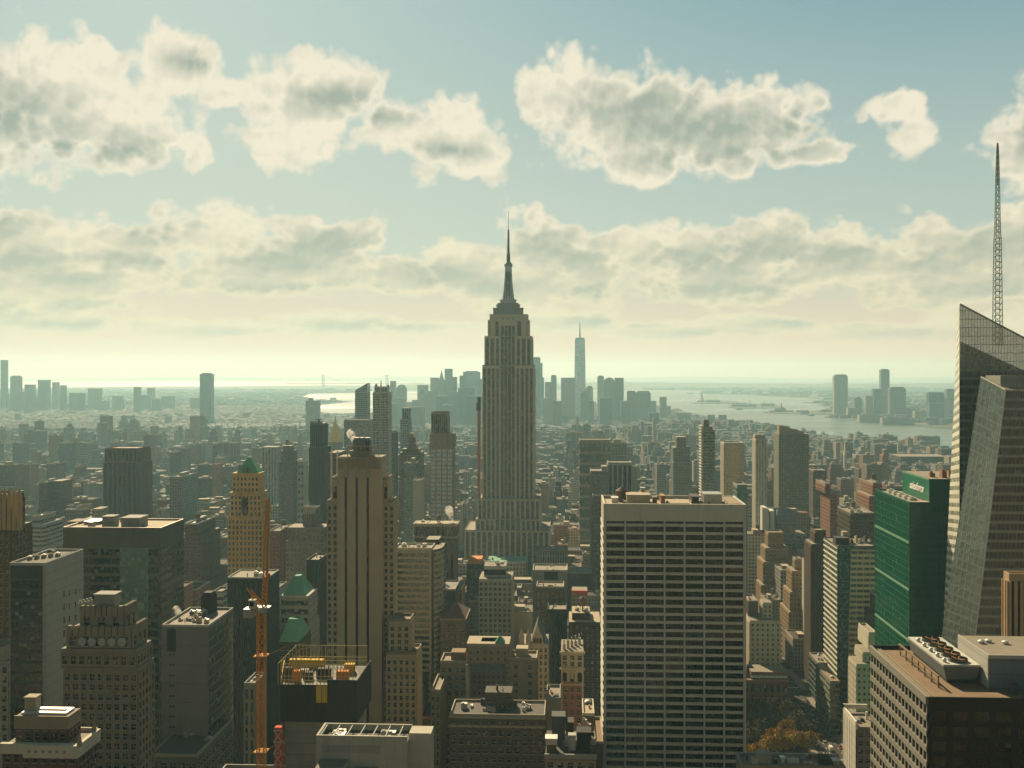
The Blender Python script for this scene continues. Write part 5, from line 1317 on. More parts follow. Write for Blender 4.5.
# right of the slot tower
Y = 700; T, bx = tower('curved_block', 'office block with pale floor bands over green glass, beside limestone tower', 'office tower', Y, [(394, 431.5, 549.5, 0, 20)], wall='buff', front=B(3.9, .44, .45, 'dark_green_glass', .12, 17), side='none', kit='pv', para='cream')
b = bx[0]; n = 7; wm = MB()
pts = [(b[1]+(X_at(441, Y)-b[1])*math.sin(k/n*1.57), b[2]+14*(1-math.cos(k/n*1.57))) for k in range(n+1)]
for k in range(n):
    (xa, ya), (xb, yb) = pts[k], pts[k+1]
    zb = Z_at(780, xa, Y)
    add_face(T, wm, ((xa, ya, zb), (xb, yb, zb), (xb, yb, b[4]-1.6), (xa, ya, b[4]-1.6)), 'bands', 9, 3.9, 0, .44, .3, 'amber_glass', 0, 1, 0, None, None)
wm.poly([(x, y, b[4]) for x, y in pts]+[(pts[-1][0], b[3], b[4]), (b[1], b[3], b[4])], m=1)
wm.build('curved_corner', ['buff', 'gravel'], T)
T, bx = tower('brown_slab', 'dark brown slab with a boxy black penthouse, right of the pale-banded green glass block', 'office tower', 722, [(426, 441.5, 539.5, 2, 16, B(20, .1, .1, 'black_glass')), (432.5, 445.5, 549, 0, 26, B(3.9, .6, .2, 'amber_glass'))], tot=True, wall='dark_brown', front=None, kit='', para=None)

T, bx = tower('classical_block', 'brown tower with a colonnaded classical crown and steam rising from its roof', 'office tower', 850,
    [(414.3, 458.6, 525, 3, 18, Sx(4.2, .5, .7)), (416, 457.5, 541, 0, 20, Sx(4.2, .55, .5))], wall='bronze_stone', front=Sx(4.2, .55, .5), kit='pvt', para='bronze_stone')
b = bx[0]; m = MB(); m.box(b[0]-1, b[1]+1, b[2]-1, b[3], b[4]-1.2, b[4]+1.0); m.box(b[0]-.8, b[1]+.8, b[2]-.8, b[3]-.5, Z_at(536.5, b[0], 853)-1, Z_at(536.5, b[0], 853)+.3); m.build('cornice', 'buff', T)

# striped tower with glass box
Y = 1000; T, bx = tower('striped_tower', 'slim tower of pale-blue windows and tan piers, tan crown and dark glass box on top', 'skyscraper', Y,
    [(431.2, 449.6, 413, 8, 18, Sx(1.9, .3, .3, 'dark_green_glass')), (429.8, 456, 434, -1, 22, Sx(5.2, .75, .6, 'black_glass')), (430.4, 455, 447, 0, 20, P(5.2, 3.9, .26, .26, .5, 'sky_glass'))], wall='buff', front=P(5.2, 3.9, .26, .26, .5, 'sky_glass'), side=P(6, 3.9, .7, .5, .3), kit='p')
for e in (1,):
    b = bx[1]; m = MB()
    for k in range(4):
        xx = b[0]+(k+.5)*(b[1]-b[0])/4; m.box(xx-1.9, xx+1.9, b[2]-1.3, b[2]-.1, b[4]-11.5, b[4]+1.2)
    m.build('crown_panels', 'buff', T)

# ------------------------------------------------------------------ the middle distance behind them
tower('fluted_tower', 'dark brown fluted tower with orange-brown piers rising beyond the louvred glass block', 'office tower', 1300,
    [(105, 150, 449, 0, 40, Sx(5.4, .45, 1.6, 'black_glass')), (103.6, 151.2, 462, -1.5, 44, Sx(6.4, .32, 1.8, 'black_glass'))], wall='flute_brown', front=None, kit='p', para='brown_brick')
tower('grid_block', 'grey grid-fronted block right of the dark fluted tower', 'office block', 1400, [(169.6, 190, 477.5, 0, 60)], wall='teal_wall', front=P(3.4, 3.8, .4, .4), side=P(4, 3.8), kit='pb')
tower('slab_block', 'pale-roofed tan slab with window columns, left of dark fluted tower', 'apartment building', 1400, [(39, 52, 483, 0, 40, P(3.4, 3.4, .5, .5)), (52, 68, 481, 14, 30)], wall='bronze', front=P(3.4, 3.4, .5, .5), kit='pb')
tower('ribbed_block', 'white ribbed block with stacked terraces, right of the ornate gothic tower', 'office block', 900, [(32.2, 44, 517.5, 0, 30), (32, 51.5, 524, -1, 34), (31, 53, 548, -2, 38)], wall='pale_concrete', front=B(3.8, .5, .4), kit='p')
tower('twin_turret_block', 'tan apartment block with twin rooftop turrets, in front of the dark fluted tower', 'apartment building', 1050, [(78, 86, 507, 8, 20), (92, 106, 509, 6, 20), (76, 108.5, 521, 0, 34)], wall='buff', front=P(3.2, 3.4, .5, .5), kit='pt')
tower('brick_tower', 'tall tan brick block right of the louvred glass block, blue-grey flank', 'apartment building', 900, [(185, 206, 525, 0, 46), (184.5, 212, 536, -1, 50)], wall='bronze', front=P(3.2, 3.4, .5, .5), side=P(3.2, 3.4), kit='pbt')
T, bx = tower('glass_slab', 'very slender green glass tower with a jagged crown, left of the spired tower', 'skyscraper', 1500,
    [(374.5, 389.5, 386.5, 2, 24, Sx(3.2, .25, .3, 'teal_glass')), (372.8, 391.5, 392, 0, 28, P(4.4, 3.6, .12, .25, .3, 'olive_glass'))], wall='glass_frame', front=P(4.4, 3.6, .12, .25, .3, 'olive_glass'), side=P(4, 3.6, .3, .3, .3, 'teal_glass'), kit='', para=None)
b = bx[0]; m = MB()
for (a, h, w) in ((376.2, 383.8, 1.8), (388.0, 384.5, 1.8), (381.0, 380.0, .6)):
    x = X_at(a, 1504); m.frustum(x-w*1.3, x+w*1.3, 1502, 1506, b[4]-1, Z_at(h, x, 1504), .4)
m.build('crown', 'glass_frame', T)
m = MB(); 
for a in (380.3, 382.2): x = X_at(a, 1499); m.box(x-.35, x+.35, 1498.4, 1499.3, 100, b[4])
m.build('fins', 'cream', T)
T, bx = tower('glass_tower', 'teal glass tower with a slanted top, left of the slender jagged-crowned tower', 'skyscraper', 2100, [(355, 370.2, 392, 0, 30)], wall='teal_wall', front=P(3.5, 3.8, .15, .3, .2, 'teal_glass'), kit='', para=None)
b = bx[0]; m = MB(); z2 = Z_at(385, b[0], 2100); m.hexa([(b[0], b[2], b[4]), (b[1], b[2], b[4]), (b[1], b[3], b[4]), (b[0], b[3], b[4]), (b[0], b[2], b[4]+3), (b[1], b[2], z2+4), (b[1], b[3], z2+4), (b[0], b[3], b[4]+3)]); m.build('slanted_crown', 'teal_glass', T)
tower('brown_block', 'broad brown slab behind the gold pyramid, left part lit orange', 'office tower', 1900, [(344, 373, 420.5, 0, 40)], wall='bronze', front=P(3.6, 3.8, .3, .4), kit='p')
tower('brown_slab', 'thin dark brown slab on the right shoulder of the slender jagged-crowned tower', 'office tower', 1450, [(391.7, 396.3, 433.2, 0, 30)], wall='dark_brown', front=P(3, 3.6, .4, .4), kit='p')
tower('glass_tower', 'thin dark-topped glass tower with an orange-lit shoulder beyond the pyramid-capped stepped tower', 'office tower', 1700, [(402, 410.6, 408, 4, 22, Sx(3.2, .4, .3)), (400.2, 411.5, 419, 0, 30)], wall='teal_wall', front=P(3.4, 3.8, .2, .3, .2, 'teal_glass'), kit='')
T, bx = tower('stepped_tower', 'stepped tan tower with a small golden pyramid cap, left of the striped tower', 'apartment building', 1250, [(408.2, 415.6, 437.5, 10, 9), (406.6, 417.3, 444, 7, 14), (402, 421, 449, 4, 20), (399.4, 424, 452.5, 0, 30)], wall='bronze', front=P(2.8, 3.3, .5, .5, .3, 'pale_glass'), kit='')
b = bx[0]; m = MB(); m.frustum(b[0]+.5, b[1]-.5, b[2]+.5, b[3]-.5, b[4], Z_at(433, b[0], 1262), .55); m.build('roof_cap', 'gilt_dull', T)
tower('slab_block', 'slim pale slab with a blank flank, just left of the striped tower', 'apartment building', 1050, [(413, 424.5, 481.5, 0, 26)], wall='pale_concrete', front=None, side=None, kit='pb')
tower('glass_tower', 'narrow green glass tower with glinting left edge, below the gold-capped stepped tower', 'apartment building', 1150, [(404, 419, 464, 0, 24)], wall='teal_wall', front=P(3.2, 3.3, .25, .35, .3, 'pale_glass'), kit='pb')
T, bx = tower('dark_tower', 'dark ribbed tower with a flat antenna platform, behind the limestone tower', 'skyscraper', 1100, [(310.2, 327.6, 423.5, 2, 22, Sx(2.0, .55, .5, 'black_glass')), (309, 330.5, 447, 0, 26, Sx(2.0, .55, .5, 'black_glass'))], wall='slate', front=Sx(2.0, .55, .5, 'black_glass'), kit='')
b = bx[0]; m = MB(); x = (b[0]+b[1])/2
for k in range(9):
    xx = b[0]+(k+.5)*(b[1]-b[0])/9; m.box(xx-.5, xx+.5, b[2]-.6, b[2]+.5, b[4]-2, b[4]+2.2)
m.build('crown_fins', 'slate', T)
m = MB(); m.box(x-.8, x+.8, 1112, 1114, b[4], b[4]+3.6); m.box(x-3.4, x+3.4, 1110.5, 1115, b[4]+3.6, b[4]+4.4); m.build('antenna_platform', 'charcoal', T)
# gold pyramid
T, bx = tower('pyramid_tower', 'stone tower whose tall gilded pyramid roof shows left of the limestone tower', 'office tower', 1750, [(328.3, 342.5, 442.2, 0, 24), (325, 345, 449, -2, 40)], wall='concrete', front=P(3, 3.6), kit='')
b = bx[0]; m = MB(); xm, ym = (b[0]+b[1])/2, (b[2]+b[3])/2; zt = Z_at(420, xm, ym)
h = (b[1]-b[0])/2
m.cyl(xm, ym, b[4], zt, h*1.2, .9, n=8, ph=math.pi/8); m.build('gilded_roof', 'gilt', T)
m = MB(); m.cyl(xm, ym, zt, Z_at(417.6, xm, ym), .9, .9, n=8); m.cyl(xm, ym, Z_at(417.6, xm, ym), Z_at(415.5, xm, ym), .9, .05, n=8); m.build('lantern', 'gilt', T)
tower('apartment_tower', 'grey-green apartment tower with a stepped shaggy top, left of the dark ribbed tower', 'apartment building', 1300, [(283, 294, 446, 5, 16), (281, 297, 451, 3, 22), (279, 299, 462, 0, 28)], wall='olive', front=P(3, 3.2, .45, .45, .3, 'pale_glass'), kit='t')
T, bx = tower('lattice_tower', 'pale tower with a diamond-lattice front beside the dark ribbed tower', 'office tower', 1200, [(297.5, 308, 462.8, 0, 20)], wall='pale_concrete', front=None, kit='p')
b = bx[0]; m = MB(); 
for k in range(26):
    for j in range(2):
        xa = b[0]+(b[1]-b[0])*j/2; xb = b[0]+(b[1]-b[0])*(j+1)/2; xm = (xa+xb)/2; z = b[4]-2-k*7
        m.quad((xm, b[2]-.08, z-6), (xb-.6, b[2]-.08, z-3), (xm, b[2]-.08, z), (xa+.6, b[2]-.08, z-3))
o = m.build('window', 'window_glass', T)
T, bx = tower('white_fin_block', 'block with two bright white vertical fins peeking out left of the limestone tower', 'office block', 900, [(328.5, 345, 452.8, 0, 30)], wall='bronze', front=P(3.4, 3.6), kit='')
b = bx[0]; m = MB()
for a in (331.5, 337.4): x = X_at(a, 899); m.box(x-.7, x+.7, 898.6, 899.9, 60, b[4]+1.5)
m.build('fins', 'white_stone', T)
tower('grey_slab', 'broad hazy grey slab tower standing alone beyond the dark ribbed tower', 'apartment building', 4000, [(308.5, 313, 398, 8, 12, P(4, 4)), (305.7, 320.4, 400.6, 0, 30)], wall='concrete', front=P(5, 4), kit='')
tower('hazy_block', 'pair-like pale slab with vertical stripes in front of the apartment tower with the shaggy top', 'apartment building', 1700, [(262, 281, 447, 0, 26)], wall='pale_concrete', front=Sx(5, .5), kit='')

# ------------------------------------------------------------------ centre foreground
T, bx = tower('cream_grid_block', 'cream stone block with a regular window grid and lit left edge, below the spired tower', 'office block', 800, [(484, 506, 566, 9, 16, B(9, .3, .2, 'black_glass')), (478.8, 511.6, 579, 0, 30, P(3.4, 3.9, .38, .42, .5))], wall='cream', front=P(3.4, 3.9, .38, .42, .5), kit='v', para='cream')
T, bx = tower('orange_top_block', 'small dark block with an orange tarpaulined roof box, left of cream grid block', 'building', 950, [(466.6, 484, 564, 0, 22)], wall='slate', front=P(3.2, 3.6, .3, .4), kit='')
b = bx[0]; m = MB(); m.box(b[0]+2, b[1]-.5, b[2]+1, b[3]-3, b[4], b[4]+4.2); m.build('roof_tarpaulin', 'orange_paint', T)
tower('green_roof_block', 'low long building with a weathered green roof at the foot of the spired tower', 'building', 1150, [(487, 527, 561.5, 0, 34)], wall='cream', front=P(3.6, 4, .4, .4), roofmat='copper_green', kit='v')
T, bx = tower('grey_panel_block', 'plain grey block with a dark square panel at its top, right of cream grid block', 'office block', 800, [(532.7, 567.4, 571.5, 0, 26)], wall='concrete', front=None, kit='p', para='pale_concrete')
b = bx[0]; m = MB(); m.box(X_at(544.3, 800), X_at(557.8, 800), 799.8, 799.99, Z_at(583, b[0], 800), Z_at(571.6, b[0], 800)); m.build('dark_panel', 'charcoal', T)
m = MB(); m.box(X_at(537, 799), X_at(563.5, 799), 797.6, 799.7, Z_at(586.5, b[0], 800), Z_at(584.5, b[0], 800)); m.build('ledge', 'rust_roof', T)
T, bx = tower('tan_slab', 'tan panelled slab standing directly in front of the grey panel block', 'office block', 770, [(536.3, 564, 588, 0, 20, P(3.4, 6, .5, .4, .3, 'amber_glass'))], wall='bronze', front=P(3.4, 6, .5, .4, .3, 'amber_glass'), kit='p', para='buff')
tower('black_slab', 'black featureless slab in front of the tan panelled slab', 'office block', 735, [(547.5, 566.6, 611, 0, 20)], wall='charcoal', front=Sx(1.6, .3, .12, 'black_glass'), kit='p', para='charcoal')
T, bx = tower('pyramid_roof_block', 'tan block with a dark red-brown pyramid roof, right of dark brown slab', 'office block', 700, [(440.5, 469.8, 619.5, 0, 30)], tot=True, wall='bronze', front=P(3.2, 3.8, .45, .45), side=P(3.2, 3.8), kit='', para=None)
b = bx[0]; m = MB(); m.frustum(b[0], b[1], b[2], b[3], b[4]+.7, Z_at(603, b[0], 712), .12); m.build('pyramid_roof', 'dark_red_roof', T)
m = MB(); m.box(b[0]-.5, b[1]+.5, b[2]-.5, b[3]+.5, b[4]-.5, b[4]+.7); m.build('cornice', 'tan', T)
T, bx = tower('gabled_block', 'neo-gothic loft block with a steep gabled roof and twin turrets', 'loft building', 620, [(519.5, 548, 644, 0, 24)], wall='buff', front=P(2.9, 3.8, .5, .4), kit='', para=None)
b = bx[0]; xm = X_at(537.5, 620); ga, gb = X_at(530.5, 620), X_at(545, 620); za = Z_at(623.5, xm, 620); zb_ = b[4]-2
m = MB(); m.poly([(ga, b[2]-.4, zb_), (gb, b[2]-.4, zb_), (xm, b[2]-.4, za)]); m.poly([(gb, b[2]+.4, zb_), (ga, b[2]+.4, zb_), (xm, b[2]+.4, za)]); m.build('gable', 'buff', T)
m = MB(); m.quad((ga-.5, b[2]+.1, zb_), (xm, b[2]+.1, za-.3), (xm, b[3], za-.3), (ga-.5, b[3], zb_)); m.quad((gb+.5, b[2]+.1, zb_), (gb+.5, b[3], zb_), (xm, b[3], za-.3), (xm, b[2]+.1, za-.3)); m.build('gabled_roof', 'slate', T)
for a in (521.5, 528.5):
    x = X_at(a, 620); m = MB(); m.cyl(x, 621, b[4]-4, b[4]+4, 1.5, n=8); m.cyl(x, 621, b[4]+4, b[4]+9, 1.6, .05, n=8); m.build('turret', 'buff', T)
for k in range(3):
    x = X_at(534.5+k*3.0, 619); m = MB(); m.box(x-.6, x+.6, 619.3, 619.55, b[4]+.5, b[4]+3.4); m.build('gable_window', 'window_glass', T)

# narrow ornate tower
T, bx = tower('ornate_tower', 'narrow ornate red-brick and limestone tower with arched top windows, left of white gridded slab', 'loft building', 560, [(561, 583.6, 651, 0, 24)], wall='buff', front=None, kit='', para=None)
b = bx[0]; x0, x1, y0, y1, z1 = b[:5]; wm = MB(); zb = Z_at(785, x0, y0)
wm.box(x0+1.3, x1-1.3, y0-.15, y0-.01, zb, z1-16, m=1)
add_face(T, wm, ((x0+.9, y0-.16, zb), (x1-.9, y0-.16, zb), (x1-.9, y0-.16, z1-18), (x0+.9, y0-.16, z1-18)), 'panes', 3.3, 3.9, .55, .45, .25, 'window_glass', 1, .8, 0, 3, None)
wm.box(x0-.7, x1+.7, y0-1.1, y0-.02, z1-9.6, z1-8.6); wm.box(x0-.7, x1+.7, y0-1.1, y0-.02, z1-1.6, z1-.2); wm.box(x0-.5, x1+.5, y0-.9, y0-.02, z1-17.6, z1-16.9)
wm.build('facing', ['buff', 'brick_face'], T)
for k in range(3):
    xc = x0+(x1-x0)*(k+.5)/3; m = MB(); w = 1.15
    pts = [(xc-w, y0-.2, z1-15.8), (xc+w, y0-.2, z1-15.8)]+[(xc+w*math.cos(t*math.pi/8), y0-.2, z1-12.2+w*math.sin(t*math.pi/8)) for t in range(9)]
    m.poly(pts); m.poly([(p[0], p[1]+.18, p[2]) for p in pts][::-1]); m.build('arched_window', 'window_glass', T)
    for j in range(2):
        PANES.append((T, [Vector((xc-1.0, y0-.05, z1-7.8+j*3.2)), Vector((xc+1.0, y0-.05, z1-7.8+j*3.2)), Vector((xc+1.0, y0-.05, z1-5.6+j*3.2)), Vector((xc-1.0, y0-.05, z1-5.6+j*3.2))], Vector((0, -1, 0)), 'window_glass', 'window'))
r = random.Random(11)
for k in range(5):
    m = MB(); a = x0+1+k*2; m.box(a, a+1.4, y0+2+k*3, y0+4+k*3, z1, z1+r.uniform(2, 4.5)); m.box(a+.2, a+.9, y0+2.3+k*3, y0+3+k*3, z1+2, z1+5.2); m.build('roof_vent', r.choice(['pale_concrete', 'buff', 'steel']), T)
m = MB(); m.box(x0-.4, x1+.4, y0+9, y1, Z_at(716, x0, y0)-3, Z_at(716, x0, y0)); 

# big tan complex in the bottom centre
T, bx = tower('tan_complex', 'large stepped tan complex of blocks in the bottom centre, under cream grid block', 'office block', 520,
    [(467.5, 508.5, 646, 6, 15, P(3.3, 3.8, .7, .62)), (440.3, 466.4, 663, 4, 15, P(3.3, 3.8, .5, .45)), (508.7, 537, 660, 5, 14, P(7, 3.8, .75, .5)), (438, 540, 730, 2, 44)], wall='tan', front=P(3.3, 3.8, .5, .45), kit='', para=None)
x0, x1 = bx[0][0], bx[0][1]; z = bx[0][4]
m = MB(); m.box(X_at(481, 530), X_at(503, 530), 530, 538, z, z+1.2); m.build('terrace', 'rust_roof', T)
m = MB(); xa = X_at(500, 528); m.box(xa-2.2, xa+2.2, 526, 531, z, z+1.5); m.frustum(xa-2.4, xa+2.4, 526, 531, z+1.5, z+4.6, .1); m.build('small_pyramid', 'copper_green', T)
m = MB(); m.box(bx[0][0]-.4, bx[0][1]+.4, bx[0][2]-.3, bx[0][3], z-.2, z+1.2); m.build('parapet', 'buff', T)
b = bx[1]; m = MB(); m.box(X_at(451, 528), X_at(465, 528), 528, 536, b[4], b[4]+4.2); m.build('penthouse', 'rust_roof', T)
roof_kit(T, b[0], b[1], b[2], b[3], b[4], mats=('gravel', 'buff'), kit='p'); b = bx[2]; roof_kit(T, b[0], b[1], b[2], b[3], b[4], mats=('gravel', 'buff'), kit='p')
m = MB(); xx = X_at(466.9, 522.5); m.box(xx-.5, xx+.5, 521.5, 523.3, 40, bx[0][4]-8); m.build('flue', 'pale_concrete', T)
b = bx[2]; m = MB(); m.box(X_at(516, 529), X_at(528, 529), 529, 536, b[4], b[4]+4.5); m.build('penthouse', 'buff', T)
T, bx = tower('loft_block', 'wide tan loft block with a rooftop pavilion, lowest in the bottom centre', 'office block', 470, [(484.7, 511.5, 692.5, 10, 10, P(3, 3.6, .5, .4)), (449.8, 545, 716.5, 0, 21)], wall='bronze', front=P(3.4, 3.9, .5, .45, .5), kit='', para=None, roofmat='tar')
b = bx[1]; roof_kit(T, b[0], b[1], b[2], b[3], b[4], mats=('gravel', 'buff'), kit='p', parapet=1.0)
m = MB(); m.box(b[0]-.4, b[1]+.4, b[2]-.7, b[2]-.01, b[4]-4.6, b[4]-3.8); m.box(b[0]-.4, b[1]+.4, b[2]-.7, b[2]-.01, b[4]-.9, b[4]+.3); m.build('cornice', 'buff', T)
r = random.Random(5)
for k in range(14):
    m = MB(); a = b[0]+3+r.uniform(0, 36); y = b[2]+2+r.uniform(0, 15); h = r.uniform(.8, 2.6); w = r.uniform(1, 3.5); m.box(a, a+w, y, y+r.uniform(1, 3), b[4], b[4]+h); m.box(a+.2, a+w*.5, y+.2, y+.9, b[4]+h, b[4]+h+.4)
    m.build('air_unit', r.choice(['steel', 'white_metal', 'pale_concrete', 'rust', 'slate']), T)
tower('low_wing', 'small tan wing with four windows per floor left of the wide loft block', 'building', 500, [(431, 440, 692, 0, 26)], wall='tan', front=P(2.2, 3.8, .5, .45), kit='p', para='buff')
tower('light_well_block', 'small plain tan block with a bright parapet left of the narrow ornate tower', 'building', 515, [(546, 560.5, 700, 0, 22)], wall='tan', front=None, kit='pv')

# bottom: building with rooftop machinery
T, bx = tower('machine_roof_building', 'low building crowded with rooftop tanks and machinery, left of the white gridded slab', 'building', 380, [(545.3, 596, 755.5, 0, 26)], wall='tan', front=P(3.3, 4.2, .45, .45, .4), kit='', para=None, roofmat='tar')
b = bx[0]; m = MB(); m.box(b[0]-.3, b[1]+.3, b[2]-.8, b[2]-.01, b[4]-.9, b[4]+.6); m.build('cornice', 'concrete', T)
def rb(nm, a, c, ya, yb, z0, h, mt):
    y = 380+ya; m = MB(); m.box(X_at(a, y), X_at(c, y), y, 380+yb, z0, z0+h); m.box(X_at(a, y)-.15, X_at(c, y)+.15, y-.15, 380+yb+.15, z0+h, z0+h+.25); m.build(nm, mt, T)
z = b[4]
rb('stair_house', 546.5, 556.5, 2, 6, z, 2.6, 'bronze'); rb('cabin', 545.5, 557, 2, 6.5, z+2.9, 2.0, 'white_metal')
rb('tall_tank_house', 552, 565, 14, 20, z, 9, 'slate'); rb('duct_box', 568.5, 575.5, 5, 8, z, 5.2, 'pale_concrete'); rb('machine_house', 577, 591, 6, 12, z, 6.0, 'charcoal')
rb('machine_house', 566, 573.5, 12, 18, z, 7.5, 'dark_brown'); rb('roof_shed', 590, 595.5, 2, 8, z, 3.0, 'bronze')
r = random.Random(2)
for k in range(16):
    m = MB(); a = X_at(553+r.uniform(0, 38), 392); y = 384+r.uniform(0, 24); h = r.uniform(1, 6); m.box(a, a+r.uniform(.5, 1.8), y, y+r.uniform(.5, 2), z, z+h); m.cyl(a+.4, y+.4, z+h, z+h+.8, .35, n=7); m.build('roof_pipe', r.choice(['white_metal', 'pale_concrete', 'steel', 'buff']), T)
tower('lit_roof_block', 'small block with a bright sunlit flat roof beside the rooftop machinery', 'building', 450, [(582.5, 594.5, 716, 0, 20)], wall='bronze', front=None, kit='pb', para='cream', roofmat='pale_roof')
tower('sunlit_ledge_block', 'little block with a golden sunlit ledge against the white gridded slab', 'building', 470, [(594.5, 603.2, 744, 0, 34)], wall='bronze', front=None, kit='p', para='buff', roofmat='rust_roof')
tower('dark_loft', 'tall dark brown loft block with a jumble of roof sheds behind the narrow ornate tower', 'loft building', 690, [(572, 590, 613, 6, 20), (569, 600.5, 622, 0, 30)], wall='dark_brown', front=P(3.3, 3.6, .5, .5), kit='vt', roofmat='pale_roof')
T, bx = tower('red_top_building', 'small building with a bright red roof band beyond the dark loft block', 'building', 900, [(572, 587.5, 591.5, 0, 20)], wall='tan', front=P(3.3, 3.6), kit='')
b = bx[0]; m = MB(); m.box(b[0]-.3, b[1]+.3, b[2]-.6, b[2]+1.5, b[4]-2.2, b[4]+.8); m.build('red_band', 'red_paint', T)

# flat pale building under the limestone tower
T, bx = tower('pale_rooftop_building', 'pale concrete building with an open machine-filled roof well below the limestone tower', 'office block', 330, [(316, 407, 742.5, 0, 12)], wall='roof_concrete', front=None, kit='', para=None, roofmat='tar')
b = bx[0]; x0, x1, y0, y1, z1 = b[:5]; m = MB()
m.box(x0, x1, y0-.02, y0+.7, z1, z1+2.0); m.box(x0, x0+.7, y0+.72, y1, z1, z1+1.98); m.box(x0+.72, x1, y1-.7, y1, z1, z1+1.96); m.box(x1+.02, X_at(431, 334), 334, y1-1, 0, z1+1.8, m=0); m.build('roof_wall', 'roof_concrete', T)
m = MB(); m.box(X_at(323, y0), X_at(380, y0), y0-.15, y0-.03, z1-3.2, z1-.9); m.build('louvre_band', 'steel', T)
m = MB(); m.box(X_at(315, 322), X_at(343, 322), 322, 330, 0, z1-5.2, mt=1); m.box(X_at(352, 325), X_at(375, 325), 325, 329.9, 0, z1-7.4, mt=1); m.build('lower_wing', ['roof_concrete', 'gravel'], T)
r = random.Random(9)
for k in range(7): 
    m = MB(); x = x0+1+k*(x1-x0-2)/6.5; m.box(x, x+.3, y0+.7, y1-.8, z1+1.4, z1+1.75); m.build('roof_beam', 'pale_concrete', T)
for k in range(10):
    m = MB(); x = x0+1.5+r.uniform(0, x1-x0-6); y = y0+1.5+r.uniform(0, 5); h = r.uniform(.6, 1.5); m.box(x, x+r.uniform(1.5, 4), y, y+r.uniform(1.5, 4), z1, z1+h); m.cyl(x+.8, y+.8, z1+h, z1+h+.3, .6, n=8); m.build('air_unit', r.choice(['steel', 'white_metal', 'slate', 'pale_concrete']), T)

# rooftop in the bottom right, in front of the park
T, bx = tower('flat_roof_building', 'flat roof strewn with sheds and vents below the yellow trees', 'building', 430, [(740, 846, 766, 0, 11)], wall='tan', front=None, kit='', para=None, roofmat='gravel')
b = bx[0]; x0, x1, y0, y1, z1 = b[:5]
m = MB(); m.box(x0, x1, y1-.6, y1, z1, z1+1.3); m.box(x0, x0+.6, y0, y1-.62, z1, z1+1.28); m.build('parapet', 'steel', T)
for (a, c, ya, yb, h, mt) in ((757, 771, 4, 10, 5.0, 'concrete'), (752, 758, 3, 7, 2.4, 'pale_concrete'), (781, 785, 6, 9, 2.5, 'white_metal'), (821, 831, 3, 12, 3.0, 'charcoal'), (788, 799, 5, 9, 1.2, 'pale_concrete'), (833, 840, 4, 9, 1.8, 'steel'), (801, 805, 8, 11, 1.6, 'blue_grey')):
    ya, yb = ya*.55, yb*.55+1; h = h*.7; y = 430+ya; m = MB(); m.box(X_at(a, y), X_at(c, y), y, 430+yb, z1, z1+h); m.box(X_at(a, y)-.2, X_at(c, y)+.2, y-.2, 430+yb+.2, z1+h, z1+h+.3); m.build('roof_shed', mt, T)
r = random.Random(13)
for k in range(22):
    m = MB(); x = x0+2+r.uniform(0, x1-x0-5); y = y0+1+r.uniform(0, 8); h = r.uniform(.4, 1.4); m.box(x, x+r.uniform(.4, 2), y, y+r.uniform(.4, 1.5), z1, z1+h); m.cyl(x+.3, y+.3, z1+h, z1+h+.4, .3, n=7); m.build('roof_vent', r.choice(['white_metal', 'steel', 'buff', 'terracotta', 'pale_concrete', 'charcoal']), T)

# ------------------------------------------------------------------ right of the gridded slab
T, bx = tower('telephone_block', 'massive stepped tan brick block with plain penthouse, right of the white gridded slab', 'office block', 1090,
    [(765, 783.5, 533.5, 16, 18, P(3.4, 4, .8, .7)), (760.5, 789, 548, 10, 28), (757, 793, 562, 5, 36), (756, 793.5, 585, 0, 30)], wall='sun_brick', front=P(3.0, 3.8, .55, .5, .3), side=P(3.0, 3.8, .55, .5, .3), kit='p', para='sun_brick')
T, bx = tower('stepped_block', 'tan stepped block with sunlit white cube penthouse, between brick block and brown fluted tower', 'office block', 965,
    [(792.5, 801.5, 560, 12, 12, P(4, 4, .9, .9)), (786.5, 806, 571, 6, 24), (783, 807, 592, 3, 32), (780, 808, 612, 0, 40)], wall='sun_brick', front=P(3.0, 3.8, .55, .5, .3), side=P(3.2, 3.8, .5, .5, .3), kit='p', para='buff')
T, bx = tower('brown_fluted_tower', 'dark brown fluted brick tower left of the banded glass block', 'office tower', 880, [(810.5, 826, 531.5, 4, 18, Sx(3.2, .55, .8, 'black_glass')), (805, 824.5, 544, 0, 24, Sx(2.9, .55, .9, 'black_glass'))], tot=True, wall='fluted_brown', front=Sx(2.9, .55, .9, 'black_glass'), side=Sx(3.5, .6, .8, 'black_glass'), kit='p', para='fluted_brown')
# banded glass block: sunlit left flank, glassy corner, tan-banded front
Y = 800; T, bx = tower('banded_block', 'glass block with white-lined slanting flank and tan-banded front, left of the emerald tower', 'office tower', Y, [(837.4, 876.5, 547, 0, 42)], wall='olive', front=None, side=None, kit='p', para='charcoal', parapet=.8)
b = bx[0]; x0, x1, y0, y1, z1 = b[:5]; wm = MB(); zb = Z_at(780, x0, y0); zg = zb
xe = X_at(851, Y); xe2 = X_at(844.5, Y)
add_face(T, wm, ((x0, y0, zb), (xe2, y0, zb), (xe, y0, z1-1), (x0, y0, z1-1)), 'bands', 3, 4.0, 0, .15, .15, 'dark_green_glass', 0, 1, 0, None, None)
add_face(T, wm, ((xe2, y0, zb), (x1, y0, zb), (x1, y0, z1-2), (xe, y0, z1-2)), 'panes', 5.2, 4.0, .08, .5, .4, 'pale_olive', 1, 1, 0, None, None)
add_face(T, wm, ((x0, y1, zb), (x0, y0, zb), (x0, y0, z1-1), (x0, y1, z1-1)), 'bands', 3, 4.0, 0, .28, .55, 'olive_flank', 2, 1, 0, None, None)
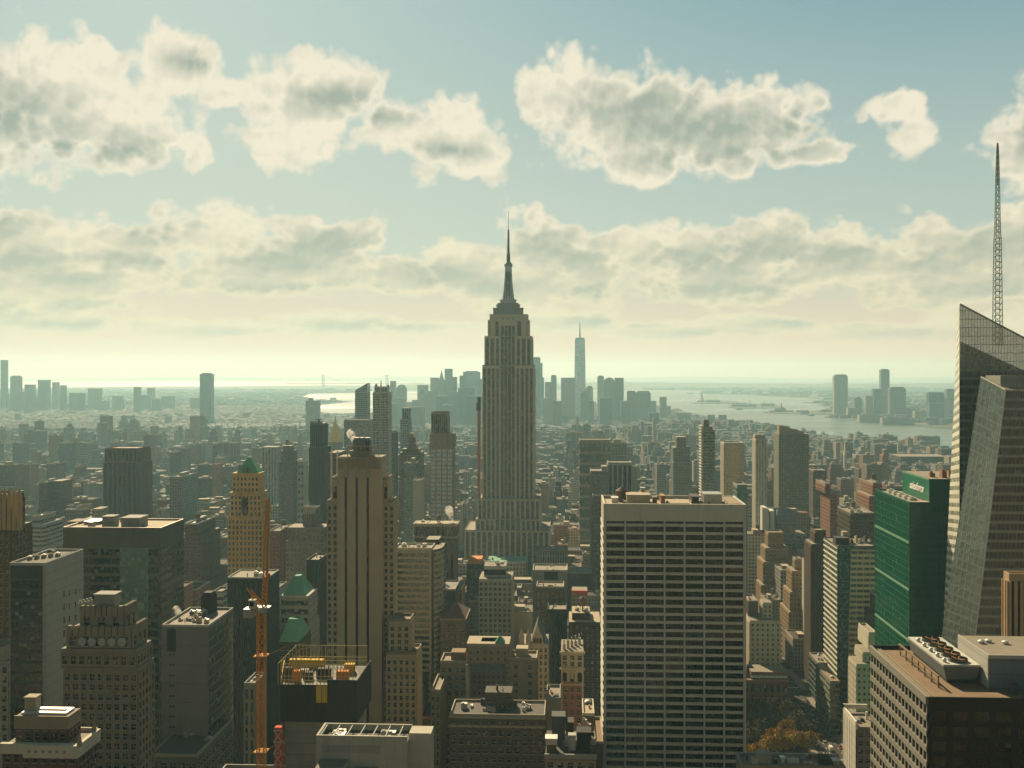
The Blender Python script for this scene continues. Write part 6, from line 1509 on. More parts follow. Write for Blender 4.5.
wm.build('spandrels', ['olive', 'lit_sand', 'white_line'], T)
m = MB(); xa, xb = X_at(836, 810), X_at(849.5, 810); m.box(xa, xb, 810, 820, z1, z1+4.6); m.box(xa-.2, xb+.2, 809.8, 820.2, z1+4.6, z1+5); m.build('penthouse', 'charcoal', T)
m = MB(); xa, xb = X_at(843, 820), X_at(848, 820); m.box(xa, xb, 820, 826, z1, z1+8); m.build('stair_house', 'buff', T)
for k in range(5):
    m = MB(); xa = X_at(851+k*4.5, 820); m.box(xa, xa+1.4, 818, 824, z1, z1+2+k % 2*2.5); m.cyl(xa+.7, 820, z1+2+k % 2*2.5, z1+3+k % 2*2.5, .6, n=8); m.build('air_unit', ('charcoal', 'buff', 'slate')[k % 3], T)

T, bx = tower('glass_corner_block', 'lower glass block with bright slanting floor lines at the street corner, below banded block', 'office block', 760, [(830.2, 840, 681, 0, 44, B(4.1, .3, .3, 'black_glass'))], wall='olive', front=B(4.1, .3, .3, 'black_glass'), side=B(4.1, .3, .6, 'olive_flank'), kit='', para=None, roofmat='rust_roof')
tower('glass_corner_block', 'small dark glass block behind the lower glass block, beside the avenue', 'office block', 830, [(818, 832, 664, 0, 30)], wall='slate', front=B(4.1, .3, .3, 'dark_green_glass'), side=B(4.1, .3, .3, 'dark_green_glass'), kit='p', para='concrete')
tower('cream_terrace_block', 'cream terraced block stepping down beside the emerald tower', 'building', 705, [(863.5, 877, 634, 12, 26, P(3, 4, .9, .8)), (857, 872, 652, 5, 20, P(3, 4, .7, .6)), (848.5, 872, 664, 0, 20, P(3, 4, .55, .6, .3, 'dark_green_glass'))], tot=True, wall='cream', front=P(3, 4), kit='p', para='cream')
T, bx = tower('white_block', 'white-flanked apartment block with open rooftop frame, bottom right beside the dark office block', 'apartment building', 450, [(856.5, 880, 727, 0, 19)], wall='grey_stone', front=P(3.0, 3.5, .45, .5, .3), side=None, kit='', para=None)
b = bx[0]; x0, x1, y0, y1, z1 = b[:5]; wm = MB(); zb = Z_at(785, x0, y0)
add_face(T, wm, ((x0, y1, zb), (x0, y0, zb), (x0, y0, z1), (x0, y1, z1)), 'panes', 3.6, 3.5, .72, .6, .4, 'blind_glass', 0, 1.3, 0, None, None)
wm.box(x0-.5, x0-.02, y1+.02, y1+.9, zb, z1+3.5); wm.box(x0-.5, x1, y1+.02, y1+.9, z1+1.6, z1+3.4); wm.box(x0-.5, x0+.4, y0-.3, y0-.02, z1-1, z1+1.4); wm.box(x0-.45, x0+.3, y0+.02, y1-.02, z1+.02, z1+2.2); wm.box(X_at(866, 460), X_at(867.5, 460), 460, 461, z1, z1+3)
wm.build('flank_wall', ['white_stone'], T)
tower('tan_fin_block', 'tan block with close vertical fins at the right edge, in front of faceted glass tower', 'office block', 400, [(1009, 1070, 577, 0, 5, Sx(2.1, .5, .9, 'black_glass'))], wall='tan_orange', front=Sx(2.1, .5, .9, 'black_glass'), side=Sx(2.1, .5, .7, 'black_glass'), kit='p', para='tan_orange')

# behind the slab
tower('grey_tower', 'grey-blue office slab with a pale left edge, beyond the slab roof at its left corner', 'office tower', 1350, [(579.2, 610.5, 440.5, 0, 36, B(14, .25, .3, 'teal_glass'))], wall='concrete', front=P(4, 3.8, .3, .4, .3, 'teal_glass'), kit='p')
tower('tan_glass_block', 'tan-green glass block in front of the grey-blue slab', 'office block', 1150, [(590, 617, 472, 0, 36, P(3.6, 3.8, .25, .3, .3, 'pale_glass'))], wall='olive', front=P(3.6, 3.8, .25, .3, .3, 'olive_glass'), kit='pb')
tower('brown_slim_block', 'slim brown-grey slab hard against the left corner of the white gridded slab', 'office block', 980, [(592, 602, 496.5, 0, 30)], wall='bronze', front=P(3.2, 3.6, .4, .4), kit='p')
tower('striped_crown_block', 'dark block with white vertical stripes and a flat tan lid, above the slab roof', 'office block', 1150, [(607, 632, 463.5, 0, 30, Sx(5.5, .3, 1.0, 'black_glass'))], wall='pale_concrete', front=Sx(5.5, .3, 1.0, 'black_glass'), kit='p')
tower('glass_slab', 'grey glass slab with a white cornice block, right behind the striped-crown block', 'office block', 1450, [(608, 627, 443, 0, 30)], wall='teal_wall', front=P(4, 3.8, .3, .3, .3, 'teal_glass'), kit='pb')
tower('grey_stepped_tower', 'grey stepped tower with a plain cube top, centre-right above the slab roof', 'office tower', 1500, [(675, 686.3, 437, 8, 24, P(4, 4, .6, .6)), (671.3, 690, 447.5, 4, 32), (671, 692, 462, 0, 36)], wall='grey_stone', front=P(3.4, 3.7, .5, .5), kit='')
T, bx = tower('bay_window_tower', 'tall dark apartment tower with sunlit balconied left edge and ribbed top, right of centre', 'apartment building', 1300, [(703, 709, 419.5, 7, 9, Sx(2, .6)), (701.5, 712.5, 426.5, 4, 18, P(3, 3.4)), (701.2, 715, 430, 0, 26, B(3.5, .4, .5, 'dark_green_glass'))], wall='balcony_wall', front=B(3.5, .4, .5, 'dark_green_glass'), side=P(4, 3.5, .6, .5), kit='', para=None)
b = bx[2]; x0, x1, y0, y1, z1 = b[:5]; m = MB()
for k in range(34): m.box(x0-3.6, x0-.05, y0+1, y0+22, z1+4-k*3.5, z1+5.1-k*3.5)
m.build('balconies', 'cream', T)
tower('tan_glass_tower', 'tan mirror-glass tower reflecting dark shapes, with a pale top band', 'office tower', 1360, [(720.6, 743.8, 443.5, 0, 30, P(3.2, 3.8, .12, .2, .2, 'amber_mirror'))], wall='buff', front=P(3.2, 3.8, .12, .2, .2, 'amber_mirror'), side=Sx(6, .8), kit='p', para='cream')
tower('green_glass_block', 'small bright green glass block just behind the right end of the slab roof', 'office block', 900, [(733, 747, 486, 0, 22)], wall='teal_wall', front=P(3, 3.8, .15, .2, .2, 'bright_teal'), kit='p')
tower('white_slim_tower', 'slim cream tower with bright left edge between the mirror-glass tower and the big green-grey tower', 'office tower', 1250, [(753.5, 765, 434.5, 5, 12, P(3, 4, .7, .6)), (752.3, 766.6, 439, 0, 24)], wall='cream', front=Sx(3.4, .6, .4, 'pale_glass'), kit='', para='white_stone')
T, bx = tower('slant_top_tower', 'big green-grey window-grid tower with slanting tan top and sunlit left edge', 'apartment building', 1400, [(779, 808.8, 434, 0, 34)], tot=False, wall='olive_wall', front=P(3.1, 3.5, .3, .35, .35, 'olive_glass'), side=P(5, 3.5, .85, .6), kit='', para=None)
b = bx[0]; x0, x1, y0, y1, z1 = b[:5]; m = MB(); xa = X_at(778.9, 1405)-.3; xb = X_at(803.5, 1405); z2 = Z_at(425, xa, 1405); z3 = Z_at(431.5, xa, 1405)
m.hexa([(xa, 1401, 0), (xb, 1401, 0), (xb, 1414, 0), (xa, 1414, 0), (xa, 1401, z2), (xb, 1401, z3), (xb, 1414, z3), (xa, 1414, z2)]); m.build('slanting_core', 'tan', T)
T, bx = tower('white_fin_office', 'white-finned office block with a grey louvred top, just beyond the massive stepped brick block', 'office block', 1200, [(773.5, 795.2, 510.5, 3, 22, B(9, .96, .1, 'olive_glass')), (773, 795.3, 521.5, 0, 28, B(4, .35, .4, 'olive_glass')), (773, 805.5, 534, -.6, 30, B(4, .35, .4, 'olive_glass'))], wall='blue_grey', front=B(4, .4, .4, 'olive_glass'), side='none', kit='v', para=None)
b = bx[0]; m = MB()
for a in (766.5, 772.2): x = X_at(a, 1205); m.box(x-2.2, x+2.2, 1203, 1232, 30, Z_at(508.6 if a < 770 else 510.5, x, 1205))
m.build('fin_wall', 'white_stone', T)
tower('brick_block', 'brown block with water tank, right of the big green-grey window-grid tower', 'apartment building', 1500, [(808.5, 826, 471, 0, 30)], wall='brown_brick', front=P(3.2, 3.4, .5, .5), kit='pt')
T, bx = tower('white_ornate_block', 'pale ornate hotel block with balconies and a narrow chimney tower, right of the white slab', 'hotel', 836, [(763, 772, 602.5, 8, 14, P(3.2, 3.8, .6, .55, .3, 'dark_green_glass')), (750, 780.5, 620.5, 0, 26, P(4.2, 3.8, .6, .5, .5, 'dark_green_glass'))], wall='cream', front=P(4.2, 3.8, .6, .5, .5, 'dark_green_glass'), kit='', para='cream')
b = bx[1]; m = MB(); 
for k in range(9): m.box(b[1]-1, b[1]+1.6, b[2]-.8, b[2]+8, b[4]-4-k*4, b[4]-3.4-k*4)
m.build('balconies', 'cream', T)
tower('plain_brick_block', 'plain tan brick block squeezed between the white gridded slab and the pale ornate hotel', 'building', 850, [(743.5, 758, 602, 0, 24)], wall='bronze', front=None, kit='pv')
T, bx = tower('brick_library_block', 'red-brick corner block with a teal skylight roof beside the avenue, above the yellow trees', 'office block', 800, [(751, 787.5, 672, 3, 20, B(5, .5, .4, 'sky_glass')), (743.5, 787.8, 680.5, 0, 30, P(4.4, 7.5, .45, .3, .5))], wall='red_tan_brick', front=P(4.4, 7.5, .45, .3, .5), side='none', kit='', para='charcoal')
b = bx[1]; m = MB(); m.box(b[0]-.3, b[1]+.8, b[2]-.9, b[2]-.01, b[4]-.8, b[4]+.5); m.box(b[0]-.3, b[1]+.5, b[2]-.6, b[2]-.012, b[4]-13, b[4]-12.2); m.build('cornice', 'terracotta', T)

# church-like brick towers and the white obelisk further off
T, bx = tower('obelisk_tower', 'slim white obelisk-like stack catching the sun, right of the green-grey window-grid tower', 'tower', 2300, [(843.2, 846.8, 455, 0, 10)], wall='buff', front=None, kit='', para=None)
b = bx[0]; m = MB(); m.frustum(b[0], b[1], b[2], b[3], b[4], Z_at(442.5, b[0], 2300), .25); m.build('spire', 'cream', T)
tower('brick_tower', 'orange-brown stepped brick tower right of the white obelisk-like stack', 'apartment building', 2100, [(882, 887.5, 449.5, 5, 16), (879.5, 888.5, 455, 3, 22), (877, 889.5, 463, 0, 30)], wall='orange_brick', front=P(3.4, 3.4), side=P(3.4, 3.4), kit='')
tower('warehouse', 'very long brown brick terminal building across the right distance', 'warehouse', 2500, [(889, 948, 457, 0, 90, P(6, 5, .35, .4)), (900, 1000, 463, -12, 110, P(6, 5, .35, .4))], wall='brown_brick', front=P(6, 5, .35, .4), kit='p')
T, bx = tower('terminal_block', 'huge dark teal trapezoid block on the river shore behind the cream slim tower', 'office block', 5200, [(731, 750, 422.6, 8, 60), (726.5, 758.5, 428, 0, 90)], wall='slate', front=P(8, 5), kit='')
tower('orange_brick_block', 'orange brick apartment slab with lit left flank, left of the emerald tower', 'apartment building', 1050, [(822, 830, 484.5, 0, 40), (826, 837, 494, -8, 40)], wall='orange_brick', front=P(3.4, 3.4, .5, .5), side=P(3.4, 3.4, .5, .5), kit='pt')
tower('orange_brick_block', 'brown brick block with stepped orange-lit flank touching the emerald tower', 'apartment building', 1000, [(867, 882, 484, 0, 40), (861, 882, 496, -4, 44)], wall='orange_brick', front=P(3.4, 3.4, .5, .5), side=P(3.4, 3.4, .5, .5), kit='pt')
tower('factory_block', 'broad grey-brown loft block with rows of square windows, left of the emerald tower', 'loft building', 880, [(838, 874, 514, 0, 40)], wall='bronze', front=P(3.8, 3.8, .4, .4), side=P(3.8, 3.8), kit='pvt')

# ------------------------------------------------------------------ tower crane and the building site
def crane():
    Y = 335.0; x = X_at(261.4, Y)
    T = empty('tower_crane', (x, Y, 0)); tag(T, 'orange lattice tower crane with a steep jib, in front of the black box tower', 'crane')
    zt = Z_at(612, x, Y); m = MB(); w = 1.15; zb = 0; n = 62; H = zt-zb
    for sx_ in (-1, 1):
        for sy in (-1, 1): m.box(x+sx_*w-.16, x+sx_*w+.16, Y+sy*w-.16, Y+sy*w+.16, zb, zt)
    for k in range(n):
        z0, z1 = zb+H*k/n, zb+H*(k+1)/n
        c = [(x-w, Y-w), (x+w, Y-w), (x+w, Y+w), (x-w, Y+w)]
        for j in range(4):
            a, b = c[j], c[(j+1) % 4]
            m.tube((a[0], a[1], z0), (b[0], b[1], z0), .10); m.tube((a[0], a[1], z0), (b[0], b[1], z1), .10); 
            if k % 2: m.tube((b[0], b[1], z0), (a[0], a[1], z1), .08)
    m.build('mast', 'crane_orange', T)
    m = MB(); m.cyl(x, Y, zt, zt+1.2, 2.0, n=14); m.box(x-3.4, x+2.6, Y-1.3, Y+2.5, zt+1.2, zt+1.6); m.build('slewing_ring', 'steel', T)
    m = MB(); m.box(x-3.2, x-1.2, Y-3.0, Y-1.0, zt+1.6, zt+4.1); m.box(x-3.3, x-1.1, Y-3.1, Y-.9, zt+4.1, zt+4.3); cb = m.build('cab', 'cream', T)
    m = MB(); m.box(x-2.9, x-1.5, Y-3.12, Y-3.01, zt+2.4, zt+3.8); m.build('cab_window', 'black_glass', T)
    # a-frame and counter jib leaning back
    m = MB()
    for s in (-1, 1):
        m.tube((x+s*1.0, Y+1.5, zt+1.6), (X_at(252.8, Y+2)+s*.5, Y-2.0, Z_at(588, x, Y)), .22); m.tube((x+s*.9, Y-1.0, zt+1.6), (X_at(252.8, Y+2)+s*.5, Y-2.0, Z_at(588, x, Y)), .22)
    for k in range(1, 7):
        f = k/7; m.tube((x-1.0+(X_at(252.8, Y)-.5-x+1.0)*f, Y+1.5-3.5*f, zt+1.6+(Z_at(588, x, Y)-zt-1.6)*f), (x+.9+(X_at(252.8, Y)+.5-x-.9)*f, Y-1-1.0*f, zt+1.6+(Z_at(588, x, Y)-zt-1.6)*f), .12)
    m.build('a_frame', 'crane_orange', T)
    m = MB(); m.box(x-5.2, x-2.4, Y-2, Y+2, zt-1.6, zt+1.2); m.build('counterweight', 'steel', T)
    # luffing jib rising away from us
    p = Vector((x+.8, Y+1.2, zt+1.8)); q = Vector((X_at(268.3, Y+14), Y+14, Z_at(500, x, Y+14))); n = 26; m = MB()
    d = (q-p); L = d.length
    for k in range(n):
        f0, f1 = k/n, (k+1)/n; w0 = .75*(1-.35*f0); w1 = .75*(1-.35*f1)
        a0, a1 = p+d*f0, p+d*f1
        A = [Vector((-w0, -w0, 0)), Vector((w0, -w0, 0)), Vector((0, w0, .6))]; Bv = [Vector((-w1, -w1, 0)), Vector((w1, -w1, 0)), Vector((0, w1, .6))]
        for j in range(3):
            m.tube(a0+A[j], a1+Bv[j], .22); m.tube(a0+A[j], a1+Bv[(j+1) % 3], .12); m.tube(a0+A[j], a0+A[(j+1) % 3], .09)
    m.build('jib', 'crane_orange', T)
    m = MB(); m.tube(q, (q.x, q.y, q.z-24), .05); m.tube((X_at(252.8, Y), Y-2, Z_at(588, x, Y)), q-d*.12, .06); m.build('cable', 'tar', T)
    m = MB(); m.box(q.x-.5, q.x+.5, q.y-.5, q.y+.5, q.z-25.5, q.z-24); m.build('hook_block', 'red_paint', T)
    for z in (zt-14, zt-44, zt-75):
        m = MB(); m.box(x-2.0, x+2.0, Y-2.0, Y+2.0, z, z+.5); m.tube((x+1.5, Y+1.5, z+.2), (x+5, Y+12, z+.2), .12); m.build('tie_collar', 'crane_orange', T)
wall_mat('crane_orange', (0.50, 0.24, 0.045), var=0.2)
crane()

def site():
    Y = 375.0
    T = empty('building_site', (X_at(312, Y), Y+15, 0)); tag(T, 'unfinished concrete tower wrapped in black and yellow netting beside the crane', 'building site')
    X = lambda px, dy=0: X_at(px, Y+dy)
    x0, x1 = X(281), X(328); xr = X(357); zt = Z_at(684, x0, Y); zb = Z_at(721, x0, Y)
    m = MB(); m.box(X(284), X(350), Y+1, Y+26, 0, zt-1, mt=1); 
    for k in range(22): m.box(X(283.6), X(350.6), Y+.6, Y+26.4, zt-1-k*4.0-.35, zt-1-k*4.0)
    m.build('concrete_frame', ['site_concrete', 'rust'], T)
    m = MB(); m.box(x0, x1, Y-.5, Y-.2, zb, zt); m.box(x1+.1, xr, Y-1.6, Y-1.3, zb+.3, zt+2.2); m.box(xr, xr+.3, Y-1.6, Y+26, zb, zt+2.0)
    for k in range(9): m.tube((x0+(x1-x0)*k/8, Y-.7, zb), (x0+(x1-x0)*k/8, Y-.7, zt), .09)
    m.build('safety_netting', 'black_net', T)
    m = MB(); xl = X(270.4, 2); m.hexa([(xl, Y+20, zb-1), (x0-.1, Y-.4, zb), (x0, Y-.1, zb), (xl+.3, Y+20.3, zb-1), (xl, Y+20, zt+3), (x0-.1, Y-.4, zt+1), (x0, Y-.1, zt+1), (xl+.3, Y+20.3, zt+3)]); m.box(X(316), x1, Y-.56, Y-.52, zt-6.2, zt-.3)
    m.build('yellow_screen', 'yellow_net', T)
    z2 = Z_at(664, x0, Y)
    # open top deck with posts, rails, forms
    m = MB(); m.box(X(281), X(354), Y+.2, Y+26, zt-1, zt-.4); m.build('deck', 'site_concrete', T)
    m = MB(); pts = []
    for k in range(19):
        x = X(281+k*4.0); m.box(x-.1, x+.1, Y-.2, Y, zt, z2); m.box(x-.1, x+.1, Y+25.8, Y+26, zt, z2+.2)
    for z in (zt+1.4, zt+2.8, z2): m.box(X(281), X(354), Y-.22, Y-.1, z, z+.14); m.box(X(276), X(354), Y+25.9, Y+26.05, z, z+.14)
    for k in range(6): y = Y+k*5; m.box(X(278)-.1, X(278)+.1, y, y+.2, zt, z2+.4)
    m.box(X(278)-.06, X(278)+.06, Y, Y+26, z2, z2+.14)
    m.build('guard_rail', 'rail_yellow', T)
    for (a, c, y, h, mt, nm) in ((289, 323, 22, 2.6, 'yellow_net', 'formwork'), (344, 354, 16, 2.8, 'yellow_net', 'formwork'), (336, 348, 6, 3.0, 'orange_paint', 'formwork'), (293, 299, 4, 3.4, 'orange_paint', 'skip'), (283, 291, 8, 3.4, 'tar', 'form_stack'), (303, 312, 7, 2.2, 'tar', 'form_stack'), (316, 330, 9, 3.0, 'dark_brown', 'form_stack'), (299, 308, 12, 1.6, 'pale_concrete', 'form_stack')):
        m = MB(); m.box(X(a, y), X(c, y), Y+y, Y+y+2.5, zt-.4, zt+h)
        for k in range(4): xx = X(a, y)+(X(c, y)-X(a, y))*(k+.5)/4; m.box(xx-.12, xx+.12, Y+y-.1, Y+y+.1, zt-.4, zt+h+1.2)
        m.build(nm, mt, T)
    # curved concrete boom
    m = MB(); pr = None
    px = [(296, 675), (296, 655), (297, 651), (303, 648.5), (311, 647), (319.5, 645), (319.8, 650), (318.6, 656)]
    for a, b_ in px:
        c = Vector((X_at(a, Y+8), Y+8, Z_at(b_, X_at(a, Y+8), Y+8)))
        if pr is not None: m.tube(pr, c, .22)
        pr = c
    m.build('pump_boom', 'buff', T)
    m = MB(); xa, xb = X(273, -2), X(281.5, -2); m.box(xa+.2, xb-.2, Y-1, Y+1.5, 0, zb-2)
    for k in range(26):
        z = zb-3-k*4; 
        if z < 2: break
        m.tube((xa, Y-1.2, z), (xb, Y-1.2, z-4), .22, m=1); m.tube((xb, Y-1.2, z), (xa, Y-1.2, z-4), .22, m=1); m.box(xa, xb, Y-1.3, Y-1.05, z-.15, z+.15, m=1)
    m.build('hoist_tower', ['red_paint', 'pale_concrete'], T)
    HERO_BOX.append((X(284), X(350), Y, Y+26, 0, zt)); T_INFO.append((T, 'the netted building site', [[x0, xr, Y, Y+26, zt, None]]))
wall_mat('site_concrete', (0.20, 0.20, 0.18), var=0.2); wall_mat('rail_yellow', (0.42, 0.33, 0.10))
site()

# ------------------------------------------------------------------ ducts, pipes, hatches and rails on the nearer flat roofs
def clutter(T, x0, x1, y0, y1, z, n, seed):
    r = random.Random(seed); W, Dp = x1-x0, y1-y0
    mats = ['steel', 'pale_concrete', 'white_metal', 'charcoal', 'rust', 'slate', 'buff']
    for k in range(n):
        kind = r.choice(['duct', 'duct', 'pipe', 'pipe', 'hatch', 'vent', 'vent', 'patch'])
        x, y = x0+W*r.uniform(.08, .86), y0+Dp*r.uniform(.10, .84); mb = MB(); m = r.choice(mats)
        if kind == 'duct':
            L = W*r.uniform(.08, .22); mb.box(x, min(x+L, x1-1), y, y+.8, z+.35, z+1.15); mb.box(x, x+.8, y+.8, min(y+r.uniform(2, 5), y1-1), z+.36, z+1.14); mb.box(x+.2, x+.5, y+.2, y+.5, z, z+.35)
            nm = 'duct'
        elif kind == 'pipe':
            mb.tube((x, y, z+.3), (x, min(y+Dp*.5, y1-1), z+.3), .14, n=6); mb.tube((x, y, z), (x, y, z+1.3), .16, n=6); nm = 'roof_pipe'
        elif kind == 'hatch':
            s = r.uniform(1.4, 2.8); mb.box(x, x+s, y, y+s*1.1, z, z+.7); mb.frustum(x-.1, x+s+.1, y-.1, y+s*1.1+.1, z+.7, z+1.3, .3, .9); nm = 'skylight'; m = r.choice(['steel', 'slate', 'pale_concrete'])
        elif kind == 'vent':
            h = r.uniform(.8, 2.2); mb.cyl(x, y, z, z+h, .32, n=8); mb.cyl(x, y, z+h, z+h+.35, .55, .3, n=8); nm = 'roof_vent'
        else:
            mb.poly([(x+r.uniform(1.5, 4)*math.cos(a*.785), y+r.uniform(1.0, 2.5)*math.sin(a*.785), z+.03) for a in range(8)]); nm = 'roof_patch'; m = r.choice(['tar', 'gravel', 'charcoal'])
        mb.build(nm, m, T)
done = 0
for T_, lb, bxs in list(T_INFO):
    b = bxs[0]
    if T_.name.split('.')[0] in ('office_block', 'curved_block', 'black_box_tower', 'black_slab_tower', 'classical_block', 'cream_grid_block', 'grey_panel_block', 'tan_slab', 'black_slab', 'low_building', 'light_well_block', 'lit_roof_block',
                                 'dark_loft', 'telephone_block', 'stepped_block', 'banded_block', 'glass_corner_block', 'white_block', 'plain_brick_block', 'brick_block', 'factory_block', 'ribbed_block', 'brick_tower', 'slab_block', 'stone_block', 'tan_complex', 'loft_block', 'office_slab') and b[2] < 1100 and 'cooling' not in lb and 'pyramid' not in lb and 'hipped' not in lb:
        n = int(min(14, max(4, (b[1]-b[0])*(b[3]-b[2])/110)))
        z = b[4]-(1.5 if T_.name == 'office_slab' else 0)
        clutter(T_, b[0]+.8, b[1]-.8, b[2]+.8, b[3]-.8, z, n, done*13+5); done += 1

# ================================================================== the rest of the city
facade_mat('facade_loft', 3.4, 3.8, .55, .5)
facade_mat('facade_brick', 2.6, 3.2, .42, .46)
facade_mat('facade_office', 1.9, 3.7, .6, .42)
facade_mat('facade_ribbon', 30.0, 3.7, .98, .45, glass=(0.05, 0.065, 0.06))
facade_mat('facade_stripe', 2.6, 60.0, .5, .97, glass=(0.05, 0.055, 0.05))
FM = ['facade_loft', 'facade_brick', 'facade_office', 'facade_ribbon', 'facade_stripe']
PAL = [('tan brick', (0.34, 0.26, 0.165)), ('brown brick', (0.20, 0.13, 0.085)), ('red-brown brick', (0.26, 0.125, 0.08)), ('grey stone', (0.26, 0.25, 0.21)), ('cream stone', (0.46, 0.40, 0.29)),
       ('pale grey', (0.36, 0.36, 0.31)), ('orange brick', (0.36, 0.20, 0.105)), ('white-glazed', (0.55, 0.53, 0.45)), ('blue-grey', (0.17, 0.20, 0.20)), ('dark brown', (0.10, 0.075, 0.055)), ('buff brick', (0.40, 0.32, 0.21))]
rf = random.Random(20)
SHORE = [(640, 402), (655, 404), (670, 408), (700, 414), (750, 421), (780, 428), (820, 433), (860, 437), (900, 440), (960, 444), (1100, 449)]
def shore_row(px):
    if px <= 640: return 400
    for (a, ya), (b, yb) in zip(SHORE, SHORE[1:]):
        if px <= b: return ya+(yb-ya)*(px-a)/(b-a)
    return 449
def cap_row(px, Y):
    """skyline row that ordinary roofs stay below at this depth, read off the photograph"""
    if Y < 620: return 800
    if Y < 760: return 790 if 735 < px < 880 else 672
    if Y < 900: return 600 if px > 560 else 590
    if Y < 1100: return 565
    if Y < 1300: return 535
    if Y < 1700: return 500 if px < 470 or px > 560 else 545
    if Y < 2400: return 465
    sr = shore_row(px)
    if Y < 3400: return max(443, sr+6)
    return max(426 if px < 640 else 420, sr-4)
def height_at(X, Y, r):
    px = scr(X, Y, 0)[0] if Y > 50 else 512
    if Y < -20: h = r.choice([60, 90, 120, 150, 185])*r.uniform(.7, 1.2)
    elif Y < 450: h = r.uniform(45, 110)
    elif Y < 1000: h = r.choice([22, 35, 50, 60, 75, 95])*r.uniform(.8, 1.25)
    elif Y < 1500: h = r.choice([20, 28, 40, 50, 65, 90])*r.uniform(.8, 1.25)
    elif Y < 2600: h = r.choice([15, 20, 25, 35, 45, 70])*r.uniform(.8, 1.3)
    elif Y < 4300:
        h = r.choice([13, 16, 18, 22, 28, 45])*r.uniform(.8, 1.3)
        if px > 700: h *= .75
    else: h = r.choice([14, 18, 25, 35, 50])*r.uniform(.8, 1.3)
    if X < -1000 and Y > 1500: h = min(h, r.choice([14, 18, 22, 42]))
    if Y > 50:
        cap = cap_row(px, Y)+r.uniform(0, 26)*(1 if Y < 2500 else .4)
        if 1150 < Y < 3600 and r.random() < .07 and not (440 < px < 565):
            cap -= 20 if px < 640 or Y < 2400 else 8; h = max(h, r.uniform(60, 110))
        h = min(h, max(9, Z_at(cap, X, Y)))
    return h
HB = np.array([(b[0]-2, b[1]+2, b[2]-2, b[3]+2) for b in HERO_BOX])
def clash(x0, x1, y0, y1):
    return bool(np.any((HB[:, 0] < x1) & (HB[:, 1] > x0) & (HB[:, 2] < y1) & (HB[:, 3] > y0)))
PARK = (-10, 160, 590, 792)     # the square of trees by the avenue
LOTS = []
def in_view(x, y, m=60):
    if y < 350: return abs(x) < 500
    px = scr(x, y, 0)[0]; return -m < px < 1024+m
aves = AVE
for n in range(60, -14, -1):
    ys = street_y(n)+5.5; ye = street_y(n-1)-5.5
    if ye-ys < 20: ye = ys+69
    for k in range(len(aves)-1):
        xa = aves[k]+14.5; xb = aves[k+1]-14.5
        ym = (ys+ye)/2
        if ym < -900: continue
        for row in (0, 1):
            y0 = ys if row == 0 else ym+1; y1 = ym-1 if row == 0 else ye
            x = xa
            while x < xb-6:
                w = rf.choice([9, 14, 18, 24, 30, 42]) if ym > 1500 else rf.choice([14, 20, 26, 34, 46])
                if ym < 0: w = rf.choice([30, 46, 60])
                if xb-(x+w) < 8: w = xb-x
                if in_view(x, ym) or in_view(x+w, ym) or ym < 350:
                    h = height_at(x+w/2, y0, rf)
                    if (x-xa < 30 or xb-x-w < 30) and ym > 300: h = min(h*1.35, max(9, Z_at(cap_row(scr(x, y0, 0)[0], y0), x, y0)) if y0 > 50 else h)
                    LOTS.append([x+rf.uniform(0, .6), x+w-rf.uniform(.1, .8), y0+rf.uniform(0, 1.5), y1-rf.uniform(0, 4), h])
                x += w
# village, downtown, and the east side beyond the regular grid
LAND_MAN = EAST
def pip(x, y, poly):
    c = False; j = len(poly)-1
    for i in range(len(poly)):
        xi, yi = poly[i]; xj, yj = poly[j]
        if (yi > y) != (yj > y) and x < (xj-xi)*(y-yi)/(yj-yi)+xi: c = not c
        j = i
    return c
FARB = []
y = street_y(-14)+60
gy0 = y
_y = 2600.0
while _y < 5062:
    _x = X_at(-40, _y)
    while _x < -1930:
        w = rf.uniform(14, 26)
        if rf.random() < .92: FARB.append([_x, _x+w, _y+rf.uniform(-3, 3), _y+rf.uniform(13, 20), min(rf.choice([12, 15, 18, 24, 40])*rf.uniform(.8, 1.3), max(9, Z_at(428, _x, _y)))])
        _x += w+rf.choice([1, 2, 8])
    _y += 27
while y < 7800:
    st = 26 if y < 5000 else 38
    k0, k1 = (-60-512)/F, (1084-512)/F
    x = X_at(-40, y); xe = X_at(1064, y)
    while x < xe:
        w = rf.uniform(.55, .95)*st
        if rf.random() < .90 and pip(x, y, EAST) and pip(x+w, y-10, EAST) and pip(x-60, y, EAST) and pip(x+80, y, EAST):
            h = height_at(x, y, rf)
            if rf.random() < .03: h = max(h, rf.uniform(35, 60)); h = min(h, max(12, Z_at(412+rf.uniform(0, 10), x, y)))
            FARB.append([x+rf.uniform(-3, 3), x+w, y+rf.uniform(-4, 4), y+rf.uniform(.5, .8)*st, h])
        x += st*(1.0 if rf.random() < .8 else 1.7)
    y += st*rf.uniform(.9, 1.25)*(1 if y < 5000 else 1.2)
while y < 15500:
    st = 70+ (y-7800)*.012
    x = X_at(-40, y); xe = X_at(620, y)
    while x < xe:
        w = rf.uniform(.4, .9)*st
        if rf.random() < .75 and pip(x, y, EAST) and pip(x+w, y, EAST):
            h = rf.choice([9, 10, 12, 15, 22])*rf.uniform(.8, 1.3)
            FARB.append([x, x+w, y, y+rf.uniform(.3, .6)*st, h])
        x += st*rf.uniform(.9, 1.5)
    y += st*rf.uniform(1.0, 1.4)
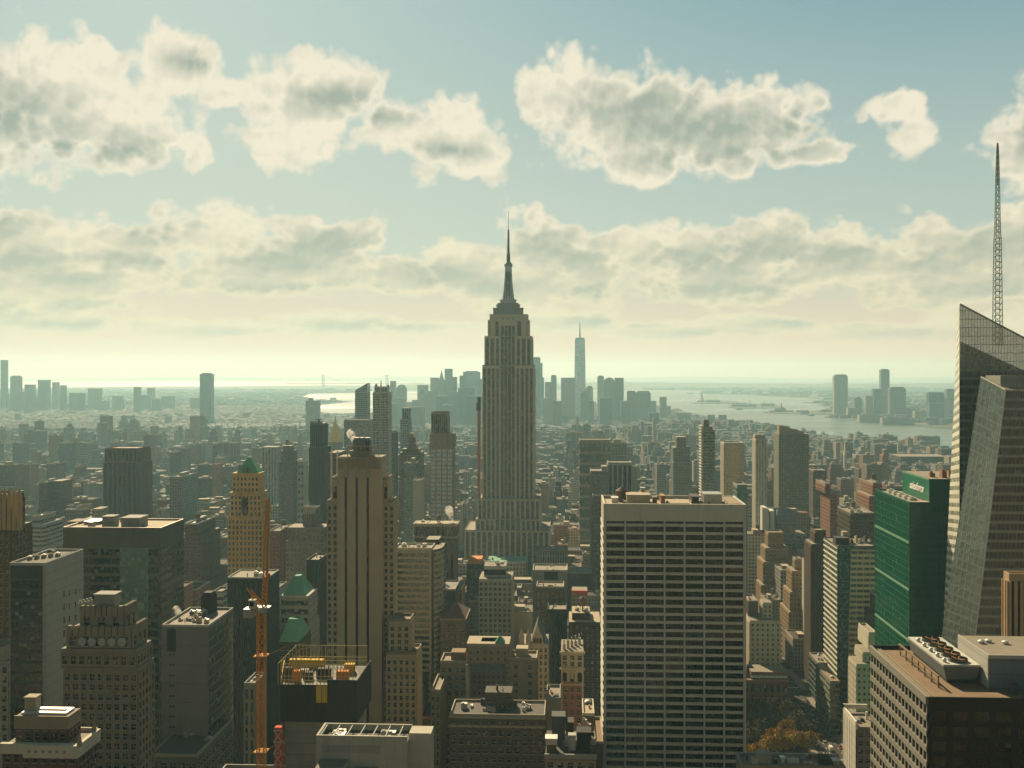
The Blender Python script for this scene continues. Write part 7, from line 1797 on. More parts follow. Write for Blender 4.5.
for _ in range(2600):   # across the river
    px = rf.uniform(640, 1060); yy = 20000*rf.random()**1.4+5200; x = X_at(px, yy)
    if pip(x, yy, NJ) and pip(x+60, yy, NJ): s = 20+yy*.004; FARB.append([x, x+rf.uniform(.5, 2)*s, yy, yy+rf.uniform(.4, 1)*s, rf.choice([7, 9, 12, 18])*rf.uniform(.8, 1.4)])
LOTS = [l for l in LOTS if (l[2] < 2000 or (pip(l[0], l[2], EAST) and pip(l[1]+40, l[3], EAST))) and not clash(l[0], l[1], l[2], l[3]) and not (l[1] > 60 and l[0] < 215 and 440 < l[3] and l[2] < 590) and not (l[1] > PARK[0] and l[0] < PARK[1] and l[3] > PARK[2] and l[2] < PARK[3])
        and not (l[2] > 350 and l[2] < 450 and l[1] > X_at(240, 330) and l[0] < X_at(360, 420)) and not (l[1] > X_at(250, 335) and l[0] < X_at(275, 335) and l[2] < 345 < l[3]+20)]
FARB = [l for l in FARB if not clash(l[0], l[1], l[2], l[3])]

# who shows largest? a small painter's buffer, far to near, with the named buildings on top in their depth order
allb = [('h', -1, b[0], b[1], b[2], b[3], b[5]) for b in HERO_BOX]+[('l', i, l[0], l[1], l[2], l[3], l[4]) for i, l in enumerate(LOTS) if l[2] > 60]+[('f', i, l[0], l[1], l[2], l[3], l[4]) for i, l in enumerate(FARB) if l[2] < 6000]
allb.sort(key=lambda b: -b[4])
ids = np.full((768, 1024), -1, dtype=np.int32)
for n_, b in enumerate(allb):
    _, _, x0, x1, y0, y1, z = b
    xs = []; ys = []
    for X, Y in ((x0, y0), (x1, y0), (x0, y1), (x1, y1)):
        a = scr(X, Y, z-drop(X, Y)); xs.append(a[0]); ys.append(a[1])
    a, c = int(max(0, min(xs))), int(min(1024, max(xs)+.5)); t_ = int(max(0, min(ys)+.5)); bt = int(min(768, scr(x0, y0, 0)[1]))
    if c > a and bt > t_: ids[t_:bt, a:c] = n_
cnt = np.bincount(ids[ids >= 0].ravel(), minlength=len(allb))
order = [k for k in np.argsort(-cnt) if allb[k][0] == 'l' and cnt[k] > 12][:292]
single = set(allb[k][1] for k in order)
cen = {}
yy_, xx_ = np.mgrid[0:768, 0:1024]
for k in order:
    m_ = ids == k; cen[allb[k][1]] = (float(xx_[m_].mean()), float(yy_[m_].mean()))

def lot_shape(mb, l, r, t, m=0, detail=True):
    x0, x1, y0, y1, h = l; g = -drop(x0, y0)
    kind = r.random()
    if h > 45 and kind < .45 and x1-x0 > 12:
        h1 = h*r.uniform(.6, .8); mb.box(x0, x1, y0, y1, g-1, g+h1, m, t, bottom=False)
        a, b_ = (x1-x0)*r.uniform(.08, .2), (y1-y0)*r.uniform(.1, .2)
        h2 = h*r.uniform(.86, .93); mb.box(x0+a, x1-a, y0+b_, y1-b_*.5, g+h1-.5, g+h2, m, t, bottom=False)
        mb.box(x0+a*1.9, x1-a*1.9, y0+b_*1.8, y1-b_, g+h2-.5, g+h, m, t, bottom=False); return (x0+a*1.9, x1-a*1.9, y0+b_*1.8, y1-b_, g+h, [(x0, x1, y0, y1, g+h1)])
    mb.box(x0, x1, y0, y1, g-1, g+h, m, t, bottom=False)
    return (x0, x1, y0, y1, g+h, [])
def parapet(mb, x0, x1, y0, y1, z, h=1.1, m=0, t=(1, 1, 1)):
    w = .45
    mb.box(x0, x1, y0-.02, y0+w, z+.01, z+h, m, t, bottom=False); mb.box(x0, x1, y1-w, y1+.02, z+.01, z+h, m, t, bottom=False)
    mb.box(x0-.02, x0+w, y0+w, y1-w, z+.01, z+h-.02, m, t, bottom=False); mb.box(x1-w, x1+.02, y0+w, y1-w, z+.01, z+h-.02, m, t, bottom=False)

LAND = []
for T_, lb, bxs in T_INFO:
    b = bxs[0]; nm = lb if lb.startswith('the ') else None
    cxs = [scr(b[0], b[2], b[4])[0], scr(b[1], b[2], b[4])[0]]
    LAND.append((sum(cxs)/2, scr(b[0], b[2], b[4])[1], lb, b[2]))
SHORT = {}
def short(lb):
    if lb.startswith('the '): return lb
    s = lb
    for sep_ in (',', ' with ', ' behind ', ' in front ', ' beside ', ' rising ', ' right of ', ' left of ', ' below ', ' under ', ' at the ', ' above ', ' between ', ' whose ', ' beyond ', ' directly ', ' against ', ' squeezed', ' tucked', ' peeking', ' standing', ' hugging', ' strewn', ' crowded', ' catching', ' wrapped', ' across', ' just '):
        s = s.split(sep_)[0]
    s = s.strip()
    return 'the '+s
names = {}
for L in LAND: names.setdefault(short(L[2]), []).append(L)
ANCH = [(L[0], L[1], short(L[2]), L[3]) for L in LAND if len(names[short(L[2])]) == 1 and len(short(L[2]).split()) >= 4 and len(short(L[2]).split()) <= 7]
used_labels = {}
def label_for(l, px, py, cname, feats):
    best = sorted(ANCH, key=lambda a: math.hypot(a[0]-px, (max(a[1], 420)-py)*.45))[:1][0]
    if abs(best[0]-px) < 12: rel = 'below' if best[3] > l[2]+60 else 'beyond'
    else: rel = 'left of' if px < best[0] else 'right of'
    size = 'tall ' if l[4] > 75 else ('low ' if l[4] < 28 else '')
    return f'{size}{cname} {feats}', rel, best[2]
pend = []
for i, l in enumerate(LOTS):
    if i not in single: continue
    r = random.Random(i*7+1)
    cname, col = PAL[r.randrange(len(PAL))]; k = .85+.3*r.random(); col = tuple(c*k for c in col)
    fm = r.choices(FM, [4, 4, 3, 1.2, 1])[0]
    loc = ((l[0]+l[1])/2, (l[2]+l[3])/2, 0)
    T = empty('city_building', loc)
    mb = MB(); top = lot_shape(mb, l, r, (1, 1, 1)); o = mb.build('wall', fm, T, tint=True); o.color = col+(1,)
    x0, x1, y0, y1, z, low = top; W, Dp = x1-x0, y1-y0; feats = []
    mb = MB(); parapet(mb, x0, x1, y0, y1, z)
    for q in low: parapet(mb, *q)
    o = mb.build('parapet', r.choice(['buff', 'concrete', 'tan', 'pale_concrete', 'terracotta'] if r.random() < .5 else ['buff', 'concrete']), T)
    if W > 8 and Dp > 8:
        mb = MB(); w, d, h = W*r.uniform(.2, .4), Dp*r.uniform(.2, .4), r.uniform(2.5, 5); a, b_ = x0+W*r.uniform(.1, .5), y0+Dp*r.uniform(.15, .5)
        mb.box(a, a+w, b_, b_+d, z, z+h, mt=1); mb.build('penthouse', [r.choice(['tan', 'brown_brick', 'concrete', 'buff']), 'pale_roof'], T)
    if r.random() < .42 and W > 8:
        water_tank(T, x0+W*r.uniform(.6, .85), y0+Dp*r.uniform(.55, .8), z, r.uniform(1.6, 2.3)); feats.append('water tank')
    na = r.randrange(0, 5)
    for q in range(na):
        mb = MB(); a, b_ = x0+W*r.uniform(.05, .85), y0+Dp*r.uniform(.05, .5); s = r.uniform(.8, 2.4); h = r.uniform(.6, 1.8)
        mb.box(a, a+s, b_, b_+s*.8, z+.2, z+.2+h); mb.box(a+.1, a+s-.1, b_+.1, b_+s*.7, z, z+.2); mb.build('air_unit', r.choice(['steel', 'white_metal', 'pale_concrete', 'rust']), T)
    if na >= 3: feats.append('air units')
    kindw = {'facade_loft': 'loft block', 'facade_brick': 'apartment block', 'facade_office': 'office block', 'facade_ribbon': 'block with ribbon windows', 'facade_stripe': 'block with vertical stripes'}[fm]
    if low: kindw = 'stepped '+kindw
    if feats: kindw += (' with ' if ' with ' not in kindw else ' and ')+feats[0]
    if top[0] is None: pass
    px, py = cen[i]
    s1, rel, an = label_for(l, px, py, cname, kindw)
    T['category'] = 'apartment block' if fm == 'facade_brick' else ('loft building' if fm == 'facade_loft' else 'office block')
    T['group'] = 'ordinary city blocks between the landmarks'
    pend.append((T, s1, rel, an, px, py))
byl = {}
for p in pend: byl.setdefault((p[1], p[2], p[3]), []).append(p)
ORD = ['', 'nearest', 'second nearest', 'third nearest', 'fourth nearest', 'fifth nearest', 'sixth nearest', 'seventh nearest', 'eighth nearest', 'ninth nearest']
for key, ps in byl.items():
    ps.sort(key=lambda p: -p[5])
    for n_, p in enumerate(ps):
        s = f'{p[1]} {p[2]} {p[3]}'
        if len(ps) > 1: s = f'{p[1]}, {ORD[min(n_+1, 9)]} {p[2]} {p[3]}'
        wds = s.split()
        if len(wds) > 16: s = ' '.join(s.replace(' with water tank', '').replace(' with air units', '').split()[:16])
        p[0]['label'] = s

# everything smaller than those three hundred, as one mass
mb = MB(); r = random.Random(77)
rest = [(l, 0) for i, l in enumerate(LOTS) if i not in single]+[(l, 1) for l in FARB]
for l, far in rest:
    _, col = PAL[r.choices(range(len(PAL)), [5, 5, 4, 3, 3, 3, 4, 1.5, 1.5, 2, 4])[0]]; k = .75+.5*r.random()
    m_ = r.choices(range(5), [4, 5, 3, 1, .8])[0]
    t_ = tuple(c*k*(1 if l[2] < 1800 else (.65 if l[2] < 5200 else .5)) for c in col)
    if l[2] < 1800:
        top = lot_shape(mb, l, r, t_, m_)
        if l[2] > 500:
            x0, x1, y0, y1, z, low = top; W, Dp = x1-x0, y1-y0
            parapet(mb, x0, x1, y0, y1, z, m=m_, t=t_)
            for q in range(r.randrange(1, 4)):
                a, b_ = x0+W*r.uniform(.05, .7), y0+Dp*r.uniform(.1, .6); mb.box(a, a+W*r.uniform(.08, .25), b_, b_+Dp*r.uniform(.08, .3), z, z+r.uniform(1, 4.5), 5, (.4, .38, .33), bottom=False)
    else:
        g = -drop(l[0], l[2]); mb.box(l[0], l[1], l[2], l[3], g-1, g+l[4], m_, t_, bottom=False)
        if l[2] < 5200:
            for q in range(r.randrange(0, 3)):
                W, Dp = l[1]-l[0], l[3]-l[2]; a, b_ = l[0]+W*r.uniform(.05, .7), l[2]+Dp*r.uniform(.1, .6)
                mb.box(a, a+W*r.uniform(.12, .3), b_, b_+Dp*r.uniform(.1, .3), g+l[4], g+l[4]+r.uniform(1.5, 5), 5, (.4, .38, .33), bottom=False)
o = mb.build('distant_buildings', FM+['concrete'], tint=True); tag(o, 'thousands of smaller brick and stone city buildings filling the ground between towers', 'buildings', kind='stuff')
print('lots', len(LOTS), 'far', len(FARB), 'faces', len(mb.f))

# ------------------------------------------------------------------ hazy skylines
facade_mat('facade_far', 5.0, 4.2, .55, .5, glass=(0.06, 0.07, 0.065), vary=.15)
def far_tower(px0, px1, py, D, depth, col, name='skyline_tower', top=None, label=None, group=None, cat='tower', steps=None, rot=0.0, bright=None):
    pxm = (px0+px1)/2; k = (pxm-512)/F; X, Y = D*k*cs-D*sn, D*k*sn+D*cs
    w = (px1-px0)/F*D; g = -drop(X, Y)
    zt = EYE-(py-HY)*D/F
    T = empty(name, (X, Y, g)); tag(T, label, cat, group)
    mb = MB(); h0 = zt
    tp = MB()
    if top == 'pyramid':
        h0 = g+(zt-g)*.84; tp.frustum(X-w/2*.9, X+w/2*.9, Y+2, Y+depth*.9, h0+.02, zt, .04)
    elif top == 'spire':
        h0 = g+(zt-g)*.80; tp.frustum(X-w*.36, X+w*.36, Y+4, Y+depth*.8, h0+.02, h0+(zt-h0)*.5, .5); tp.frustum(X-w*.17, X+w*.17, Y+10, Y+depth*.55, h0+(zt-h0)*.5, zt, .05)
    elif top == 'dome':
        h0 = zt-w*.35
        for q in range(5): a0, a1 = q/5*1.4, (q+1)/5*1.4; tp.cyl(X, Y+depth/2, h0+w*.35*math.sin(a0), h0+w*.35*math.sin(a1), w*.46*math.cos(a0), w*.46*math.cos(a1), n=14)
    elif top == 'slab': 
        h0 = zt-5; tp.box(X-w*.36, X+w*.36, Y+depth*.2, Y+depth*.8, h0, zt)
    elif top == 'chamfer':
        h0 = zt-w*.14; tp.frustum(X-w/2, X+w/2, Y, Y+depth, h0+.01, zt, .72, .8)
    elif top == 'slant':
        h0 = zt-w*.5; tp.hexa([(X-w/2, Y, h0), (X+w/2, Y, h0), (X+w/2, Y+depth, h0), (X-w/2, Y+depth, h0), (X-w/2, Y, h0+1), (X+w/2, Y, zt), (X+w/2, Y+depth, zt), (X-w/2, Y+depth, h0+1)])
    mb.box(X-w/2, X+w/2, Y, Y+depth, g-1, h0, bottom=False)
    if steps:
        for (a, b_, yy) in steps:
            xa, xb = X+(a-pxm)/F*D, X+(b_-pxm)/F*D; mb.box(xa, xb, Y-6, Y+depth+6, g-1, EYE-(yy-HY)*D/F, bottom=False)
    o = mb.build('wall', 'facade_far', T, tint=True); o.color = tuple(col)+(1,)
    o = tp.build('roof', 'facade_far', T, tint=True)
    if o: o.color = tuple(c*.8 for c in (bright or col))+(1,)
    return T, X, Y, zt
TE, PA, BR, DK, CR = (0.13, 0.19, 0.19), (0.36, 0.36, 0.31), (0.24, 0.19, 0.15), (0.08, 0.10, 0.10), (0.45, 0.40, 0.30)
ordn = ['first', 'second', 'third', 'fourth', 'fifth', 'sixth', 'seventh', 'eighth', 'ninth', 'tenth', 'eleventh', 'twelfth', 'thirteenth', 'fourteenth', 'fifteenth', 'sixteenth', 'seventeenth', 'eighteenth', 'nineteenth', 'twentieth', 'twenty-first', 'twenty-second', 'twenty-third', 'twenty-fourth', 'twenty-fifth']
CN = {TE: 'blue-green', PA: 'pale stone', BR: 'brown', DK: 'dark', CR: 'cream'}
TN = {None: 'flat-topped tower', 'pyramid': 'pyramid-roofed tower', 'spire': 'pointed tower', 'dome': 'domed tower', 'slab': 'box-topped tower', 'chamfer': 'round-shouldered tower', 'slant': 'slant-topped tower'}
def cluster(lst, D, where, group, depth=40, seed=1):
    r = random.Random(seed); lst = sorted(lst, key=lambda e: (e[0]+e[1])/2)
    for n_, e in enumerate(lst):
        top = e[4] if len(e) > 4 else None
        lb = f'hazy {CN[e[3]]} {TN[top]}, {ordn[n_]} from left {where}'
        far_tower(e[0], e[1], e[2], D*r.uniform(.94, 1.06) if len(e) < 6 else e[5], depth, e[3], top=top, label=lb, group=group, steps=e[6] if len(e) > 6 else None)
cluster([(390, 395, 381, PA), (396, 406, 384.5, TE, 'dome'), (406, 413, 402, PA), (412, 420, 400, TE), (417.3, 427.4, 385, PA), (418, 426, 389, PA, 'pyramid', 5300), (427, 437, 391, CR, None, 5200), (430.3, 438.3, 377.7, PA, None), (438.2, 444.2, 370.2, TE, 'spire'), (444.6, 452, 368.8, TE, None), (451.8, 456.4, 377, TE),
         (459.5, 466.8, 375.6, TE), (463, 479.8, 371, TE, 'slab'), (470.5, 481.5, 379, TE), (458, 475, 388, DK, None, 5000), (447, 459, 392, TE, None, 5000), (436, 447, 396, TE, None, 4900), (466, 482, 396, DK, None, 4700), (395, 405, 398, PA, None, 5000), (384, 396, 404, TE, None, 4700), (408, 424, 407, BR, None, 4500), (442, 452, 405, PA, None, 4400)],
        5700, 'in downtown skyline left of spired tower', 'downtown skyline left of the spired tower')
cluster([(532.4, 540.2, 357, TE, 'chamfer'), (540, 542.4, 363, TE), (538.5, 544, 377.5, TE), (545, 552, 382, CR), (551, 556.5, 375, TE, 'slab'), (543, 553, 398, CR, None, 5000), (553, 562, 401, BR, None, 4900), (561, 575, 377.7, BR), (580.6, 588, 390.5, DK, 'dome', 5400), (585.8, 593, 385.6, PA, 'dome'), (588, 594, 401, TE, None, 5000),
         (597.5, 604, 375.6, PA, 'slab'), (603.5, 615, 377.4, PA, 'dome'), (614.8, 623.7, 377.8, BR), (627.3, 636, 391, BR, 'chamfer', 5400), (636, 650.7, 391, BR, 'chamfer', 5500), (650, 656.3, 401, TE), (621, 630, 401, BR, None, 5000), (600, 612, 398, DK, None, 5000), (648.5, 659, 413, DK, None, 4700), (660, 666.6, 397, BR), (665.5, 670.8, 406, BR), (684, 691, 413, DK), (692.8, 700.5, 414, TE, 'dome'), (709, 720, 419, DK, 'dome')],
        5800, 'in downtown skyline right of spired tower', 'downtown skyline right of the spired tower')
# the tallest downtown tower with its mast
def world_tower():
    D = 5870.0; k = (580-512)/F; X, Y = D*k*cs-D*sn, D*k*sn+D*cs; g = -drop(X, Y)
    T = empty('supertall_tower', (X, Y, g)); tag(T, 'tallest hazy blue glass tower of the downtown skyline with a thin mast', 'skyscraper')
    h = 5.9/F*D; z = lambda py: EYE-(py-HY)*D/F
    m = MB(); zb, zt = g+50, z(339.5)
    c = [(X-h, Y, zb), (X+h, Y, zb), (X+h, Y+2*h, zb), (X-h, Y+2*h, zb)]; cy = Y+h
    t_ = [(X, Y+.12*h, zt), (X+h*.86, cy, zt), (X, Y+1.88*h, zt), (X-h*.86, cy, zt)]
    m.box(X-h, X+h, Y, Y+2*h, g, zb)
    s = [(X-h*.8, Y+.1*h, zt), (X+h*.8, Y+.1*h, zt), (X+h*.8, Y+1.9*h, zt), (X-h*.8, Y+1.9*h, zt)]
    for j in range(4):
        a, b_ = c[j], c[(j+1) % 4]; u, v = t_[j], t_[(j+1) % 4]
        m.poly([a, b_, u] if j != 9 else [])
        m.poly([b_, v, u])
    m.poly([t_[0], t_[1], t_[2], t_[3]], m=1)
    m.build('wall', ['sky_glass', 'concrete'], T)
    m = MB(); m.cyl(X, cy, zt, z(337.6), h*.8, h*.76, n=16); m.build('crown_ring', 'blue_grey', T)
    m = MB(); m.cyl(X, cy, z(337.6), z(322), 5, 1.4, n=8); m.build('mast', 'steel', T)
world_tower()
cluster([(834.3, 847.7, 374.4, PA, 'chamfer', 6400), (855, 862, 396.5, DK, 'dome'), (865.8, 872.8, 396, CR, 'chamfer'), (873.8, 881, 389, DK, None), (881.2, 889.5, 369, TE, 'slab', 6300), (880.3, 894, 395, TE, None, 6100), (890, 905.8, 387, BR, 'chamfer'), (929, 944, 392.3, DK, None, 5600), (929.5, 944, 403, TE, None, 5400), (944.3, 950, 397.3, CR), (947, 955, 389, TE, 'chamfer'),
         (848, 858, 408, PA, None, 5900), (859.5, 883, 414, CR, 'slab', 5400), (882.6, 914, 417, PA, 'slab', 5150), (915, 928, 411, CR, None, 5600), (905, 915, 408, BR, None, 6000)],
        6200, 'in skyline across the river', 'skyline across the river', seed=4)
cluster([(0.4, 5.3, 360, DK), (10, 19.5, 375.6, BR, 'slab'), (24.3, 33, 384.5, PA), (37.6, 48, 380, TE), (52, 57, 382.2, PA), (60, 64, 385.3, TE), (69, 83, 393, DK), (87.7, 100, 388.4, PA), (133.5, 139, 387, BR), (147, 153, 388, CR), (161, 173, 396, BR), (112, 121, 396, PA), (115, 122, 400, DK), (60.5, 73, 403, DK, 'dome'), (77, 88.5, 403, DK, 'dome'), (34, 48, 397, BR), (139, 148, 395, TE), (3, 12, 394, CR), (152, 160, 399, TE), (95, 107, 401, PA), (12, 22, 392, TE), (190, 200, 398, BR)],
        7000, 'in the far-left skyline', 'skyline on the far left', seed=6)
far_tower(199.6, 211.6, 373, 5400, 40, DK, top='slab', label='dark glass slab tower standing alone on the hazy left horizon', cat='skyscraper')

# suspension bridge on the horizon
def bridge():
    D = 17500.0
    def at(px, z): k = (px-512)/F; X, Y = D*k*cs-D*sn, D*k*sn+D*cs; return Vector((X, Y, z-drop(X, Y)))
    c = at(355, 0); T = empty('suspension_bridge', tuple(c)); tag(T, 'faint two-towered suspension bridge on the hazy horizon, left of centre', 'bridge')
    for px in (323.2, 387.0):
        p = at(px, 0); m = MB()
        for s in (-1, 1): m.frustum(p.x+s*15-9, p.x+s*15+9, p.y-8, p.y+8, p.z-3, p.z+211, .75)
        for z in (70, 140, 196): m.box(p.x-15, p.x+15, p.y-6, p.y+6, p.z+z, p.z+z+12)
        m.build('bridge_tower', 'steel', T)
    m = MB(); a, b_ = at(285, 66), at(425, 66); m.hexa([(a.x, a.y-14, a.z), (b_.x, b_.y-14, b_.z), (b_.x, b_.y+14, b_.z), (a.x, a.y+14, a.z), (a.x, a.y-14, a.z+9), (b_.x, b_.y-14, b_.z+9), (b_.x, b_.y+14, b_.z+9), (a.x, a.y+14, a.z+9)]); m.build('deck', 'steel', T)
    m = MB(); pr = None
    for k in range(57):
        px = 285+140*k/56
        if px < 323.2: z = 70+141*((px-285)/38.2)**1.6
        elif px < 387: u = (px-355.1)/31.9; z = 82+129*u*u
        else: z = 70+141*((425-px)/38)**1.6
        q = at(px, z)
        if pr is not None: m.tube(pr, q, 2.2)
        pr = q
    m.build('main_cable', 'steel', T)
bridge()
# statue on its island
def statue():
    D = 9100.0; k = (701.8-512)/F; X, Y = D*k*cs-D*sn, D*k*sn+D*cs; g = -drop(X, Y)
    T = empty('statue', (X, Y, g)); tag(T, 'tiny green statue on a tall pedestal, standing on the harbour island', 'statue')
    m = MB(); m.frustum(X-45, X+45, Y-45, Y+45, g-2, g+12, .95); m.frustum(X-14, X+14, Y-14, Y+14, g+12, g+47, .62); m.build('pedestal', 'pale_concrete', T)
    m = MB()
    for (z0, z1, r0, r1) in ((47, 62, 7.5, 6), (62, 75, 6, 5), (75, 80, 5, 2.2), (80, 85.5, 2.4, 2.3), (85.5, 87.5, 3.4, 1.2)): m.cyl(X, Y, g+z0, g+z1, r0, r1, n=10)
    m.tube((X-3.5, Y, g+77), (X-6.5, Y, g+90), 1.5, r1=1.1); m.cyl(X-6.6, Y, g+90, g+93, 1.9, .4, n=8); m.box(X+2.5, X+6, Y-4, Y-2, g+66, g+73)
    m.build('figure', 'copper_green', T)
statue()
def terminal():
    x, y = gp(781.5, 410.5); g = -drop(x, y); T = empty('ferry_terminal', (x, y, g)); tag(T, 'tiny terminal building with a pointed clock tower on the river spit', 'building')
    m = MB(); m.box(x-45, x+25, y-15, y+25, g-1, g+18); m.box(x-12, x+12, y-16, y+10, g-1, g+27); m.build('wall', 'tan', T)
    m = MB(); m.frustum(x-45, x+25, y-16, y+26, g+18, g+26, .9, .1); m.cyl(x, y, g+27, g+44, 5, 4, n=8); m.cyl(x, y, g+44, g+60, 4, .3, n=8); m.build('roof', 'slate', T)
terminal()
for j, (px, py, w, lb) in enumerate(((744, 405.8, 90, 'long brick hall with small towers on the ferry island'), (713, 401.8, 60, 'low building behind the statue on the harbour island'), (768, 405.4, 50, 'smaller brick hall at the right end of ferry island'))):
    x, y = gp(px, py); g = -drop(x, y); T = empty('island_hall', (x, y, g)); tag(T, lb, 'building')
    m = MB(); m.box(x-w, x+w, y, y+30, g-1, g+14); m.build('wall', 'orange_brick', T)
    m = MB(); m.frustum(x-w, x+w, y-2, y+32, g+14, g+21, .95, .1)
    for s in (-.5, .5): m.cyl(x+w*s, y+8, g+14, g+36, 5, 1, n=8)
    m.build('roof', 'copper_green', T)
# ferries on the water
for j, (px, py, L, lb) in enumerate(((676.5, 409.6, 75, 'orange-tinted ferry with a pale wake on the harbour, right of downtown'), (739.5, 408.3, 45, 'small dark boat on the harbour below the ferry island'), (811, 413.6, 40, 'small pale boat near the river spit'), (690, 393.2, 90, 'faint ship far out on the harbour'))):
    x, y = gp(px, py); g = -drop(x, y)-3; T = empty('ferry_boat', (x, y, g)); tag(T, lb, 'boat', 'boats on the harbour')
    m = MB(); m.hexa([(x-L*.42, y-6, g), (x+L*.42, y-6, g), (x+L*.42, y+6, g), (x-L*.42, y+6, g), (x-L*.5, y-8, g+5), (x+L*.5, y-8, g+5), (x+L*.5, y+8, g+5), (x-L*.5, y+8, g+5)]); m.build('hull', 'terracotta' if j == 0 else 'charcoal', T)
    m = MB(); m.box(x-L*.36, x+L*.36, y-6, y+6, g+5, g+10); m.box(x-L*.2, x+L*.15, y-4, y+4, g+10, g+13); m.build('cabin', 'white_metal', T)

# ------------------------------------------------------------------ trees in the square
def leaf_material(name, c1, c2):
    m, N, p = new_mat(name)
    at = N.n.new('ShaderNodeAttribute'); at.attribute_name = 'tint'
    N.l.new(N.mix(1.0, at.outputs['Color'], tuple(c1)+(1,), 'MULTIPLY'), p.inputs['Base Color']); p.inputs['Roughness'].default_value = .7; p.inputs['Specular IOR Level'].default_value = .2
    MATS[name] = m
leaf_material('leaves_gold', (1, 1, 1), None); wall_mat('bark', (0.07, 0.05, 0.035))
def crown_mesh(r, R, n, cols):
    mb = MB(); cl = []
    for k in range(16):
        a, e = r.uniform(0, 6.28), r.uniform(-.5, 1.3); d = R*r.uniform(.35, .85)
        cl.append((math.cos(a)*math.cos(e)*d, math.sin(a)*math.cos(e)*d, math.sin(e)*d*.8, R*r.uniform(.28, .48), r.choice(cols)))
    for k in range(n):
        c = r.choice(cl); v = Vector((r.gauss(0, 1), r.gauss(0, 1), r.gauss(0, 1))).normalized()*c[3]*r.uniform(.55, 1.05)
        p = Vector(c[:3])+v; s = R*r.uniform(.035, .075); a = Vector((r.gauss(0, 1), r.gauss(0, 1), r.gauss(0, 1))).normalized(); b_ = a.orthogonal().normalized(); c_ = a.cross(b_)
        f = r.uniform(.7, 1.3); t_ = tuple(q*f for q in c[4])
        mb.quad(tuple(p-b_*s-c_*s*.7), tuple(p+b_*s-c_*s*.5), tuple(p+b_*s*.8+c_*s*.8), tuple(p-b_*s*.7+c_*s), t=t_)
    return mb
GOLD = [(0.40, 0.26, 0.03), (0.44, 0.31, 0.04), (0.30, 0.18, 0.02)]; OLV = [(0.09, 0.075, 0.02), (0.12, 0.08, 0.02), (0.07, 0.065, 0.02)]
rt = random.Random(31); trees = []
protos = {}
def tree(x, y, R, kind):
    key = kind
    if key not in protos:
        T = empty('street_tree', (x, y, 0)); th = 7.0
        m = MB(); m.tube((x, y, 0), (x+.3, y, th), .42, n=7, r1=.28)
        for k in range(6):
            a = k*1.05; m.tube((x+.3, y, th-.3*k), (x+3.2*math.cos(a), y+3.2*math.sin(a), th+4+(k % 3)), .17, n=5, r1=.06)
        m.build('trunk', 'bark', T)
        cm = crown_mesh(random.Random(40+len(protos)), 6.0, 2600, GOLD if kind[0] == 'g' else OLV)
        cm.v = [(a+x, b_+y, c+12.0) for a, b_, c in cm.v]
        cm.build('crown', 'leaves_gold', T, tint=True)
        protos[key] = T; T0 = T
    else:
        src = protos[key]; T0 = src.copy(); C.objects.link(T0); T0.location = (x, y, 0); WL[T0.name] = (x, y, 0)
        for ch in src.children:
            c = ch.copy(); C.objects.link(c); c.parent = T0
        T0.rotation_euler = (0, 0, rt.uniform(0, 6.28))
    T0.scale = (R/6.0,)*3; return T0
def gxy(px, Y): return X_at(px, Y), Y
spots = []
for (px, Y, R, k) in ((783, 700, 8.2, 'g1'), (798, 704, 7.6, 'g2'), (770, 698, 7.2, 'g2'), (760, 690, 6.2, 'g1'), (808, 712, 6.6, 'g1'), (788, 722, 7.8, 'g2'), (774, 716, 6.6, 'g1'), (752, 694, 5.6, 'g2'),
                      (752, 716, 6.6, 'o1'), (762, 730, 7.0, 'o2'), (778, 738, 7.4, 'o1'), (793, 738, 7.0, 'o2'), (805, 732, 6.4, 'o1'), (749, 742, 6.8, 'o2'), (765, 752, 6.8, 'o1'), (782, 757, 7.2, 'o2'), (747, 766, 6.6, 'o1'), (796, 756, 6.4, 'o2'), (756, 776, 6.6, 'o1'), (772, 776, 7.0, 'o2'), (786, 778, 6.4, 'o1'), (746, 728, 6.2, 'o2')):
    x, y = gxy(px, Y); trees.append((tree(x, y, R, k), px, scr(x, y, 14)[1], k))
for kk, nm, grp in (('g', 'golden-yellow autumn tree', 'yellow autumn trees in the square'), ('o', 'dark olive-brown shaded tree', 'shaded trees in the square')):
    sel = sorted([t for t in trees if t[3][0] == kk], key=lambda t: t[1])
    for n_, t in enumerate(sel): tag(t[0], f'{nm}, {ordn[n_]} from the left in the square beside the avenue', 'tree', grp)
o = MB(); o.box(PARK[0], PARK[1], PARK[2], PARK[3], -.3, .1); q = o.build('park_ground', 'park_soil'); tag(q, kind='structure')

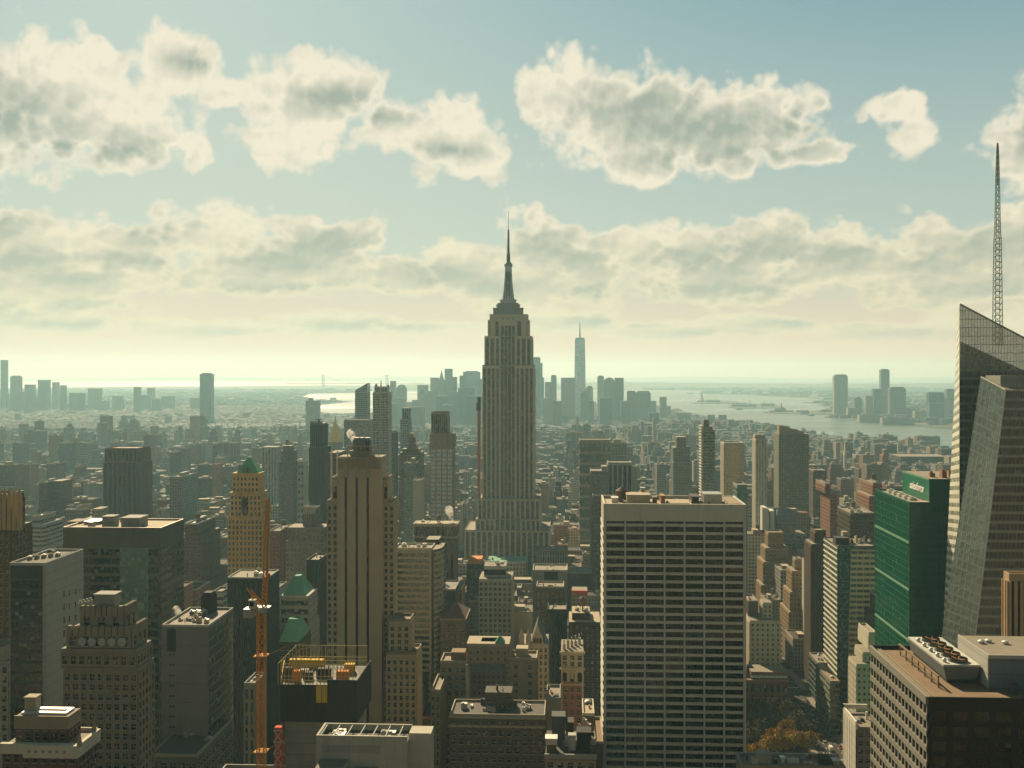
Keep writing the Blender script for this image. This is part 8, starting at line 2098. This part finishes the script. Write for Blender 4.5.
# ------------------------------------------------------------------ traffic on the avenue
wall_mat('car_yellow', (0.62, 0.36, 0.03), rough=.35, var=.02, spec=.5); wall_mat('car_white', (0.62, 0.61, 0.58), rough=.35, var=.02, spec=.5); wall_mat('car_dark', (0.035, 0.037, 0.04), rough=.3, var=.02, spec=.5); wall_mat('car_red', (0.35, 0.04, 0.03), rough=.35, var=.02, spec=.5); wall_mat('tyre', (0.02, 0.02, 0.02))
carp = {}
def car(x, y, paint, van=False):
    key = (paint, van)
    if key not in carp:
        T = empty('delivery_van' if van else 'car', (x, y, 0.02)); L, Wd = (6.0, 2.1) if van else (4.6, 1.85); m = MB()
        if van: m.box(x-Wd/2, x+Wd/2, y-L/2, y+L/2*.55, .4, 2.9); m.frustum(x-Wd/2, x+Wd/2, y+L/2*.55+.01, y+L/2, .4, 1.9, .95)
        else: m.frustum(x-Wd/2, x+Wd/2, y-L/2, y+L/2, .35, .95, .96); 
        m.build('body', paint, T); 
        m = MB(); 
        if van: m.frustum(x-Wd*.46, x+Wd*.46, y+L*.28+.02, y+L*.42, 1.9, 2.6, .9, .6)
        else: m.frustum(x-Wd*.46, x+Wd*.46, y-L*.30, y+L*.22, .95, 1.45, .85, .68)
        m.build('cabin', 'black_glass', T)
        for sx_ in (-1, 1):
            for sy in (-.31, .31):
                m = MB(); m.tube((x+sx_*(Wd/2-.2), y+sy*L, .33), (x+sx_*(Wd/2+.02), y+sy*L, .33), .33, n=10); m.build('wheel', 'tyre', T)
        carp[key] = T; return T
    src = carp[key]; T0 = src.copy(); C.objects.link(T0); T0.location = (x, y, .02)
    for ch in src.children: c = ch.copy(); C.objects.link(c); c.parent = T0
    return T0
cars = []
rc = random.Random(5)
for ln in (-7.8, -4, 0, 4, 7.8):
    y = 690+rc.uniform(0, 14)
    while y < 1010:
        if rc.random() < .62:
            p = rc.choice(['car_yellow', 'car_white', 'car_dark', 'car_dark', 'car_red', 'car_yellow']); v = p == 'car_white' and rc.random() < .5
            cars.append((car(175+ln, y, p, v), p, v, ln, y))
        y += rc.uniform(8.5, 19)
lane = {-7.8: 'leftmost lane', -4: 'second lane', 0: 'middle lane', 4: 'fourth lane', 7.8: 'rightmost lane'}
cg = {}
for c in cars: cg.setdefault((c[1], c[2], c[3]), []).append(c)
for (p, v, ln), cc in cg.items():
    cc.sort(key=lambda c: c[4])
    for n_, c in enumerate(cc): tag(c[0], f'{p[4:]} {"van" if v else "car"}, {ordn[n_]} from the near end in the {lane[ln]} of the avenue', 'van' if v else 'car', 'traffic on the avenue')

# ------------------------------------------------------------------ steam from rooftops
def steam(px, py, Y, w, h, lb, lean=.6, dens=.035, seed=1):
    x = X_at(px, Y); z = Z_at(py, x, Y); r = random.Random(seed); mb = MB(); n = 9
    bm = bmesh.new()
    for k in range(n):
        f = k/(n-1); rr_ = w*(.22+.5*f)*r.uniform(.8, 1.15)
        mt = bmesh.ops.create_icosphere(bm, subdivisions=2, radius=rr_)
        for v in mt['verts']:
            v.co += Vector((lean*w*f*1.6+r.uniform(-.2, .2)*w if v is mt['verts'][0] and False else lean*w*f*1.6, 0, h*f))
            v.co += Vector((math.sin(v.co.z*1.3+k), math.cos(v.co.x*1.1+k), math.sin(v.co.x*1.7)))*w*.06
    me = bpy.data.meshes.new('steam_plume'); bm.to_mesh(me); bm.free(); me.materials.append(MATS['steam_air'])
    o = bpy.data.objects.new('steam_plume', me); C.objects.link(o); o.location = (x, Y, z); tag(o, lb, 'steam', kind='stuff'); return o
def steam_material():
    m = bpy.data.materials.new('steam_air'); m.use_nodes = True; t = m.node_tree; t.nodes.clear(); N = NT(t)
    out = t.nodes.new('ShaderNodeOutputMaterial'); v = t.nodes.new('ShaderNodeVolumePrincipled'); v.inputs['Color'].default_value = (.97, .97, .95, 1); v.inputs['Anisotropy'].default_value = .4
    tc = t.nodes.new('ShaderNodeTexCoord').outputs['Object']
    N.l.new(N.m('MULTIPLY', N.ss(N.noise(tc, .45, 4, .6), .42, .66), .55), v.inputs['Density'])
    t.links.new(v.outputs[0], out.inputs['Volume']); MATS['steam_air'] = m
steam_material()
steam(355.5, 446, 566, 3.4, 7, 'wisp of white steam rising from the roof of the limestone tower', lean=-.5, seed=1)
steam(452, 521, 862, 5.0, 9, 'puff of white steam over the colonnaded crown building', lean=-.3, seed=2)
steam(175, 624, 470, 3.4, 6, 'puff of white steam above the blank grey block', lean=.1, seed=3)

n_panes = flush_panes()
print('window parts', n_panes, 'objects', len(bpy.data.objects))
